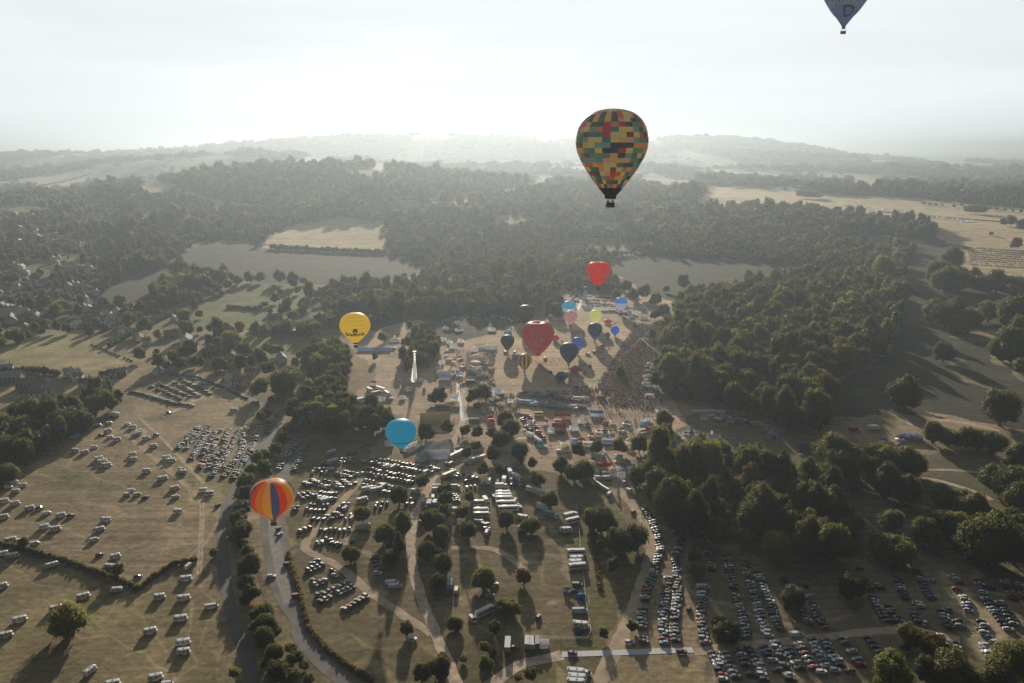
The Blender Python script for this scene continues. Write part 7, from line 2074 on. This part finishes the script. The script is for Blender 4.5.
def balloon_text(e, txt, size, zc, ang, D, prof, m, shear=0, tilt=0, name='lettering', space=1, bold=0.0):
    cu = bpy.data.curves.new('t', 'FONT')
    cu.body = txt
    cu.size = size
    cu.shear = shear
    cu.space_character = space
    cu.align_x = 'CENTER'
    cu.align_y = 'CENTER'
    cu.offset = bold
    cu.resolution_u = 3
    o = bpy.data.objects.new('t', cu)
    col.objects.link(o)
    dg = bpy.context.evaluated_depsgraph_get()
    me = bpy.data.meshes.new_from_object(o.evaluated_get(dg))
    bpy.data.objects.remove(o)
    bm = bmesh.new()
    bm.from_mesh(me)
    bmesh.ops.triangulate(bm, faces=bm.faces)
    bmesh.ops.subdivide_edges(bm, edges=[q for q in bm.edges if q.calc_length() > size * .35], cuts=2)
    ct, st_ = math.cos(tilt), math.sin(tilt)
    for v in bm.verts:
        u, w_ = v.co.x * ct - v.co.y * st_, v.co.x * st_ + v.co.y * ct
        z_ = zc * D + w_
        r_ = prof_r(z_ / D, prof) * D + .22
        a = ang + u / (prof_r(zc, prof) * D)
        v.co = Vector((r_ * math.cos(a), r_ * math.sin(a), z_))
    bm.to_mesh(me)
    bm.free()
    me.materials.clear()
    me.materials.append(m)
    me.name = name
    obj(name, me, e)


def balloon(px, py, wpx, dist, pattern, label, gores=24, rows=26, burn=False, rot=0.0, alt_min=None, dark=False, skirt=(.05, .05, .055), prof=PROF, basket=True, bulge=.018, name='hot_air_balloon', ground=False, taper=1.0):
    """px, py: photo position of the widest level; D: diameter in metres from width and distance"""
    d = Vector(ray(px, py)).normalized()
    c = Vector((0, 0, EYE)) + d * dist
    D = wpx / F * dist * (math.cos(math.atan(math.hypot((px - 512) / F, (341.5 - py) / F))))
    if ground:   # standing on the field: the basket touches the ground, so the centre height gives the distance
        for _ in range(8):
            zc_ = D * .80 * taper + (2.4 if basket else 0)
            x, y = gp(px, py, zc_)
            dist = math.sqrt(x * x + y * y + (EYE - zc_) ** 2)
            D = wpx / F * dist * .99
        c = Vector((x, y, zc_))
    prof2 = []
    zz_ = np.linspace(0, 1, rows + 1)
    # resample the profile evenly along its length
    P_ = np.array(prof)
    sl_ = np.concatenate([[0], np.cumsum(np.hypot(*np.diff(P_, axis=0).T))])
    R_ = np.interp(zz_ * sl_[-1], sl_, P_[:, 0])
    H_ = np.interp(zz_ * sl_[-1], sl_, P_[:, 1]) * np.where(np.interp(zz_ * sl_[-1], sl_, P_[:, 1]) < 0, taper, 1)
    sub = 3
    n = gores * sub
    V, FC, CL = [], [], []
    for k in range(rows + 1):
        for i in range(n):
            a = 2 * pi * i / n + rot
            bl = 1 + bulge * (abs(math.sin(pi * (i % sub) / sub)) - .4)
            V.append((R_[k] * D * math.cos(a) * bl, R_[k] * D * math.sin(a) * bl, H_[k] * D))
    for k in range(rows):
        for i in range(n):
            a_, b_ = k * n + i, k * n + (i + 1) % n
            FC.append((b_, a_, a_ + n, b_ + n))
            CL.append(pattern(i // sub, k, gores, rows, H_[k]))
    e = empty(name, tuple(c), 0, label=label, cat='hot air balloon', group='hot air balloons of the festival')
    me = np_mesh('envelope', np.array(V), np.array(FC), [FAB2 if dark else FAB], np.array(CL, dtype=float), smooth=False)
    obj('envelope', me, e)
    zb = P_[-1, 1] * taper * D
    rb = P_[-1, 0] * D
    sk = MB().lathe([(rb, zb + .02), (rb * .93, zb - D * .045)], 16).mesh('skirt', [mat('skirt_%02d%02d%02d' % tuple(int(q * 99) for q in skirt), skirt, .8, .1)])
    obj('skirt', sk, e)
    ring = MB()
    for i in range(12):
        a, b_ = 2 * pi * i / 12, 2 * pi * (i + 1) / 12
        ring.cyl((rb * math.cos(a), rb * math.sin(a), zb), (rb * math.cos(b_), rb * math.sin(b_), zb), .06, .06, 4)
    obj('mouth_ring', ring.mesh('mouth_ring', [METAL]), e)
    if basket:
        bz = zb - D * .045 - 2.3
        bk = MB().loft([(bz, -1.05, 1.05, .72), (bz + .1, -1.12, 1.12, .78), (bz + 1.1, -1.12, 1.12, .78), (bz + 1.12, -1.0, 1.0, .66), (bz + .12, -1.0, 1.0, .66)], 0, .15)
        obj('basket', bk.mesh('basket', [WICK]), e)
        rim = MB()
        for s in (-1, 1):
            rim.cyl((-1.12, s * .78, bz + 1.12), (1.12, s * .78, bz + 1.12), .07, .07, 6).cyl((s * 1.12, -.78, bz + 1.12), (s * 1.12, .78, bz + 1.12), .07, .07, 6)
        obj('basket_rim', rim.mesh('basket_rim', [DARK]), e)
        obj('burner', MB().box((0, 0, bz + 2.35), (1.3, .9, .12)).cyl((-.25, 0, bz + 2.1), (-.25, 0, bz + 2.75), .16, .2, 8).cyl((.25, 0, bz + 2.1), (.25, 0, bz + 2.75), .16, .2, 8).mesh('burner', [METAL]), e)
        for sx in (-1, 1):
            for sy in (-1, 1):
                obj('support_pole', MB().cyl((sx * 1.0, sy * .66, bz + 1.1), (sx * .6, sy * .4, bz + 2.35), .05, .05, 5).mesh('support_pole', [DARK]), e)
                obj('cable', MB().cyl((sx * .6, sy * .4, bz + 2.35), (sx * rb * .7, sy * rb * .7, zb), .045, .045, 4).mesh('cable', [METAL]), e)
        obj('gas_cylinders', MB().cyl((-.75, .4, bz + .12), (-.75, .4, bz + 1.0), .17, .17, 8).cyl((.75, .4, bz + .12), (.75, .4, bz + 1.0), .17, .17, 8).mesh('gas_cylinders', [METAL]), e)
    return e, c, D


def solid(c, top=None, band=None):
    def f(g, k, G, R, h):
        if top and k < top[0]:
            return top[1]
        if band and band[0] <= k < band[1]:
            return band[2]
        j = 1 + .07 * math.sin(g * 12.9898 + k * 3.1)
        return tuple(q * j for q in c)
    return f


QP = [(.62, .30, .09), (.05, .18, .24), (.34, .05, .07), (.48, .52, .24), (.03, .05, .13), (.14, .07, .05), (.45, .20, .20), (.14, .30, .38), (.60, .38, .16), (.42, .12, .06), (.62, .50, .18), (.05, .11, .10), (.48, .36, .38), (.10, .24, .20)]
qr = random.Random(3)
QMAP = {}


def quilt(g, k, G, R, h):
    kk = k
    if k >= R - 2:
        return (.03, .035, .035)
    if (g, kk) not in QMAP:
        if kk and (g, kk - 1) in QMAP and qr.random() < .03:
            QMAP[(g, kk)] = QMAP[(g, kk - 1)]
        elif g and (g - 1, kk) in QMAP and qr.random() < .05:
            QMAP[(g, kk)] = QMAP[(g - 1, kk)]
        else:
            QMAP[(g, kk)] = tuple(min(.95, q * 1.8 + .02) for q in qr.choice(QP))
    return QMAP[(g, kk)]


e, c, D = balloon(612, 143, 72, 215, quilt, 'huge patchwork balloon of many-coloured squares against the horizon', 28, 23, dark=True, skirt=(.03, .03, .035), rot=.06)
# two riders standing in its basket
for sx, i in ((-.5, 3), (.45, 0)):
    bz = P_b = PROF[-1][1] * D - D * .045 - 2.3 + .13
    o = obj('person', PM[i], None, (c.x + sx, c.y, c.z + bz), label=('person in dark clothes' if i == 3 else 'person in a white top') + ' standing in the basket of the patchwork balloon', cat='person')
for sx in (-.4, .4):
    pass
def cut_colors(g, k, G, R, h):
    if -.44 < h < -.27 and g % 24 not in (14, 15):
        return (.42, .50, .68)
    return (.24, .34, .54)


NAVY, RED, REDD = (.08, .14, .30), (.85, .09, .10), (.50, .045, .07)
WHT = mat('white_lettering', (.80, .80, .80), .6)
PALE = mat('pale_lettering', (.75, .45, .42), .6)
DKL = mat('dark_lettering', (.09, .03, .025), .6)
e, c, D = balloon(847.5, -15, 50, 430, cut_colors, 'grey-blue balloon cut off by the top edge of the picture', 24, 24, dark=True, prof=POINTED)
az = math.atan2(-c.y, -c.x)
balloon_text(e, 'AADNUG', 4.6, -.345, az + .12, D, POINTED, mat('pale_blue_lettering', (.85, .88, .92), .6), space=1.0, bold=.02)
balloon_text(e, 'D', 6.6, -.53, az + .25, D, POINTED, mat('dark_navy_lettering', (.015, .02, .035), .6), bold=.08)

e, c, D = balloon(355, 326.5, 30.5, 465, solid((.97, .80, .20), top=(2, (.95, .92, .80))), 'yellow balloon with a small house badge and dark writing', 24, 24, skirt=(.05, .04, .03), taper=.74)
az = math.atan2(-c.y, -c.x)
balloon_text(e, 'Bradfords', 3.0, -.17, az - .02, D, PROF, DKL, space=.95, bold=.09)
# house badge
hb = MB()
bz = -.03 * D
for (u0, v0, u1, v1) in ((-1.25, -1.3, -.35, .2), (.35, -1.3, 1.25, .2), (-.35, -.5, .35, .2)):
    pts = []
    for u, v_ in ((u0, v0), (u1, v0), (u1, v1), (u0, v1)):
        r_ = prof_r((bz + v_) / D, PROF) * D + .2
        a = az + u / (.5 * D)
        pts.append((r_ * math.cos(a), r_ * math.sin(a), bz + v_))
    hb.add(pts, [(0, 1, 2, 3)])
pts = []
for u, v_ in ((-1.45, .2), (1.45, .2), (0, 1.4)):
    r_ = prof_r((bz + v_) / D, PROF) * D + .2
    a = az + u / (.5 * D)
    pts.append((r_ * math.cos(a), r_ * math.sin(a), bz + v_))
hb.add(pts, [(0, 1, 2)])
obj('house_badge', hb.mesh('house_badge', [mat('badge_red', (.16, .02, .03), .6)]), e)

e, c, D = balloon(401, 433, 31, 465, solid((.04, .62, .86), top=(2, (.62, .80, .88)), band=(17, 19, (.34, .34, .24))), 'bright blue balloon with a thin gold band beside the white marquees', 20, 26, skirt=(.55, .06, .02), taper=.72)
e, c, D = balloon(272, 499, 43.5, 335, lambda g, k, G, R, h: (.85, .80, .74) if k < 2 else [(.10, .22, .72), (.92, .13, .07), (.96, .50, .07), (.98, .78, .18)][g % 4], 'balloon of broad yellow, orange, red and blue stripes above the wide road', 16, 26, rot=.25, skirt=(.75, .55, .03), taper=.66, bulge=.03)
e, c, D = balloon(538, 335, 33, 0, solid(REDD, top=(2, (.62, .42, .40))), 'big dark red balloon with handwritten white script on the launch field', 32, 26, ground=True, taper=.95, basket=False, prof=HEART)
az = math.atan2(-c.y, -c.x)
balloon_text(e, 'Virgin', 9.5, -.13, az - .22, D, HEART, PALE, shear=.5, tilt=.32, space=.9, bold=-.05)
e, c, D = balloon(598.5, 271.5, 24, 600, solid(RED, top=(2, (.75, .40, .38))), 'bright red balloon with white script floating above the far trees', 28, 24, taper=.95, prof=HEART)
az = math.atan2(-c.y, -c.x)
balloon_text(e, 'Virgin', 6.2, -.1, az + .62, D, HEART, WHT, shear=.5, tilt=.5, space=.9)
balloon_text(e, 'Virgin', 6.2, -.1, az - 1.25, D, HEART, WHT, shear=.5, tilt=.5, space=.9)

# balloons standing on the launch field
def stripes(cols, div=1):
    return lambda g, k, G, R, h: cols[(g // div) % len(cols)]


def lattice(g, k, G, R, h):
    return (.75, .15, .25) if ((g + k) % 4 == 0 or (g - k) % 4 == 0) and 4 < k < 18 else (.90, .80, .84)


def toptwo(c1, c2, kk, c3=None, k3=99):
    return lambda g, k, G, R, h: c1 if k < kk else c3 if (c3 and k > k3) else c2


def dotty(g, k, G, R, h):
    return (.92, .35, .15) if (g * 7 + k * 5) % 11 == 0 and k > 3 else (.08, .28, .70)


GB = [(621, 303, 12.8, toptwo((.08, .38, .88), (.86, .86, .92), 10, (.8, .08, .08), 19), 'blue-topped white balloon with a red base at the back of the field', {}),
      (569, 307, 13.5, toptwo((.05, .58, .85), (.80, .88, .92), 11), 'teal-blue balloon half hidden behind the pink lattice one', {}),
      (571, 316, 13, lattice, 'pale balloon with a pink lattice pattern', {}),
      (595.7, 315.5, 12.8, solid((.86, .90, .48)), 'pale yellow-green round balloon on the launch field', {}),
      (526, 313, 18, solid((.05, .065, .06), top=(2, (.45, .46, .45))), 'dark green balloon behind the big dark red one', dict(dark=True)),
      (595, 329.5, 15, solid(NAVY, top=(2, (.35, .38, .45))), 'dark navy balloon in front of the yellow-green one', dict(dark=True)),
      (615, 330, 8.8, solid((.06, .36, .85)), 'small bright blue balloon at the right of the field', dict(basket=False)),
      (578, 343, 13, dotty, 'blue balloon with orange-red spots', {}),
      (569, 351, 19, solid((.07, .12, .22), top=(2, (.35, .40, .45))), 'largest dark navy balloon in the middle of the field', dict(dark=True)),
      (507.5, 341, 14, solid((.04, .05, .055), top=(3, (.30, .33, .35))), 'black-green balloon at the left end of the field', dict(dark=True)),
      (524.6, 360.5, 15, lambda g, k, G, R, h: (.88, .70, .32) if g % 2 else (.10, .07, .04), 'yellow and brown striped balloon at the front left of the field', {}),
      (607.5, 335, 5.5, solid((.30, .38, .36)), 'small grey-green balloon half filled on the field', dict(basket=False))]
for px, py, wd, pt, lab, kw in GB:
    balloon(px, py, wd, 0, pt, lab, 20, 22, ground=True, taper=.92, rot=.1, **kw)


def lying(px, py, wpx, hpx, c, label, c2=None, a=0):
    """a half-inflated envelope lying on its side on the grass"""
    x, y = gp(px, py, 2)
    d = math.sqrt(x * x + y * y + EYE ** 2)
    L = wpx / F * d
    h = hpx / F * d
    e = empty('inflating_balloon', (x, y, 0), a, label=label, cat='hot air balloon', group='balloons being inflated on the grass')
    n, m_ = 20, 18
    V, FC, CL = [], [], []
    for k in range(m_ + 1):
        t = k / m_
        q = -L / 2 + L * t
        r_ = math.sin(pi * min(1, t * 1.02)) ** .6 * (1 - .35 * (t > .6) * (t - .6) / .4)
        for i in range(n):
            b_ = 2 * pi * i / n
            V.append((q, math.cos(b_) * r_ * h * .62, h * .42 + math.sin(b_) * r_ * h * .45 * (1 + .06 * math.sin(i * 2.7 + k))))
    for k in range(m_):
        for i in range(n):
            FC.append((k * n + i, k * n + (i + 1) % n, (k + 1) * n + (i + 1) % n, (k + 1) * n + i))
            CL.append(c2 if (c2 and (i // 2 + 0) % 3 == 0) else c)
    V = np.array(V)
    V[:, 2] = np.maximum(V[:, 2], .02)
    obj('envelope', np_mesh('envelope', V, np.array(FC), [FAB], np.array(CL, dtype=float)), e)
    obj('mouth_ring', MB().lathe([(h * .16, 0), (h * .19, .2)], 12).mesh('mouth_ring', [METAL]), e, (L / 2 + .2, 0, h * .4)).rotation_euler = (0, pi / 2, 0)
    obj('basket', MB().loft([(.05, L / 2 + 2, L / 2 + 3.2, .8), (1.2, L / 2 + 1.9, L / 2 + 3.3, .85)], 0, .1).mesh('basket', [WICK]), e)


lying(555.5, 339.5, 7.5, 8, (.75, .08, .08), 'small red balloon lying behind the big dark red one')
lying(608, 321.8, 9, 5, (.62, .07, .07), 'red balloon lying on its side behind the field', (.6, .2, .2))
lying(576, 370.5, 12, 8, (.50, .06, .07), 'dark red balloon lying on its side at the front of the field', (.6, .25, .25))
lying(603, 346.5, 7, 4.5, (.7, .7, .74), 'white and blue balloon just starting to fill', (.04, .10, .4))
lying(516, 357, 10, 6, (.62, .68, .76), 'white balloon lying left of the brown striped one', (.2, .35, .6))
lying(561.5, 379, 13, 11, (.04, .12, .42), 'blue balloon with pale top half inflated at the front', (.05, .25, .3))
tp('T9', 345, 38, 0, 'dome', 7, 5, 'teal', 'teal and yellow envelope bundle behind the half-inflated blue balloon', 'white')
# recovery cars and trailers beside the balloons
for i, (px, py) in enumerate([(545, 358), (551, 372), (566, 373), (588, 354), (594, 352), (600, 352), (531, 348), (505, 352), (515, 352), (583, 364), (590, 366), (546, 371), (585, 386), (576, 387), (569, 385), (602, 358)]):
    x, y = gp(px, py, 1)
    camper(x, y, rnd.uniform(0, 3.1), f'{["white", "dark", "silver"][i % 3]} recovery van among the standing balloons, {ordw(i)} of the scattered vans', 'van', 'recovery vans on the launch field', 5.4, [None, 'grey', 'silver'][i % 3])

# ------------------------------------------------------------------ sky, sun, air, camera
SUN_AZ = math.atan((465 - 512) / (F * .975))
SUN_EL = math.radians(12)
w = bpy.data.worlds.new('World')
scene.world = w
w.use_nodes = True
nt = w.node_tree
sky = nt.nodes.new('ShaderNodeTexSky')
sky.sky_type = 'NISHITA'
sky.sun_disc = False
sky.sun_elevation = SUN_EL
sky.sun_rotation = SUN_AZ
sky.altitude = 100
sky.air_density = 1.0
sky.dust_density = 2.8
sky.ozone_density = 1.0
bg = nt.nodes['Background']
bg.inputs['Strength'].default_value = .05
hs = nt.nodes.new('ShaderNodeHueSaturation')   # thin high veil: the glow is nearly white
hs.inputs['Saturation'].default_value = .30
nt.links.new(sky.outputs[0], hs.inputs['Color'])
tn = nt.nodes.new('ShaderNodeVectorMath')
tn.operation = 'MULTIPLY'
tn.inputs[1].default_value = (.91, 1.0, 1.10)
geo = nt.nodes.new('ShaderNodeTexCoord')       # broad bright glow of the thin cloud round the sun
dt = nt.nodes.new('ShaderNodeVectorMath')
dt.operation = 'DOT_PRODUCT'
dt.inputs[1].default_value = (math.sin(SUN_AZ) * math.cos(SUN_EL), math.cos(SUN_AZ) * math.cos(SUN_EL), math.sin(SUN_EL))
nt.links.new(geo.outputs['Generated'], dt.inputs[0])
gm = nt.nodes.new('ShaderNodeMapRange')
gm.interpolation_type = 'SMOOTHSTEP'
gm.inputs['From Min'].default_value = .62
gm.inputs['From Max'].default_value = .80
gm.inputs['To Min'].default_value = .4
gm.inputs['To Max'].default_value = 2.6
nt.links.new(dt.outputs['Value'], gm.inputs['Value'])
gs = nt.nodes.new('ShaderNodeVectorMath')
gs.operation = 'SCALE'
nt.links.new(hs.outputs[0], gs.inputs[0])
nt.links.new(gm.outputs[0], gs.inputs['Scale'])
nt.links.new(gs.outputs[0], tn.inputs[0])
mn = nt.nodes.new('ShaderNodeVectorMath')      # the veil never gets brighter than thin lit cloud
mn.operation = 'MINIMUM'
mn.inputs[1].default_value = (12.6, 13.2, 13.6)
nt.links.new(tn.outputs[0], mn.inputs[0])
cm = nt.nodes.new('ShaderNodeMapping')          # faint streaks of cirrus
cm.inputs['Scale'].default_value = (1.2, 1.2, 9)
nt.links.new(geo.outputs['Generated'], cm.inputs['Vector'])
cn = nt.nodes.new('ShaderNodeTexNoise')
cn.inputs['Scale'].default_value = 1.6
cn.inputs['Detail'].default_value = 5
nt.links.new(cm.outputs[0], cn.inputs['Vector'])
cr = nt.nodes.new('ShaderNodeMapRange')
cr.inputs['From Min'].default_value = .35
cr.inputs['From Max'].default_value = .65
cr.inputs['To Min'].default_value = .93
cr.inputs['To Max'].default_value = 1.05
nt.links.new(cn.outputs['Fac'], cr.inputs['Value'])
cs = nt.nodes.new('ShaderNodeVectorMath')
cs.operation = 'SCALE'
nt.links.new(mn.outputs[0], cs.inputs[0])
nt.links.new(cr.outputs[0], cs.inputs['Scale'])
nt.links.new(cs.outputs[0], bg.inputs[0])
sl = bpy.data.lights.new('sun', 'SUN')
sl.energy = 5.0
sl.angle = math.radians(.6)
sl.color = (1, .87, .70)
so = bpy.data.objects.new('sun', sl)
col.objects.link(so)
sd = Vector((math.sin(SUN_AZ) * math.cos(SUN_EL), math.cos(SUN_AZ) * math.cos(SUN_EL), math.sin(SUN_EL)))
so.rotation_euler = (-sd).to_track_quat('-Z', 'Y').to_euler()
so.location = sd * 500

mb = MB()
mb.box((0, 10000, 140), (44000, 36000, 330))
hz, nt, b = new_mat('haze_air')
nt.nodes.remove(b)
pv = nt.nodes.new('ShaderNodeVolumePrincipled')
pv.inputs['Color'].default_value = (.36, .43, .49, 1)
pv.inputs['Density'].default_value = .00013
pv.inputs['Anisotropy'].default_value = .55
nt.links.new(pv.outputs[0], nt.nodes['Material Output'].inputs['Volume'])
obj('haze', mb.mesh('haze', [hz]), kind='stuff', label='pale evening haze filling the valley air', cat='haze')

cam = bpy.data.cameras.new('camera')
cam.sensor_width = 36
cam.lens = F * 36 / CW
cam.clip_start = 1
cam.clip_end = 100000
co = bpy.data.objects.new('camera', cam)
col.objects.link(co)
co.location = (0, 0, EYE)
co.rotation_euler = (pi / 2 - PIT, 0, 0)
scene.camera = co
scene.view_settings.view_transform = 'Standard'
scene.view_settings.look = 'None'
scene.view_settings.exposure = .5
scene.view_settings.gamma = 1
scene.cycles.use_denoising = True
scene.cycles.max_bounces = 8
scene.cycles.diffuse_bounces = 5
scene.cycles.glossy_bounces = 2
scene.cycles.transmission_bounces = 3
scene.cycles.transparent_max_bounces = 4
scene.cycles.volume_bounces = 0
scene.cycles.caustics_reflective = False
scene.cycles.caustics_refractive = False
